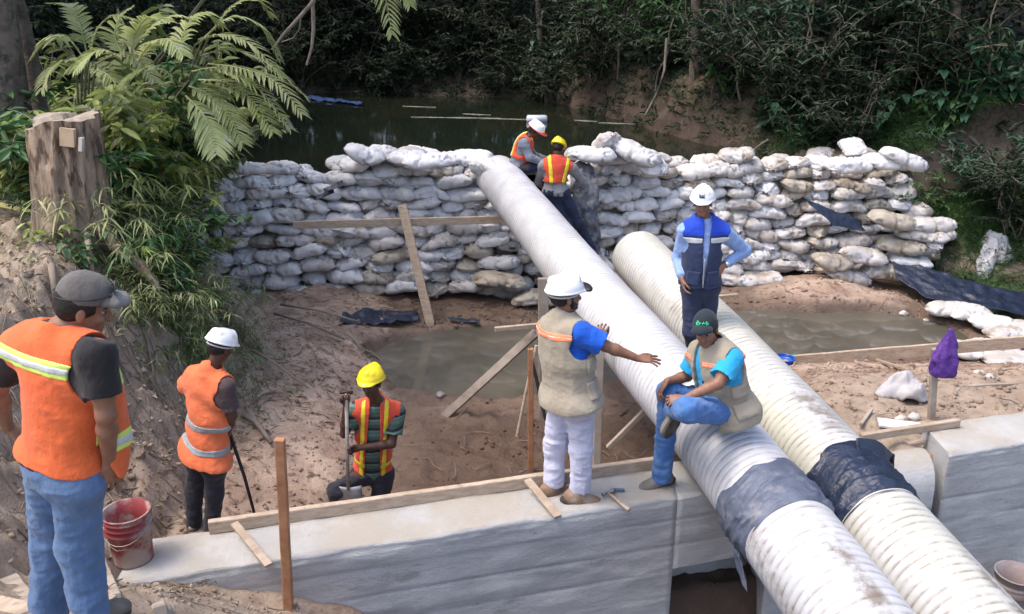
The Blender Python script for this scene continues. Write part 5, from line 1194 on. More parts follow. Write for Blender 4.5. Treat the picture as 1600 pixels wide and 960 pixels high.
# ================================================================== PEOPLE (implicit surfaces, one continuous mesh per body or garment)
def nv(a): a = np.asarray(a, float); return a/(np.linalg.norm(a)+1e-9)
class SD:
    """list of primitives, evaluated on a grid with smooth union / cuts"""
    def __init__(s): s.p = []
    def copy(s, grow=0.0):
        o = SD(); o.p = [dict(q) for q in s.p]
        if grow:
            for q in o.p:
                if q['op'] == 'u': q['g'] = q.get('g', 0)+grow
        return o
    def cone(s, a, b, ra, rb, k=.02, op='u', flat=None, f=1.0): s.p.append(dict(t='c', a=np.array(a, float), b=np.array(b, float), ra=ra, rb=rb, k=k, op=op, flat=None if flat is None else nv(flat), f=f)); return s
    def ell(s, c, M, r, k=.02, op='u'): s.p.append(dict(t='e', c=np.array(c, float), M=np.array(M, float), r=np.array(r, float), k=k, op=op)); return s
    def plane(s, p, n, k=.004): s.p.append(dict(t='p', c=np.array(p, float), n=nv(n), op='i', k=k)); return s       # keep the side n points away from
    def fn(s, f): s.p.append(dict(t='f', f=f, op='i', k=.004)); return s
    def bounds(s, pad):
        lo = np.full(3, 1e9); hi = -lo
        for q in s.p:
            if q['op'] != 'u': continue
            if q['t'] == 'c': pts = [(q['a'], q['ra']), (q['b'], q['rb'])]
            else: pts = [(q['c'], q['r'].max())]
            for c, r in pts: lo = np.minimum(lo, c-r-pad); hi = np.maximum(hi, c+r+pad)
        return lo, hi
    def eval(s, X, Y, Z, F, org, vox, q):
        g = q.get('g', 0)
        if q['t'] == 'p': return (X-q['c'][0])*q['n'][0]+(Y-q['c'][1])*q['n'][1]+(Z-q['c'][2])*q['n'][2]
        if q['t'] == 'f': return q['f'](X, Y, Z)
        if q['t'] == 'c':
            a, b = q['a'], q['b']; d = b-a; L2 = max(d@d, 1e-9); wx, wy, wz = X-a[0], Y-a[1], Z-a[2]
            t = np.clip((wx*d[0]+wy*d[1]+wz*d[2])/L2, 0, 1); wx = wx-t*d[0]; wy = wy-t*d[1]; wz = wz-t*d[2]
            if q['flat'] is not None:
                n = q['flat']; h = (wx*n[0]+wy*n[1]+wz*n[2])*(1/q['f']-1); wx = wx+h*n[0]; wy = wy+h*n[1]; wz = wz+h*n[2]
            return np.sqrt(wx*wx+wy*wy+wz*wz)-(q['ra']+(q['rb']-q['ra'])*t)-g
        M, r = q['M'], q['r']+g; x, y, z = X-q['c'][0], Y-q['c'][1], Z-q['c'][2]
        u = (x*M[0][0]+y*M[0][1]+z*M[0][2])/r[0]; v = (x*M[1][0]+y*M[1][1]+z*M[1][2])/r[1]; w = (x*M[2][0]+y*M[2][1]+z*M[2][2])/r[2]
        k0 = np.sqrt(u*u+v*v+w*w)+1e-6; k1 = np.sqrt((u/r[0])**2+(v/r[1])**2+(w/r[2])**2)+1e-6
        return k0*(k0-1)/k1
    def mesh(s, name, vox, wr=0.0, wf=34, seed=0, m=None, parent=None, base=(0, 0, 0), shell=None):
        lo, hi = s.bounds(.03); n = np.ceil((hi-lo)/vox).astype(int)+1
        ax = [(lo[i]+vox*np.arange(n[i])).astype(np.float32) for i in range(3)]
        F = np.full(n, .2, np.float32)
        for q in s.p:
            if q['op'] == 'i': sl = (slice(None),)*3
            else:
                pad = .05+q.get('g', 0)+q['k']
                if q['t'] == 'c': c0 = np.minimum(q['a'], q['b'])-max(q['ra'], q['rb'])-pad; c1 = np.maximum(q['a'], q['b'])+max(q['ra'], q['rb'])+pad
                else: c0 = q['c']-q['r'].max()-pad; c1 = q['c']+q['r'].max()+pad
                i0 = np.clip(((c0-lo)/vox).astype(int), 0, n-1); i1 = np.clip(((c1-lo)/vox).astype(int)+2, 1, n); sl = tuple(slice(a, b) for a, b in zip(i0, i1))
            X = ax[0][sl[0]][:, None, None]; Y = ax[1][sl[1]][None, :, None]; Z = ax[2][sl[2]][None, None, :]
            d = s.eval(X, Y, Z, F, lo, vox, q).astype(np.float32); G = F[sl]; k = q['k']
            if q['op'] == 'u': h = np.maximum(k-np.abs(G-d), 0)/k; F[sl] = np.minimum(G, d)-h*h*k*.25
            else:
                e = d if q['op'] == 'i' else -d
                h = np.maximum(k-np.abs(G-e), 0)/k; F[sl] = np.maximum(G, e)+h*h*k*.25
        if wr:
            idx = np.nonzero(np.abs(F) < .03); x, y, z = ax[0][idx[0]], ax[1][idx[1]], ax[2][idx[2]]
            w1 = np.sin(x*9+seed)*.5+np.sin(y*11-z*7)*.5
            a = np.abs(vnoise(x*wf*.35+w1, y*wf*.35, z*wf*.62+seed, seed=seed)); b = np.abs(vnoise(x*wf*.8, y*wf*.8+w1, z*wf*1.1+seed, seed=seed+5))
            c_ = np.abs(vnoise(x*wf*.22+w1*.6, y*wf*.22-w1, z*wf*.30+seed*3, seed=seed+9)); F[idx] += ((a-.30)*wr*.85+(b-.30)*wr*.35+(c_-.3)*wr*1.2).astype(np.float32)
        g = openvdb.FloatGrid(.2); g.copyFromArray(np.ascontiguousarray(F)); g.transform = openvdb.createLinearTransform(voxelSize=vox)
        P, T, Q = g.convertToPolygons(isovalue=0.0, adaptivity=0.0)
        P = np.array(P)+lo-np.array(base, float); Fs = []
        if len(Q): Fs.append(np.array(Q)[:, ::-1].astype(np.int32))
        if len(T): Fs.append(np.array(T)[:, ::-1].astype(np.int32))
        me = mesh_np(name, P, Fs)
        # light smoothing
        bm = bmesh.new(); bm.from_mesh(me); bmesh.ops.smooth_vert(bm, verts=bm.verts, factor=.5, use_axis_x=True, use_axis_y=True, use_axis_z=True)
        bmesh.ops.recalc_face_normals(bm, faces=bm.faces); bm.to_mesh(me); bm.free(); me.shade_smooth()
        return link(name, me, m, parent, (0, 0, 0) if parent else tuple(base), True)

SKIN1 = mat('skin_brown', (.27, .14, .088), (.22, .108, .067), scale=20, rough=.5, spec=.35, sss=.08, bump=.1, bscale=120, bdist=.002)
SKIN2 = mat('skin_dark', (.095, .048, .034), (.075, .038, .028), scale=20, rough=.5, spec=.35, bump=.1, bscale=120, bdist=.002)
SKIN3 = mat('skin_tan', (.34, .175, .11), (.29, .145, .09), scale=20, rough=.5, spec=.35, sss=.08, bump=.1, bscale=120, bdist=.002)
M_hair = mat('black_hair', (.012, .010, .009), (.022, .018, .015), scale=60, rough=.6, bump=.6, bscale=150, bdist=.003)
M_eyew = mat('eye_white', (.33, .29, .26), rough=.25)
M_eyed = mat('eye_dark', (.012, .009, .008), rough=.15, spec=.6)
def cloth_mat(name, c1, c2, **k): k.setdefault('scale', 5); k.setdefault('rough', .85); return mat(name, c1, c2, bump=.55, bscale=15, bdist=.022, sheen=.12, spec=.2, stretch=(1, 1, .75), **k)
M_orange = cloth_mat('orange_mesh_fabric', (.74, .15, .045), (.66, .125, .04), c3=(.52, .11, .05), s3=4, lo3=.56, hi3=.75)
M_orange2 = cloth_mat('bright_orange_fabric', (.76, .18, .07), (.68, .155, .06), c3=(.55, .16, .08), s3=6, lo3=.58, hi3=.75)
M_orange3 = cloth_mat('red_orange_fabric', (.70, .09, .045), (.60, .075, .04))
M_lime = mat('lime_tape', (.62, .78, .16), (.55, .7, .14), rough=.45, spec=.5)
M_yel = mat('yellow_tape_fabric', (.80, .66, .04), (.72, .58, .05), rough=.5)
M_silver = mat('silver_tape', (.52, .55, .56), (.42, .45, .47), scale=30, rough=.35, spec=.6)
M_silverd = mat('dull_silver_tape', (.34, .36, .37), (.26, .28, .29), scale=14, rough=.5)
M_jean = cloth_mat('blue_denim', (.07, .13, .25), (.105, .175, .31), c3=(.16, .22, .34), s3=4, lo3=.54, hi3=.74)
M_jean2 = cloth_mat('mid_denim', (.05, .13, .33), (.075, .175, .40), c3=(.13, .24, .44), s3=5, lo3=.56, hi3=.76)
M_navyp = cloth_mat('navy_trousers', (.018, .025, .055), (.026, .034, .07))
M_darkp = cloth_mat('dark_work_trousers', (.025, .028, .04), (.04, .04, .05), c3=(.10, .08, .065), s3=6, lo3=.56, hi3=.74)
M_whitep = cloth_mat('lilac_white_trousers', (.56, .56, .68), (.50, .50, .62))
M_black = cloth_mat('black_shirt', (.018, .016, .018), (.028, .026, .028))
M_brownsh = cloth_mat('brown_grey_shirt', (.065, .042, .045), (.09, .06, .06), c3=(.16, .13, .13), s3=7, lo3=.55, hi3=.7)
M_khaki = cloth_mat('khaki_vest_cloth', (.29, .25, .19), (.345, .30, .235))
M_rblue = cloth_mat('royal_blue_shirt', (.012, .085, .46), (.015, .105, .54))
M_cyan = cloth_mat('turquoise_shirt', (.02, .30, .58), (.03, .36, .64))
M_lblue = cloth_mat('light_blue_shirt', (.22, .34, .62), (.28, .40, .68))
M_navyv = cloth_mat('navy_vest_cloth', (.022, .032, .075), (.032, .045, .10))
M_vblue = cloth_mat('vest_blue_yoke', (.015, .05, .40), (.02, .065, .48))
M_greysh = cloth_mat('grey_blue_shirt', (.15, .17, .21), (.21, .23, .27), c3=(.30, .28, .26), s3=6, lo3=.56, hi3=.72)
M_greyw = cloth_mat('grey_wet_shirt', (.20, .20, .21), (.28, .28, .29))
M_boot = mat('brown_leather', (.20, .125, .08), (.27, .18, .12), scale=9, rough=.75, bump=.4, c3=(.33, .27, .21), s3=10, lo3=.52, hi3=.7)
M_bootd = mat('dusty_boot', (.13, .115, .10), (.20, .18, .16), scale=9, rough=.85, bump=.5)
M_bootk = mat('dark_boot', (.05, .042, .038), (.09, .075, .06), scale=9, rough=.8, bump=.4)
M_sole = mat('rubber_sole', (.035, .032, .03), (.10, .09, .075), scale=12, rough=.85, bump=.5)
M_hatw = mat('white_helmet', (.80, .80, .82), (.74, .74, .76), scale=3, rough=.28, spec=.5, c3=(.6, .57, .52), s3=14, lo3=.66, hi3=.74)
M_haty = mat('yellow_helmet', (.82, .66, .015), (.76, .58, .015), scale=3, rough=.30, spec=.5, c3=(.5, .38, .08), s3=9, lo3=.62, hi3=.74)
M_capg = cloth_mat('grey_cap_cloth', (.105, .095, .09), (.14, .13, .12), c3=(.20, .19, .18), s3=7, lo3=.55, hi3=.7)
M_capk = cloth_mat('black_cap_cloth', (.014, .02, .028), (.02, .028, .036))
M_green = mat('green_print', (.05, .62, .30), rough=.5)
M_red = mat('red_plastic', (.60, .08, .06), rough=.4)
def stripes_mat():
    m = bpy.data.materials.new('striped_polo'); nt, b = nodes_of(m); N = nt.nodes; L = nt.links
    tc = N.new('ShaderNodeTexCoord'); sp = N.new('ShaderNodeSeparateXYZ'); L.new(tc.outputs['Object'], sp.inputs[0])
    ns = N.new('ShaderNodeTexNoise'); ns.inputs['Scale'].default_value = 5; L.new(tc.outputs['Object'], ns.inputs['Vector'])
    a = N.new('ShaderNodeMath'); a.operation = 'MULTIPLY_ADD'; a.inputs[1].default_value = .03; L.new(ns.outputs['Fac'], a.inputs[0]); L.new(sp.outputs[2], a.inputs[2])
    m1 = N.new('ShaderNodeMath'); m1.operation = 'MULTIPLY'; m1.inputs[1].default_value = 8.2; L.new(a.outputs[0], m1.inputs[0])
    f = N.new('ShaderNodeMath'); f.operation = 'FRACT'; L.new(m1.outputs[0], f.inputs[0])
    r = N.new('ShaderNodeValToRGB'); r.color_ramp.interpolation = 'CONSTANT'; e = r.color_ramp.elements
    e[0].position = 0; e[0].color = (.075, .13, .10, 1); e[1].position = .5; e[1].color = (.018, .022, .03, 1)
    for p_, c_ in ((.12, (.11, .18, .14, 1)), (.20, (.075, .13, .10, 1)), (.34, (.13, .20, .16, 1)), (.72, (.05, .09, .07, 1))): q = e.new(p_); q.color = c_
    L.new(f.outputs[0], r.inputs[0]); L.new(r.outputs[0], b.inputs['Base Color']); b.inputs['Roughness'].default_value = .85
    return m
M_polo = stripes_mat()

class Person:
    """joint positions in world metres; r = right, l = left of the person"""
    def __init__(s, J, face, front=None, size=1.0, vox=.006, base=None, label='', skin=SKIN1, fat=1.0, group=None, chestd=1.0):
        s.J = {k: np.array(v, float) for k, v in J.items()}; J = s.J; s.vox = vox; s.z = size; s.fat = fat
        s.base = np.array(base, float); s.skin = skin
        s.lat = nv(J['shl']-J['shr']); s.up = nv(J['neck']-J['pel']); s.fr = nv(np.cross(s.up, s.lat))*-1
        s.fr = nv(np.cross(s.lat, s.up)); 
        if front is not None and s.fr@np.array(front, float) < 0: s.fr = -s.fr
        s.face = nv(face); s.label = label; s.group = group; s.chd = chestd
        hu = nv(J['head']-J['neck'])*.35+np.array([0, 0, .65]); hu = hu-s.face*(hu@s.face); s.hup = nv(hu); s.hlat = nv(np.cross(s.hup, s.face))   # hlat: towards person's left
        s.HM = np.array([s.hlat, s.face, s.hup])
    def torso(s, S, g=0.0, hips=True, k=.06, low=0.0):
        J = s.J; z = s.z; f = s.fat; M = np.array([s.lat, s.fr, s.up]); hl = nv(J['hpl']-J['hpr']); hup = nv(s.up*.5+np.cross(hl, s.fr)*0+s.up*.5); L_ = np.linalg.norm(J['neck']-J['pel'])
        at = lambda t, y=0: J['pel']+(J['neck']-J['pel'])*t+s.fr*y
        hw = np.linalg.norm(J['hpl']-J['hpr'])/2+.085*z; sw = np.linalg.norm(J['shl']-J['shr'])/2
        Mh = np.array([hl, s.fr, s.up])
        if hips: S.ell(at(.0, -.005), Mh, (hw*1.0*f+g, .125*z*f+g, .12*z+g), k)
        S.ell(at(.25, .005), M, (.150*z*f+g, .118*z*f*s.chd+g, .17*z+g), k)
        S.ell(at(.55, .005), M, (.160*z*f+g, .120*z*f*s.chd+g, .17*z+g), k)
        S.ell(at(.80, .0), M, (sw*.92+g, .105*z*f+g, .12*z+g), k)
        for q in ('shl', 'shr'): S.cone(at(.93), J[q]-s.up*.005, .062*z+g, .062*z+g, k*.7)
        S.cone(at(.97), J['neck']+s.up*.02, .062*z+g, .05*z+g, k*.6)
        return S
    def body(s, hands):
        J = s.J; z = s.z; S = SD(); s.torso(S)
        h = J['head']
        S.cone(J['neck']-s.up*.02, h-s.hup*.07-s.face*.012, .057*z, .054*z, .03)
        hd = lambda x, y, w: h+s.hlat*x*z+s.face*y*z+s.hup*w*z
        S.ell(hd(0, -.012, .03), s.HM, (.075*z, .094*z, .088*z), .03); S.ell(hd(0, .022, -.045), s.HM, (.056*z, .062*z, .062*z), .035); S.ell(hd(0, .055, -.088), s.HM, (.028*z, .026*z, .020*z), .03)
        S.cone(hd(0, .078, .012), hd(0, .103, -.030), .009*z, .014*z, .012)
        for q in (-1, 1):
            S.ell(hd(.032*q, .078, .004), s.HM, (.017*z, .012*z, .011*z), .008, 's'); S.cone(hd(.012*q, .083, .026), hd(.048*q, .070, .026), .007*z, .006*z, .012)
            S.ell(hd(.032*q, .068, -.028), s.HM, (.022*z, .016*z, .018*z), .02); S.ell(hd(.078*q, -.005, -.008), s.HM, (.009*z, .018*z, .032*z), .006); S.cone(hd(.012*q, .100, -.036), hd(.010*q, .094, -.036), .007*z, .007*z, .006)
        S.cone(hd(-.018, .082, -.058), hd(.018, .082, -.058), .006*z, .006*z, .006); S.cone(hd(-.015, .080, -.070), hd(.015, .080, -.070), .007*z, .007*z, .006)
        for q in 'rl':
            S.cone(J['sh'+q], J['el'+q], .052*z, .039*z, .03); S.cone(J['sh'+q]*.6+J['el'+q]*.4, J['sh'+q]*.4+J['el'+q]*.6, .046*z, .043*z, .03)
            m = J['el'+q]*.7+J['wr'+q]*.3; S.cone(J['el'+q], m, .038*z, .040*z, .02); S.cone(m, J['wr'+q], .040*z, .025*z, .02)
            S.cone(J['hp'+q], J['kn'+q], .083*z, .052*z, .04); c = J['kn'+q]*.7+J['an'+q]*.3; S.cone(J['kn'+q], c, .05*z, .053*z, .02); S.cone(c, J['an'+q], .053*z, .036*z, .02)
            hb, d, dn, la = s.foot(q); S.cone(J['an'+q], hb+d*.03*z, .036*z, .030*z, .02); S.cone(hb+d*.03*z, hb+d*.17*z+dn*.008, .028*z, .020*z, .02)
            if hands.get(q): s.hand(S, q, **hands[q])
        o = S.mesh('person', s.vox, 0, m=s.skin, base=s.base); s.root = o; tag(o, s.label, 'person', s.group)
        # eyes and brows
        e = SD()
        for q in (-1, 1): 
            w = SD().ell(hd(.032*q, .069, .004), s.HM, (.012*z, .010*z, .0085*z)); w.mesh('eye', .003, 0, m=M_eyew, parent=o, base=s.base); e.ell(hd(.031*q, .0795, .003), s.HM, (.0062*z, .005*z, .0068*z), .001)
        e.mesh('pupils', .0022, 0, m=M_eyed, parent=o, base=s.base)
        b = SD(); 
        for q in (-1, 1): b.cone(hd(.014*q, .0915, .027), hd(.05*q, .076, .028), .0045*z, .0035*z, .003)
        b.mesh('eyebrows', .003, 0, m=M_hair, parent=o, base=s.base)
        return o
    def foot(s, q, solen=None, zz=None):
        J = s.J; z = zz or s.z; a, t = J['an'+q], J['to'+q]; d = nv(t-a); sh = nv(a-J['kn'+q]); solen = solen or getattr(s, 'solen', None)
        dn = solen[q] if solen and q in solen else sh-d*(sh@d); dn = nv(np.array(dn)-d*(np.array(dn)@d)); lat = nv(np.cross(dn, d)); return a+dn*.045*z-d*.055*z, d, dn, lat
    def hand(s, S, q, d, n, curl=.5, spread=.25, thumb=.6, side=1, fl=1.0):
        """d: direction wrist->knuckles, n: palm normal (where the palm faces)"""
        z = s.z*1.02; w = s.J['wr'+q]; d = nv(d); n = nv(np.array(n)-d*(np.array(n)@d)); l = nv(np.cross(n, d))*side       # l points to the thumb side
        kn = w+d*.088*z; M = np.array([d, l, n])
        S.cone(w, w+d*.03*z, .027*z, .030*z, .015, flat=n, f=.62)
        S.ell(w+d*.052*z, M, (.046*z, .040*z, .016*z), .015)
        for i, (off, L_, r) in enumerate(((.031, .072, .0092), (.010, .080, .0094), (-.011, .074, .0090), (-.031, .058, .0080))):
            L_ *= fl; b = kn+l*off*z-d*(.006 if i in (0, 3) else 0)*z; a = (off/.031)*spread; f0 = nv(d*math.cos(a)+l*math.sin(a))
            c1, c2, c3 = curl*.75*(1+.08*i), curl*1.75*(1+.08*i), curl*2.5*(1+.08*i); p = b-f0*.02*z
            S.cone(p, b, r*z*1.05, r*z*1.05, .008)
            for c, ll in ((c1, .42), (c2, .32), (c3, .26)):
                dd = f0*math.cos(c)+n*math.sin(c); e = b+dd*L_*ll*z; S.cone(b, e, r*z, r*z*.93, .003); b = e
        tb = w+d*.022*z+l*.024*z+n*.004*z; t1 = nv(d*.75+l*.75*(1-thumb*.35)+n*thumb*.7); m_ = tb+t1*.038*z; t2 = nv(d*.9+l*(.35-.5*thumb)+n*thumb*.9); m2 = m_+t2*.032*z; t3 = nv(d*1+l*(.1-.6*thumb)+n*thumb*.9)
        S.cone(tb, m_, .0145*z, .0115*z, .012); S.cone(m_, m2, .0112*z, .0104*z, .004); S.cone(m2, m2+t3*.026*z, .0104*z, .0088*z, .004)
    def trousers(s, m, r0=.098, r1=.074, r2=.068, hem=.0, g=.014, wr=.011, top=.17, name='trousers', seed=1, kend=None):
        J = s.J; z = s.z; S = SD()
        for q in 'lr':
            a = J['an'+q]; d = nv(a-J['kn'+q]); c = a+d*hem
            S.cone(J['kn'+q], c, r1*z, r2*z, .025); S.cone(c+d*(r2+.028)*z, c+d*(r2+.10)*z, .10*z, .10*z, .006, 's'); S.cone(J['hp'+q], J['kn'+q], r0*z, r1*z, .045)
        T_ = SD(); s.torso(T_, g); S.p += T_.p[:2]
        wp, up_, fr_ = J['pel']+s.up*top*z, s.up, s.fr
        S.fn(lambda X, Y, Z: np.minimum((X-wp[0])*up_[0]+(Y-wp[1])*up_[1]+(Z-wp[2])*up_[2], .155-((X-wp[0])*fr_[0]+(Y-wp[1])*fr_[1]+(Z-wp[2])*fr_[2])))
        return S.mesh(name, s.vox, wr, 34, seed, m, s.root, s.base)
    def shirt(s, m, sleeve=.55, g=.014, gs=.016, low=-.05, wr=.008, name='shirt', seed=2, loose=1.0, long=False, cuff=.0, hips=True):
        J = s.J; z = s.z; S = SD()
        for q in 'rl':
            a, b, w = J['sh'+q], J['el'+q], J['wr'+q]
            if long:
                S.cone(a, b, .06*z+gs, .047*z+gs, .03); c = b+(w-b)*(1-cuff); S.cone(b, c, .046*z+gs, .034*z+gs, .02)
            else:
                e = a+(b-a)*sleeve; d = nv(b-a); r2 = (.050+.008*loose)*z+gs; S.cone(a, e, .056*z+gs, r2, .03); S.cone(e+d*(r2-.005), e+d*(r2+.09), .12*z, .12*z, .006, 's')
        T_ = SD(); s.torso(T_, g, hips=hips); S.p += T_.p
        S.plane(J['pel']+s.up*low*z, -s.up); n = J['neck']+s.up*.035; S.plane(n, nv(s.up*.9+s.fr*.25))
        return S.mesh(name, s.vox, wr, 34, seed, m, s.root, s.base)
    def vestS(s, g=.034, low=-.03, arm=.088, neckr=.075, vneck=.0, open_=None, opentop=0.0, flare=0.0):
        J = s.J; z = s.z; S = SD(); s.torso(S, g)
        if flare: M = np.array([s.lat, s.fr, s.up]); S.ell(J['pel']+s.up*low*z*.5, M, (.17*z*s.fat+g+flare, .14*z*s.fat+g+flare, .16*z), .06)
        for q, sg in (('r', -1), ('l', 1)):
            a = J['sh'+q]+s.lat*sg*.012; S.cone(a-s.up*.10*z, a+s.lat*sg*.10-s.up*.06*z, arm*z, arm*z*1.2, .012, 's'); S.cone(a-s.up*.01*z, a+s.lat*sg*.12, (arm-.014)*z, arm*z*1.2, .012, 's')
        n = J['neck']+s.up*.055*z+s.fr*.012; S.ell(n, np.array([s.lat, s.fr, s.up]), (neckr*z, neckr*z*.9, .055*z), .012, 's')
        S.plane(J['pel']+s.up*low*z, -s.up)
        if open_ is not None:
            w0, w1 = open_; P0 = J['pel']; up, lat, fr = s.up, s.lat, s.fr; H_ = np.linalg.norm(J['neck']-P0)
            def f(X, Y, Z):
                x, y, zz = X-P0[0], Y-P0[1], Z-P0[2]; h = (x*up[0]+y*up[1]+zz*up[2])/H_; l = x*lat[0]+y*lat[1]+zz*lat[2]; r = x*fr[0]+y*fr[1]+zz*fr[2]
                w = w0+(w1-w0)*np.clip(h, 0, 1); return np.minimum(w-np.abs(l), r-.0)
            S.fn(f)
        return S
    def vest(s, m, wr=.009, seed=4, **k): s.vk = k; s.vwr = wr; return s.vestS(**k).mesh('vest', s.vox, wr, 26, seed, m, s.root, s.base)
    def band(s, m, f, grow=.005, wr=.009, seed=4, name='reflective_stripe', vox=None, **kk):
        """strip lying on the vest where f(h, l, r) < 0; h height 0 pelvis..1 neck, l towards left, r towards front"""
        k = dict(s.vk); k.update(kk); S = s.vestS(**k).copy(grow); P0 = s.J['pel']; up, lat, fr = s.up, s.lat, s.fr; H_ = np.linalg.norm(s.J['neck']-P0)
        def g(X, Y, Z):
            x, y, zz = X-P0[0], Y-P0[1], Z-P0[2]; return f((x*up[0]+y*up[1]+zz*up[2])/H_, x*lat[0]+y*lat[1]+zz*lat[2], x*fr[0]+y*fr[1]+zz*fr[2])
        S.fn(g); return S.mesh(name, vox or s.vox, s.vwr, 26, seed, m, s.root, s.base)
    def boots(s, m, L_=.30, only='rl', ms=M_sole, scale=1.0, solen=None):
        J = s.J; z = s.z*scale
        for q in only:
            a = J['an'+q]; sh = nv(a-J['kn'+q]); hb, d, dn, lat = s.foot(q, solen, z); M = np.array([d, lat, dn])
            S = SD(); S.cone(a-sh*.06*z, a+dn*.01, .054*z, .054*z, .03); S.ell(hb+d*.04*z, M, (.075*z, .046*z, .055*z), .03); S.cone(hb+d*.03*z, hb+d*.16*z+dn*.006, .046*z, .037*z, .03); S.ell(hb+d*.15*z+dn*.008, M, (.095*z, .050*z, .038*z), .03); S.ell(hb+d*.205*z+dn*.010, M, (.05*z, .046*z, .034*z), .02)
            S.plane(hb+dn*.030*z, dn); b = S.mesh('boot', s.vox, .003, 60, 3, m, s.root, s.base)
            S = SD(); S.ell(hb+d*.02*z+dn*.036*z, M, (.068*z, .046*z, .08), .01); S.ell(hb+d*.16*z+dn*.036*z, M, (.10*z, .052*z, .08), .03); S.plane(hb+dn*.026*z, -dn); S.plane(hb+dn*.050*z, dn)
            S.mesh('sole', s.vox, 0, m=ms, parent=b, base=s.base)
    def helmet(s, m, back=.0, tilt=0.0, visor=None, ratchet=True, sc=1.0, peak=.045):
        z = s.z*sc; R_ = Matrix.Rotation(tilt, 3, Vector(s.hlat)); fr = np.array(R_ @ Vector(s.face)); up = np.array(R_ @ Vector(s.hup)); lat = s.hlat; M = np.array([lat, fr, up]); c = s.J['head']+s.hup*.048*z-s.face*.006
        S = SD(); S.ell(c, M, (.116*z, .138*z, .114*z), .01); S.cone(c-fr*.085*z+up*.073*z, c+fr*.075*z+up*.071*z, .040*z, .040*z, .012)
        for q in (-1, 1): S.cone(c-fr*.07*z+up*.070*z+lat*q*.036*z, c+fr*.07*z+up*.066*z+lat*q*.036*z, .030*z, .030*z, .010)
        S.plane(c-up*.0, -up)
        S.p.append(dict(t='e', c=c+up*.004, M=M, r=np.array([.122*z, .145*z, .011*z]), k=.010, op='u')); S.p.append(dict(t='e', c=c+fr*(.080+peak*.4)*z-up*.006, M=M, r=np.array([.078*z, (.055+peak*.45)*z, .009*z]), k=.012, op='u'))
        o = S.mesh('hard_hat', min(s.vox, .005), 0, m=m, parent=s.root, base=s.base)
        if ratchet:
            S = SD(); S.ell(c-up*.028*z-fr*.01, M, (.096*z, .112*z, .014*z), .005); S.mesh('headband', .005, 0, m=mat('band_grey', (.5, .5, .5), rough=.5), parent=o, base=s.base)
            S = SD(); S.ell(c-up*.035*z-fr*.105*z, M, (.03*z, .014*z, .018*z), .005); S.mesh('ratchet', .004, 0, m=mat('band_dark', (.04, .04, .04), rough=.5), parent=o, base=s.base)
        s.hc = (c, M, z); return o
    def hair(s, m=M_hair, cut=.005, beard=False, grow=.006):
        z = s.z; h = s.J['head']; hd = lambda x, y, w: h+s.hlat*x*z+s.face*y*z+s.hup*w*z; S = SD()
        S.ell(hd(0, -.014, .03), s.HM, (.078*z+grow, .096*z+grow, .092*z+grow), .02); S.ell(hd(0, -.05, -.012), s.HM, (.066*z, .052*z, .045*z), .03)
        fc, up, lat = s.face, s.hup, s.hlat
        def f(X, Y, Z):
            x, y, w = X-h[0], Y-h[1], Z-h[2]; r = x*fc[0]+y*fc[1]+w*fc[2]; u = x*up[0]+y*up[1]+w*up[2]; return np.minimum(r-.045*z+np.clip(-u, 0, 1)*1.6, .085-u)*1.0
        S.fn(f); S.plane(hd(0, -.05, -.075), -s.hup+s.face*.0)
        o = S.mesh('hair', .005, .003, 90, 5, m, s.root, s.base)
        if beard:
            S = SD(); S.ell(hd(0, .024, -.05), s.HM, (.060*z, .064*z, .062*z), .02); S.ell(hd(0, .057, -.088), s.HM, (.032*z, .030*z, .024*z), .02)
            for q in (-1, 1): S.cone(hd(.068*q, .012, -.005), hd(.055*q, .03, -.06), .012*z, .015*z, .02)
            S.ell(hd(0, .10, -.02), s.HM, (.045*z, .05*z, .052*z), .02, 's')
            S.mesh('beard', .005, .003, 90, 6, m, s.root, s.base)
        return o
    def cap(s, m, tilt=0.0, bill=.075, sc=1.0, mb=None):
        z = s.z*sc; R_ = Matrix.Rotation(tilt, 3, Vector(s.hlat)); fr = np.array(R_ @ Vector(s.face)); up = np.array(R_ @ Vector(s.hup)); lat = s.hlat; M = np.array([lat, fr, up]); c = s.J['head']+s.hup*.035*z-s.face*.008
        S = SD(); S.ell(c+up*.012*z, M, (.088*z, .106*z, .110*z), .01); S.ell(c+fr*.03*z+up*.03*z, M, (.078*z, .078*z, .075*z), .02); S.plane(c+up*.0, -up); S.cone(c+up*.115*z, c+up*.118*z, .009, .007, .004)
        o = S.mesh('cap', .005, .0025, 50, 4, m, s.root, s.base)
        S = SD(); S.ell(c+fr*.105*z+up*.004*z, M, (.078*z, (.045+bill)*z, .045*z), .006); b = c+fr*.105*z-up*.012
        S.ell(c+fr*.105*z-up*.012*z, M, (.076*z, (.045+bill)*z, .045*z), .004, 's'); S.plane(c-up*.012*z, -up); S.plane(c+fr*.05*z, -fr); S.mesh('bill', .0035, 0, m=mb or m, parent=o, base=s.base)
        s.hc = (c, M, z); return o
def JP(y0, **k):
    out = {}
    for n, (u, v, dy) in k.items(): out[n] = aty(u, v, y0+dy)
    return out
def lens(P, nm=''):
    J = P.J; f = lambda a, b: round(float(np.linalg.norm(J[a]-J[b])), 2)
    0 and print('LEN', nm, 'torso', f('pel', 'neck'), 'sh', f('shl', 'shr'), 'hips', f('hpl', 'hpr'), 'neck-head', f('neck', 'head'), *[f"{q}: ua{f('sh'+q,'el'+q)} fa{f('el'+q,'wr'+q)} th{f('hp'+q,'kn'+q)} ca{f('kn'+q,'an'+q)}" for q in 'rl'], 'footz', [round(float(J['an'+q][2]), 2) for q in 'rl'])
G = None
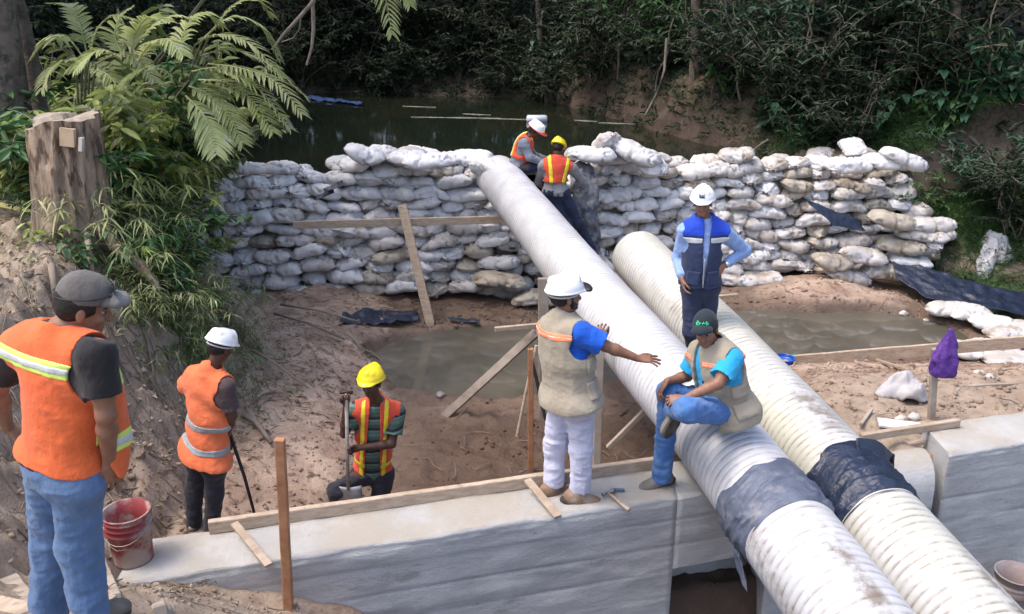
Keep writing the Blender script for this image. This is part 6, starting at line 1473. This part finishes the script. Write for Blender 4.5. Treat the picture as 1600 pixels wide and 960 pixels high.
# ---------------------------------------------------------------- 1: foreground man in orange vest and jeans, seen from behind
Y = 3.42
J = JP(Y, head=(131, 480, .02), neck=(97, 518, 0), pel=(98, 728, -.02), shr=(150, 553, -.12), shl=(22, 545, .10), elr=(166, 648, -.16), ell=(-4, 610, .14), wrr=(171, 722, -.06), wrl=(12, 668, .32),
       hpr=(120, 742, -.06), hpl=(78, 740, .05), knr=(124, 852, -.04), knl=(82, 850, .10), anr=(140, 944, -.08), anl=(76, 944, .07))
J['tor'] = J['anr']+Vector((.09, .13, -.05)); J['tol'] = J['anl']+Vector((.06, .15, -.05))
p = Person(J, face=(.86, .32, -.30), front=(.5, .85, 0), size=1.04, vox=.0055, base=(J['pel'].x, Y, hz(J['pel'].x, Y)), skin=SKIN1, fat=.90,
           label='man in orange vest, grey cap and blue jeans seen from behind at the left edge'); lens(p, 'P1')
p.body({'r': dict(d=(.02, .12, -1), n=(-.6, .5, 0), curl=.35, side=1), 'l': dict(d=(.5, .5, -.6), n=(0, .3, -1), curl=.3, side=1)})
p.hair(); p.cap(M_capg, tilt=-.10, bill=.03, sc=.97)
c, M, z = p.hc
mbg = MB(); pts = [c+M[0]*math.sin(a)*.100*z*1.01+M[1]*math.cos(a)*.118*z+M[2]*(.030+.012*math.cos(a))*z for a in np.linspace(-2.9, 2.9, 26)]; mbg.tube(pts, .0025, 6); mbg.build('glasses_strap', mat('strap_black', (.02, .02, .025), rough=.4), p.root, p.base, True)
mbg = MB()
for q in (-1, 1):
    q0 = c+M[0]*q*.035*z+M[1]*.118*z+M[2]*.066*z-M[1]*.012*z; n = 14; mbg.add([q0]+[q0+M[0]*math.cos(t)*.03+M[2]*math.sin(t)*.019+M[1]*(.006-.02*abs(math.cos(t))*0) for t in np.linspace(0, 6.28, n, endpoint=False)], [[0, 1+i, 1+(i+1) % n] for i in range(n)])
o_ = mbg.build('sunglasses', mat('dark_lens', (.01, .01, .012), rough=.08, spec=.8), p.root, p.base); o_.modifiers.new('t', 'SOLIDIFY').thickness = .006
p.shirt(M_black, sleeve=.80, g=.014, gs=.014, low=.015, wr=.004)
p.vest(M_orange, g=.028, low=.03, arm=.104, neckr=.085, open_=(.06, .01), wr=.006)
p.band(M_lime, lambda h, l, r: np.abs(h-.80+.12*l)-.055, .004, seed=4); p.band(M_silver, lambda h, l, r: np.abs(h-.80+.12*l)-.022, .0075)
p.band(M_lime, lambda h, l, r: np.maximum(np.abs(h-.28)-.045, -(r-.02)), .004)
S = SD(); q0 = np.array(aty(177, 650, Y+.0)); Mf = np.array([nv(s_) for s_ in (p.fr*.8+np.array([.3, 0, 0]), p.lat, p.up)])
S.ell(q0, Mf, (.075, .028, .27), .02); S.ell(q0+p.up*.12-p.fr*.03, Mf, (.07, .035, .17), .04); S.mesh('vest_front', p.vox, .006, 26, 3, M_orange, p.root, p.base)
for hh, mm, gg, wd in ((-.10, M_lime, .003, .040), (-.10, M_silver, .006, .016), (.17, M_lime, .003, .03)):
    S = SD(); S.ell(q0, Mf, (.075+gg, .028+gg, .27), .02); S.ell(q0+p.up*.12-p.fr*.03, Mf, (.07+gg, .035+gg, .17), .04); S.plane(q0+p.up*(hh+wd), p.up); S.plane(q0+p.up*(hh-wd), -p.up); S.mesh('reflective_stripe', p.vox, .006, 26, 3, mm, p.root, p.base)
p.trousers(M_jean, r0=.104, r1=.086, r2=.082, hem=.05, g=.012, wr=.010, top=.05)
p.boots(M_bootd, scale=1.0)

# ---------------------------------------------------------------- 2: man with white hard hat in the pit
Y = 6.45
J = JP(Y, head=(345, 543, .03), neck=(330, 578, 0), pel=(322, 712, 0), shr=(352, 604, -.10), shl=(294, 602, .14), elr=(363, 650, -.10), ell=(312, 655, .30), wrr=(352, 688, .08), wrl=(346, 690, .22),
       hpr=(336, 716, -.05), hpl=(308, 716, .06), knr=(334, 772, -.03), knl=(304, 768, .08), anr=(331, 828, -.05), anl=(303, 822, .08))
J['tor'] = J['anr']+Vector((.09, .12, -.06)); J['tol'] = J['anl']+Vector((-.02, .15, -.06))
p = Person(J, face=(.55, .75, -.35), front=(.6, .8, 0), size=.97, vox=.0065, base=(J['pel'].x, Y, J['anr'].z-.08), skin=SKIN2, fat=1.0,
           label='man in white hard hat and orange vest in the pit gripping a black rod'); lens(p, 'P2')
p.body({'r': dict(d=(-.1, .6, -.5), n=(-.5, .3, .3), curl=1.1, side=1), 'l': dict(d=(.5, .1, -.5), n=(.5, -.5, .3), curl=1.1, side=1)})
p.hair(); p.helmet(M_hatw, tilt=.06)
p.shirt(M_brownsh, sleeve=.82, g=.014, gs=.018, low=.0, wr=.006)
p.vest(M_orange2, g=.036, low=-.03, arm=.102, neckr=.08, open_=(.05, .01), wr=.007, flare=.015)
for hh in (.41, .16): p.band(M_silverd, lambda h, l, r, hh=hh: np.abs(h-hh-.02*np.sin(l*14))-.034, .005)
p.trousers(M_darkp, r0=.10, r1=.075, r2=.066, hem=.03, g=.012, wr=.010, top=.05)
p.boots(M_bootk)
mb = MB(); a = J['wrr']+Vector((.03, .05, .02)); mb.tube([a+Vector((-.05, .02, .12)), a, aty(382, 745, Y-.02), aty(400, 812, Y-.10)], [.013, .014, .014, .012], 8); o = mb.build('digging_bar', mat('black_rod', (.018, .017, .017), rough=.6), None, aty(400, 812, Y-.1), True); tag(o, 'black rod gripped by the man in the pit, its tip on the ground', 'bar')

# ---------------------------------------------------------------- 3: digger with the yellow hard hat
Y = 7.15
J = JP(Y, head=(580, 599, -.24), neck=(588, 626, -.12), pel=(582, 736, .05), shr=(556, 641, -.10), shl=(620, 643, -.06), elr=(538, 678, -.16), ell=(612, 694, -.16), wrr=(541, 632, -.24), wrl=(562, 700, -.27),
       hpr=(568, 742, .03), hpl=(599, 742, .05), knr=(527, 766, -.30), knl=(592, 800, .0), anr=(527, 822, .05), anl=(592, 858, .1))
J['tor'] = J['anr']+Vector((-.08, -.13, -.06)); J['tol'] = J['anl']+Vector((.0, -.15, -.06))
p = Person(J, face=(-.25, -.95, -.06), front=(-.2, -1, 0), size=.98, vox=.0065, base=(J['pel'].x, Y, J['anl'].z-.08), skin=SKIN2, fat=.95,
           label='digger in yellow hard hat and striped polo bending over a shovel'); lens(p, 'P3')
sh0, sh1 = aty(541, 614, Y-.24), aty(544, 766, Y-.36); sax = (sh1-sh0).normalized()
p.body({'r': dict(d=(0, -.1, 1), n=(.2, -.6, .2), curl=1.0, side=1), 'l': dict(d=(-1, -.15, -.15), n=(0, -.9, -.1), curl=1.15, side=-1)})
p.hair(); p.helmet(M_haty, tilt=-.05, ratchet=False)
p.shirt(M_polo, sleeve=.75, g=.012, gs=.020, low=-.16, wr=.007, loose=1.5)
p.vest(M_orange3, g=.030, low=.05, arm=.090, neckr=.085, open_=(.075, .045), wr=.006)
p.band(M_yel, lambda h, l, r: np.maximum(np.abs(np.abs(l)-.100)-.018, -r), .004); p.band(M_yel, lambda h, l, r: np.abs(h-.20)-.032, .004)
p.trousers(M_darkp, r0=.10, r1=.080, r2=.066, hem=.03, g=.012, wr=.012, top=.05); p.boots(M_bootk)
root = empty('shovel', sh0)
mb = MB(); mb.tube([sh0, sh0.lerp(sh1, .5), sh1], [.017, .016, .015], 10); mb.build('shaft', mat('worn_shaft', (.36, .32, .29), (.26, .22, .19), scale=14, rough=.6), root, sh0, True)
mb = MB(); mb.tube([sh0+Vector((-.055, 0, .0)), sh0+Vector((0, 0, .01)), sh0+Vector((.055, 0, .0))], .016, 10); mb.build('grip', mat('dark_grip', (.05, .035, .03), rough=.6), root, sh0, True)
b0 = sh1+Vector((0, 0, .0)); V = []; nn = 9
for i in range(nn):
    f = i/(nn-1)
    for j in range(9):
        t = (j-4)/4; w = .115*(1 if f < .75 else 1-.25*((f-.75)/.25)**2); V.append((b0.x+t*w+.02*f, b0.y-.05*f-.022*(1-t*t)+.03, b0.z+.02-.27*f+(.0 if f > .05 else .01*abs(t))))
me = bpy.data.meshes.new('blade'); me.from_pydata([tuple(Vector(v)-sh0) for v in V], [], [[i*9+j, i*9+j+1, (i+1)*9+j+1, (i+1)*9+j] for i in range(nn-1) for j in range(8)]); me.update()
o = link('blade', me, mat('worn_steel', (.36, .36, .37), (.22, .20, .19), scale=9, rough=.45, metal=.5, spec=.5), root, smooth=True); o.modifiers.new('t', 'SOLIDIFY').thickness = .004
tag(root, 'worn steel shovel held upright by the digger in the pit', 'shovel')

# ---------------------------------------------------------------- 4: man in khaki vest and lilac trousers on the wall
Y = 5.80
J = JP(Y, head=(884, 463, .0), neck=(879, 496, 0), pel=(892, 622, -.01), shr=(906, 520, -.14), shl=(860, 512, .14), elr=(946, 541, -.16), ell=(912, 556, .33), wrr=(996, 560, -.14), wrl=(934, 532, .44),
       hpr=(908, 630, -.06), hpl=(876, 628, .05), knr=(908, 702, -.06), knl=(868, 694, .06), anr=(906, 768, -.07), anl=(865, 757, .05))
J['tor'] = J['anr']+Vector((.15, .02, -.055)); J['tol'] = J['anl']+Vector((.12, .08, -.055))
p = Person(J, face=(.93, .30, .05), front=(.75, .65, 0), size=1.0, vox=.006, base=(J['pel'].x, Y, .0), skin=SKIN1, fat=1.2,
           label='bearded man in khaki vest and lilac trousers standing on the wall with outstretched arm'); lens(p, 'P4')
p.body({'r': dict(d=(1, .05, -.10), n=(0, .3, -1), curl=.16, side=-1, spread=.35, thumb=.1), 'l': dict(d=(.3, .1, 1), n=(.3, .8, 0), curl=.7, side=1)})
p.hair(beard=True); p.helmet(M_hatw, tilt=.02)
p.shirt(M_rblue, sleeve=.92, g=.010, gs=.024, low=.05, wr=.007, loose=1.3)
p.vest(M_khaki, g=.036, low=-.02, arm=.098, neckr=.080, open_=(.04, .02), wr=.008, flare=.018)
p.band(mat('orange_tape', (.90, .26, .12), (.85, .22, .1), rough=.5), lambda h, l, r: np.maximum(np.abs(h-.86+.05*r)-.038, r-.12), .004); p.band(M_silver, lambda h, l, r: np.maximum(np.abs(h-.86+.05*r)-.007, r-.12), .007)
p.band(M_khaki, lambda h, l, r: np.maximum(np.maximum(np.abs(h-.50)-.085, np.abs(r-.055)-.055), l+.05), .014, name='pocket'); p.band(M_khaki, lambda h, l, r: np.maximum(np.maximum(np.abs(h-.20)-.10, np.abs(r-.055)-.07), l+.05), .015, name='pocket')
p.trousers(M_whitep, r0=.100, r1=.082, r2=.076, hem=-.03, g=.012, wr=.011, top=.05)
p.boots(M_boot, scale=1.2)
S = SD(); c, M, z = p.hc; S.ell(c+M[1]*.155*z-M[2]*.0*z, M, (.085*z, .040*z, .022*z)); S.mesh('peak_trim', .005, 0, m=mat('peak_black', (.02, .02, .022), rough=.4), parent=p.root, base=p.base)

# ---------------------------------------------------------------- 5: man in black cap sitting on the left pipe
Y = 5.72
J = JP(Y, head=(1103, 516, -.02), neck=(1117, 543, .0), pel=(1134, 634, .0), shr=(1092, 553, .14), shl=(1142, 562, -.14), elr=(1074, 588, .16), ell=(1122, 600, -.26), wrr=(1042, 596, .05), wrl=(1068, 624, -.26),
       hpr=(1122, 634, .10), hpl=(1136, 644, -.07), knr=(1046, 612, .12), knl=(1074, 640, -.40), anr=(1034, 742, .20), anl=(1052, 640, -.05))
J['tor'] = J['anr']+Vector((-.17, -.04, -.05)); J['tol'] = J['anl']+Vector((-.10, -.05, -.14))
p = Person(J, face=(-.40, -.90, -.16), front=(-.85, -.5, 0), size=.97, vox=.006, base=(J['pel'].x, Y, .62), skin=SKIN1, fat=1.08,
           label='man in black cap and khaki vest sitting on the left pipe, ankle on knee'); lens(p, 'P5')
p.solen = {'l': (.25, -.92, -.25)}
p.body({'r': dict(d=(-.45, -.25, -.6), n=(.5, -.1, -.6), curl=.5, side=1), 'l': dict(d=(-1, .1, -.1), n=(0, .5, -.8), curl=.8, side=1)})
p.hair(); p.cap(M_capk, tilt=-.10, bill=.03, sc=.97)
p.shirt(M_cyan, sleeve=.80, g=.012, gs=.022, low=-.02, wr=.007, loose=1.4)
p.vest(M_khaki, g=.040, low=-.10, arm=.096, neckr=.085, open_=(.10, .03), wr=.008, flare=.022)
p.band(MATS['orange_tape'], lambda h, l, r: np.maximum(np.abs(h-.88+.05*r)-.035, np.abs(l+0)*-1+.07), .004); p.band(M_silver, lambda h, l, r: np.maximum(np.abs(h-.88+.05*r)-.007, -np.abs(l)+.07), .007)
p.band(M_khaki, lambda h, l, r: np.maximum(np.maximum(np.abs(h-.42)-.10, np.abs(r-.03)-.060), .05-l), .016, name='pocket'); p.band(M_khaki, lambda h, l, r: np.maximum(np.maximum(np.abs(h-.10)-.11, np.abs(r-.02)-.075), .05-l), .018, name='pocket')
p.trousers(M_jean2, r0=.100, r1=.084, r2=.074, hem=.03, g=.012, wr=.012, top=.14)
p.boots(M_bootd, scale=1.02, solen={'l': (.25, -.92, -.25)})
# green lettering on the cap front, built as small strokes
c, M, z = p.hc; mbg = MB()
def cpt(x, w): 
    yy = math.sqrt(max(0, 1-(x/.086)**2-((w-.014)/.104)**2))*.112; q = c+M[0]*(-x)*z+M[1]*(yy+.004)*z*1.0+M[2]*w*z; return Vector(q)
for st in ([(-.040, .046), (-.040, .062), (-.046, .072)], [(-.048, .050), (-.034, .046), (-.030, .058), (-.034, .070)], [(-.022, .052), (-.014, .066), (-.008, .052), (-.004, .060)], [(.004, .058), (.010, .062), (.014, .050), (.022, .050)], [(.022, .044), (.036, .046), (.042, .060), (.034, .074), (.022, .070), (.018, .056), (.026, .048)], [(.028, .054), (.034, .066)], [(-.050, .044), (.046, .040)]):
    mbg.tube([cpt(*q) for q in st], .0042, 5)
mbg.build('cap_print', M_green, p.root, p.base, True)
# eyeglass cord / sunglasses hanging at the collar
mbg = MB(); q = J['neck']+Vector(p.fr)*.12-Vector(p.up)*.10
mbg.tube([q+Vector((.02, -.02, .05)), q+Vector((0, -.04, 0)), q+Vector((-.01, -.03, -.10)), q+Vector((.01, -.02, -.16))], .006, 6); mbg.build('lanyard', mat('cord_dark', (.02, .03, .05), rough=.5), p.root, p.base, True)

# ---------------------------------------------------------------- 6: man in blue vest standing between the pipes
Y = 7.75
J = JP(Y, head=(1098, 318, -.03), neck=(1100, 343, .0), pel=(1094, 444, .0), shr=(1071, 362, .0), shl=(1132, 364, -.02), elr=(1060, 402, .12), ell=(1163, 392, .10), wrr=(1066, 436, -.06), wrl=(1130, 416, -.06),
       hpr=(1081, 452, .0), hpl=(1109, 452, .0), knr=(1080, 518, -.08), knl=(1104, 520, .02), anr=(1088, 578, -.02), anl=(1108, 582, .06))
J['tor'] = J['anr']+Vector((-.06, -.14, -.05)); J['tol'] = J['anl']+Vector((.03, -.15, -.05))
p = Person(J, face=(-.22, -.93, -.14), front=(-.15, -1, 0), size=.97, vox=.006, base=(J['pel'].x, Y, J['anr'].z-.08), skin=SKIN1, fat=1.0,
           label='man in navy vest and white hard hat standing hands on hips between the pipes'); lens(p, 'P6')
p.body({'r': dict(d=(.25, -.3, -1), n=(.9, -.2, 0), curl=.4, side=-1), 'l': dict(d=(-.6, -.35, -.7), n=(-.5, .5, -.3), curl=.25, side=1)})
p.hair(); p.helmet(M_hatw, tilt=-.03, ratchet=False)
p.shirt(M_lblue, g=.012, gs=.014, low=.05, long=True, cuff=.22, wr=.009)
p.vest(M_navyv, g=.034, low=.0, arm=.098, neckr=.085, open_=(.004, .035), wr=.007)
p.band(M_vblue, lambda h, l, r: .80-h, .003, name='yoke'); p.band(M_silver, lambda h, l, r: np.maximum(np.abs(h-.735)-.040, -np.abs(l)+.035), .006)
p.band(M_navyv, lambda h, l, r: np.maximum(np.maximum(np.abs(h-.17)-.10, np.abs(np.abs(l)-.09)-.055), -r), .014, name='pocket')
mbg = MB(); P0 = Vector(J['pel']); mbg.tube([P0+Vector(p.up)*t+Vector(p.fr)*(.155+.02*math.sin(t*6)) for t in np.linspace(.02, .30, 8)], .006, 6); mbg.build('zip', M_silverd, p.root, p.base, True)
p.trousers(M_navyp, r0=.096, r1=.076, r2=.068, hem=.02, g=.012, wr=.010, top=.05)
p.boots(M_bootk)
c, M, z = p.hc; mbg = MB()
def hp_(x, w, o=.003): yy = math.sqrt(max(0, 1-(x/.113)**2-(w/.125)**2))*.137; return Vector(c+M[0]*(-x)*z+M[1]*(yy+o)*z+M[2]*w*z)
V = []; n = 6
for i in range(n):
    for j in range(n): V.append(hp_(-.024+.05*i/5+.006*(j/5), .045+.042*j/5))
mbg.add(V, [[i*n+j, (i+1)*n+j, (i+1)*n+j+1, i*n+j+1] for i in range(n-1) for j in range(n-1)]); mbg.build('helmet_sticker', mat('sticker_navy', (.03, .04, .12), rough=.4), p.root, p.base)
mbg = MB(); mbg.tube([hp_(-.018, .058, .0045), hp_(-.004, .075, .0045), hp_(.004, .060, .0045), hp_(.018, .078, .0045)], .0028, 5); mbg.build('sticker_mark', mat('sticker_pale', (.5, .55, .6), rough=.5), p.root, p.base)
w = J['wrl']; d = (w-J['ell']).normalized(); mbg = MB(); ww = w-d*.03; x = d.orthogonal().normalized(); y = d.cross(x); mbg.tube([ww+x*.034*math.cos(a)+y*.034*math.sin(a) for a in np.linspace(0, 6.28, 20)], .006, 6); mbg.tube([ww+Vector((.01, -.030, .018)), ww+Vector((.012, -.044, .024))], [.021, .021], 14); mbg.build('wristwatch', mat('watch_steel', (.7, .7, .7), rough=.25, metal=.7), p.root, p.base, True)
w = J['wrr']; mbg = MB(); mbg.beam(w+Vector((.05, -.04, -.02)), w+Vector((.075, -.04, .055)), .045, .012, up=(0, 1, 0)); o = mbg.build('phone', mat('pale_blue_case', (.35, .5, .75), rough=.3), None, w+Vector((.05, -.04, -.02))); tag(o, 'small pale blue object at the pocket under the hand of the navy vest man', 'phone')

# ---------------------------------------------------------------- 7: man sitting on the dam crest, white hat with red rim
Y = 12.95
J = JP(Y, head=(836, 205, -.02), neck=(822, 217, 0), pel=(808, 262, .0), shr=(818, 224, -.17), shl=(818, 222, .16), elr=(828, 246, -.24), ell=(834, 244, .2), wrr=(852, 256, -.16), wrl=(855, 250, .05),
       hpr=(812, 264, -.10), hpl=(812, 262, .10), knr=(850, 258, -.12), knl=(856, 254, .12), anr=(860, 298, -.15), anl=(868, 292, .08))
J['tor'] = J['anr']+Vector((.16, -.02, -.05)); J['tol'] = J['anl']+Vector((.16, .0, -.05))
p = Person(J, face=(.75, -.35, -.55), front=(1, -.1, 0), size=.95, vox=.010, base=(J['pel'].x, Y, J['pel'].z-.1), skin=SKIN2, fat=1.0,
           label='man in grey shirt and white and red hard hat sitting on the dam crest'); lens(p, 'P7')
p.body({'r': dict(d=(.7, .1, -.5), n=(0, .3, -.8), curl=.6, side=1), 'l': dict(d=(.7, -.2, -.5), n=(0, -.3, -.8), curl=.6, side=-1)})
p.hair(); p.helmet(M_hatw, ratchet=False)
c, M, z = p.hc; S = SD(); S.ell(c-M[2]*.002*z+M[1]*.012*z, M, (.133*z, .165*z, .013*z)); S.ell(c+M[1]*.12*z, M, (.09*z, .085*z, .013*z)); S.mesh('red_brim', .007, 0, m=M_red, parent=p.root, base=p.base)
p.shirt(M_greysh, g=.014, gs=.016, low=-.06, long=True, cuff=.08, wr=.010)
p.vest(M_orange3, g=.032, low=.16, arm=.105, neckr=.085, open_=(.07, .03), wr=.006)
p.band(M_yel, lambda h, l, r: np.maximum(np.abs(np.abs(l)-.085)-.028, r-.1), .006); p.band(M_silver, lambda h, l, r: np.maximum(np.abs(np.abs(l)-.085)-.010, r-.1), .009)
p.trousers(M_navyp, r0=.095, r1=.078, r2=.068, hem=.02, g=.012, wr=.010, top=.05); p.boots(M_bootk)

# ---------------------------------------------------------------- 8: man in yellow hard hat seen from behind at the pipe
Y = 12.72
J = JP(Y, head=(872, 232, .04), neck=(869, 249, 0), pel=(868, 300, -.02), shr=(893, 262, .02), shl=(849, 259, .0), elr=(908, 282, .12), ell=(842, 284, .14), wrr=(893, 296, .30), wrl=(858, 300, .3),
       hpr=(880, 303, .0), hpl=(858, 303, .0), knr=(904, 348, .02), knl=(884, 350, -.02), anr=(926, 392, .05), anl=(908, 392, .0))
J['tor'] = J['anr']+Vector((.03, .15, -.05)); J['tol'] = J['anl']+Vector((.0, .15, -.05))
p = Person(J, face=(.35, .8, -.5), front=(0, 1, 0), size=.95, vox=.010, base=(J['anl'].x, Y, J['anl'].z-.08), skin=SKIN2, fat=1.0,
           label='man in yellow hard hat seen from behind, standing beside the pipe at the dam'); lens(p, 'P8')
p.body({'r': dict(d=(-.3, .6, -.4), n=(0, .3, -.8), curl=.6, side=1), 'l': dict(d=(.3, .6, -.4), n=(0, .3, -.8), curl=.6, side=-1)})
p.hair(); p.helmet(M_haty, ratchet=False)
p.shirt(M_greyw, g=.014, gs=.016, low=-.05, long=True, cuff=.1, wr=.010)
p.vest(M_orange3, g=.034, low=.16, arm=.112, neckr=.080, open_=(.05, .02), wr=.006)
p.band(M_yel, lambda h, l, r: np.maximum(np.abs(np.abs(l)-.060-.075*h)-.026, r-.02), .007)
p.trousers(M_navyp, r0=.100, r1=.085, r2=.072, hem=.02, g=.012, wr=.010, top=.05); p.boots(M_bootk)
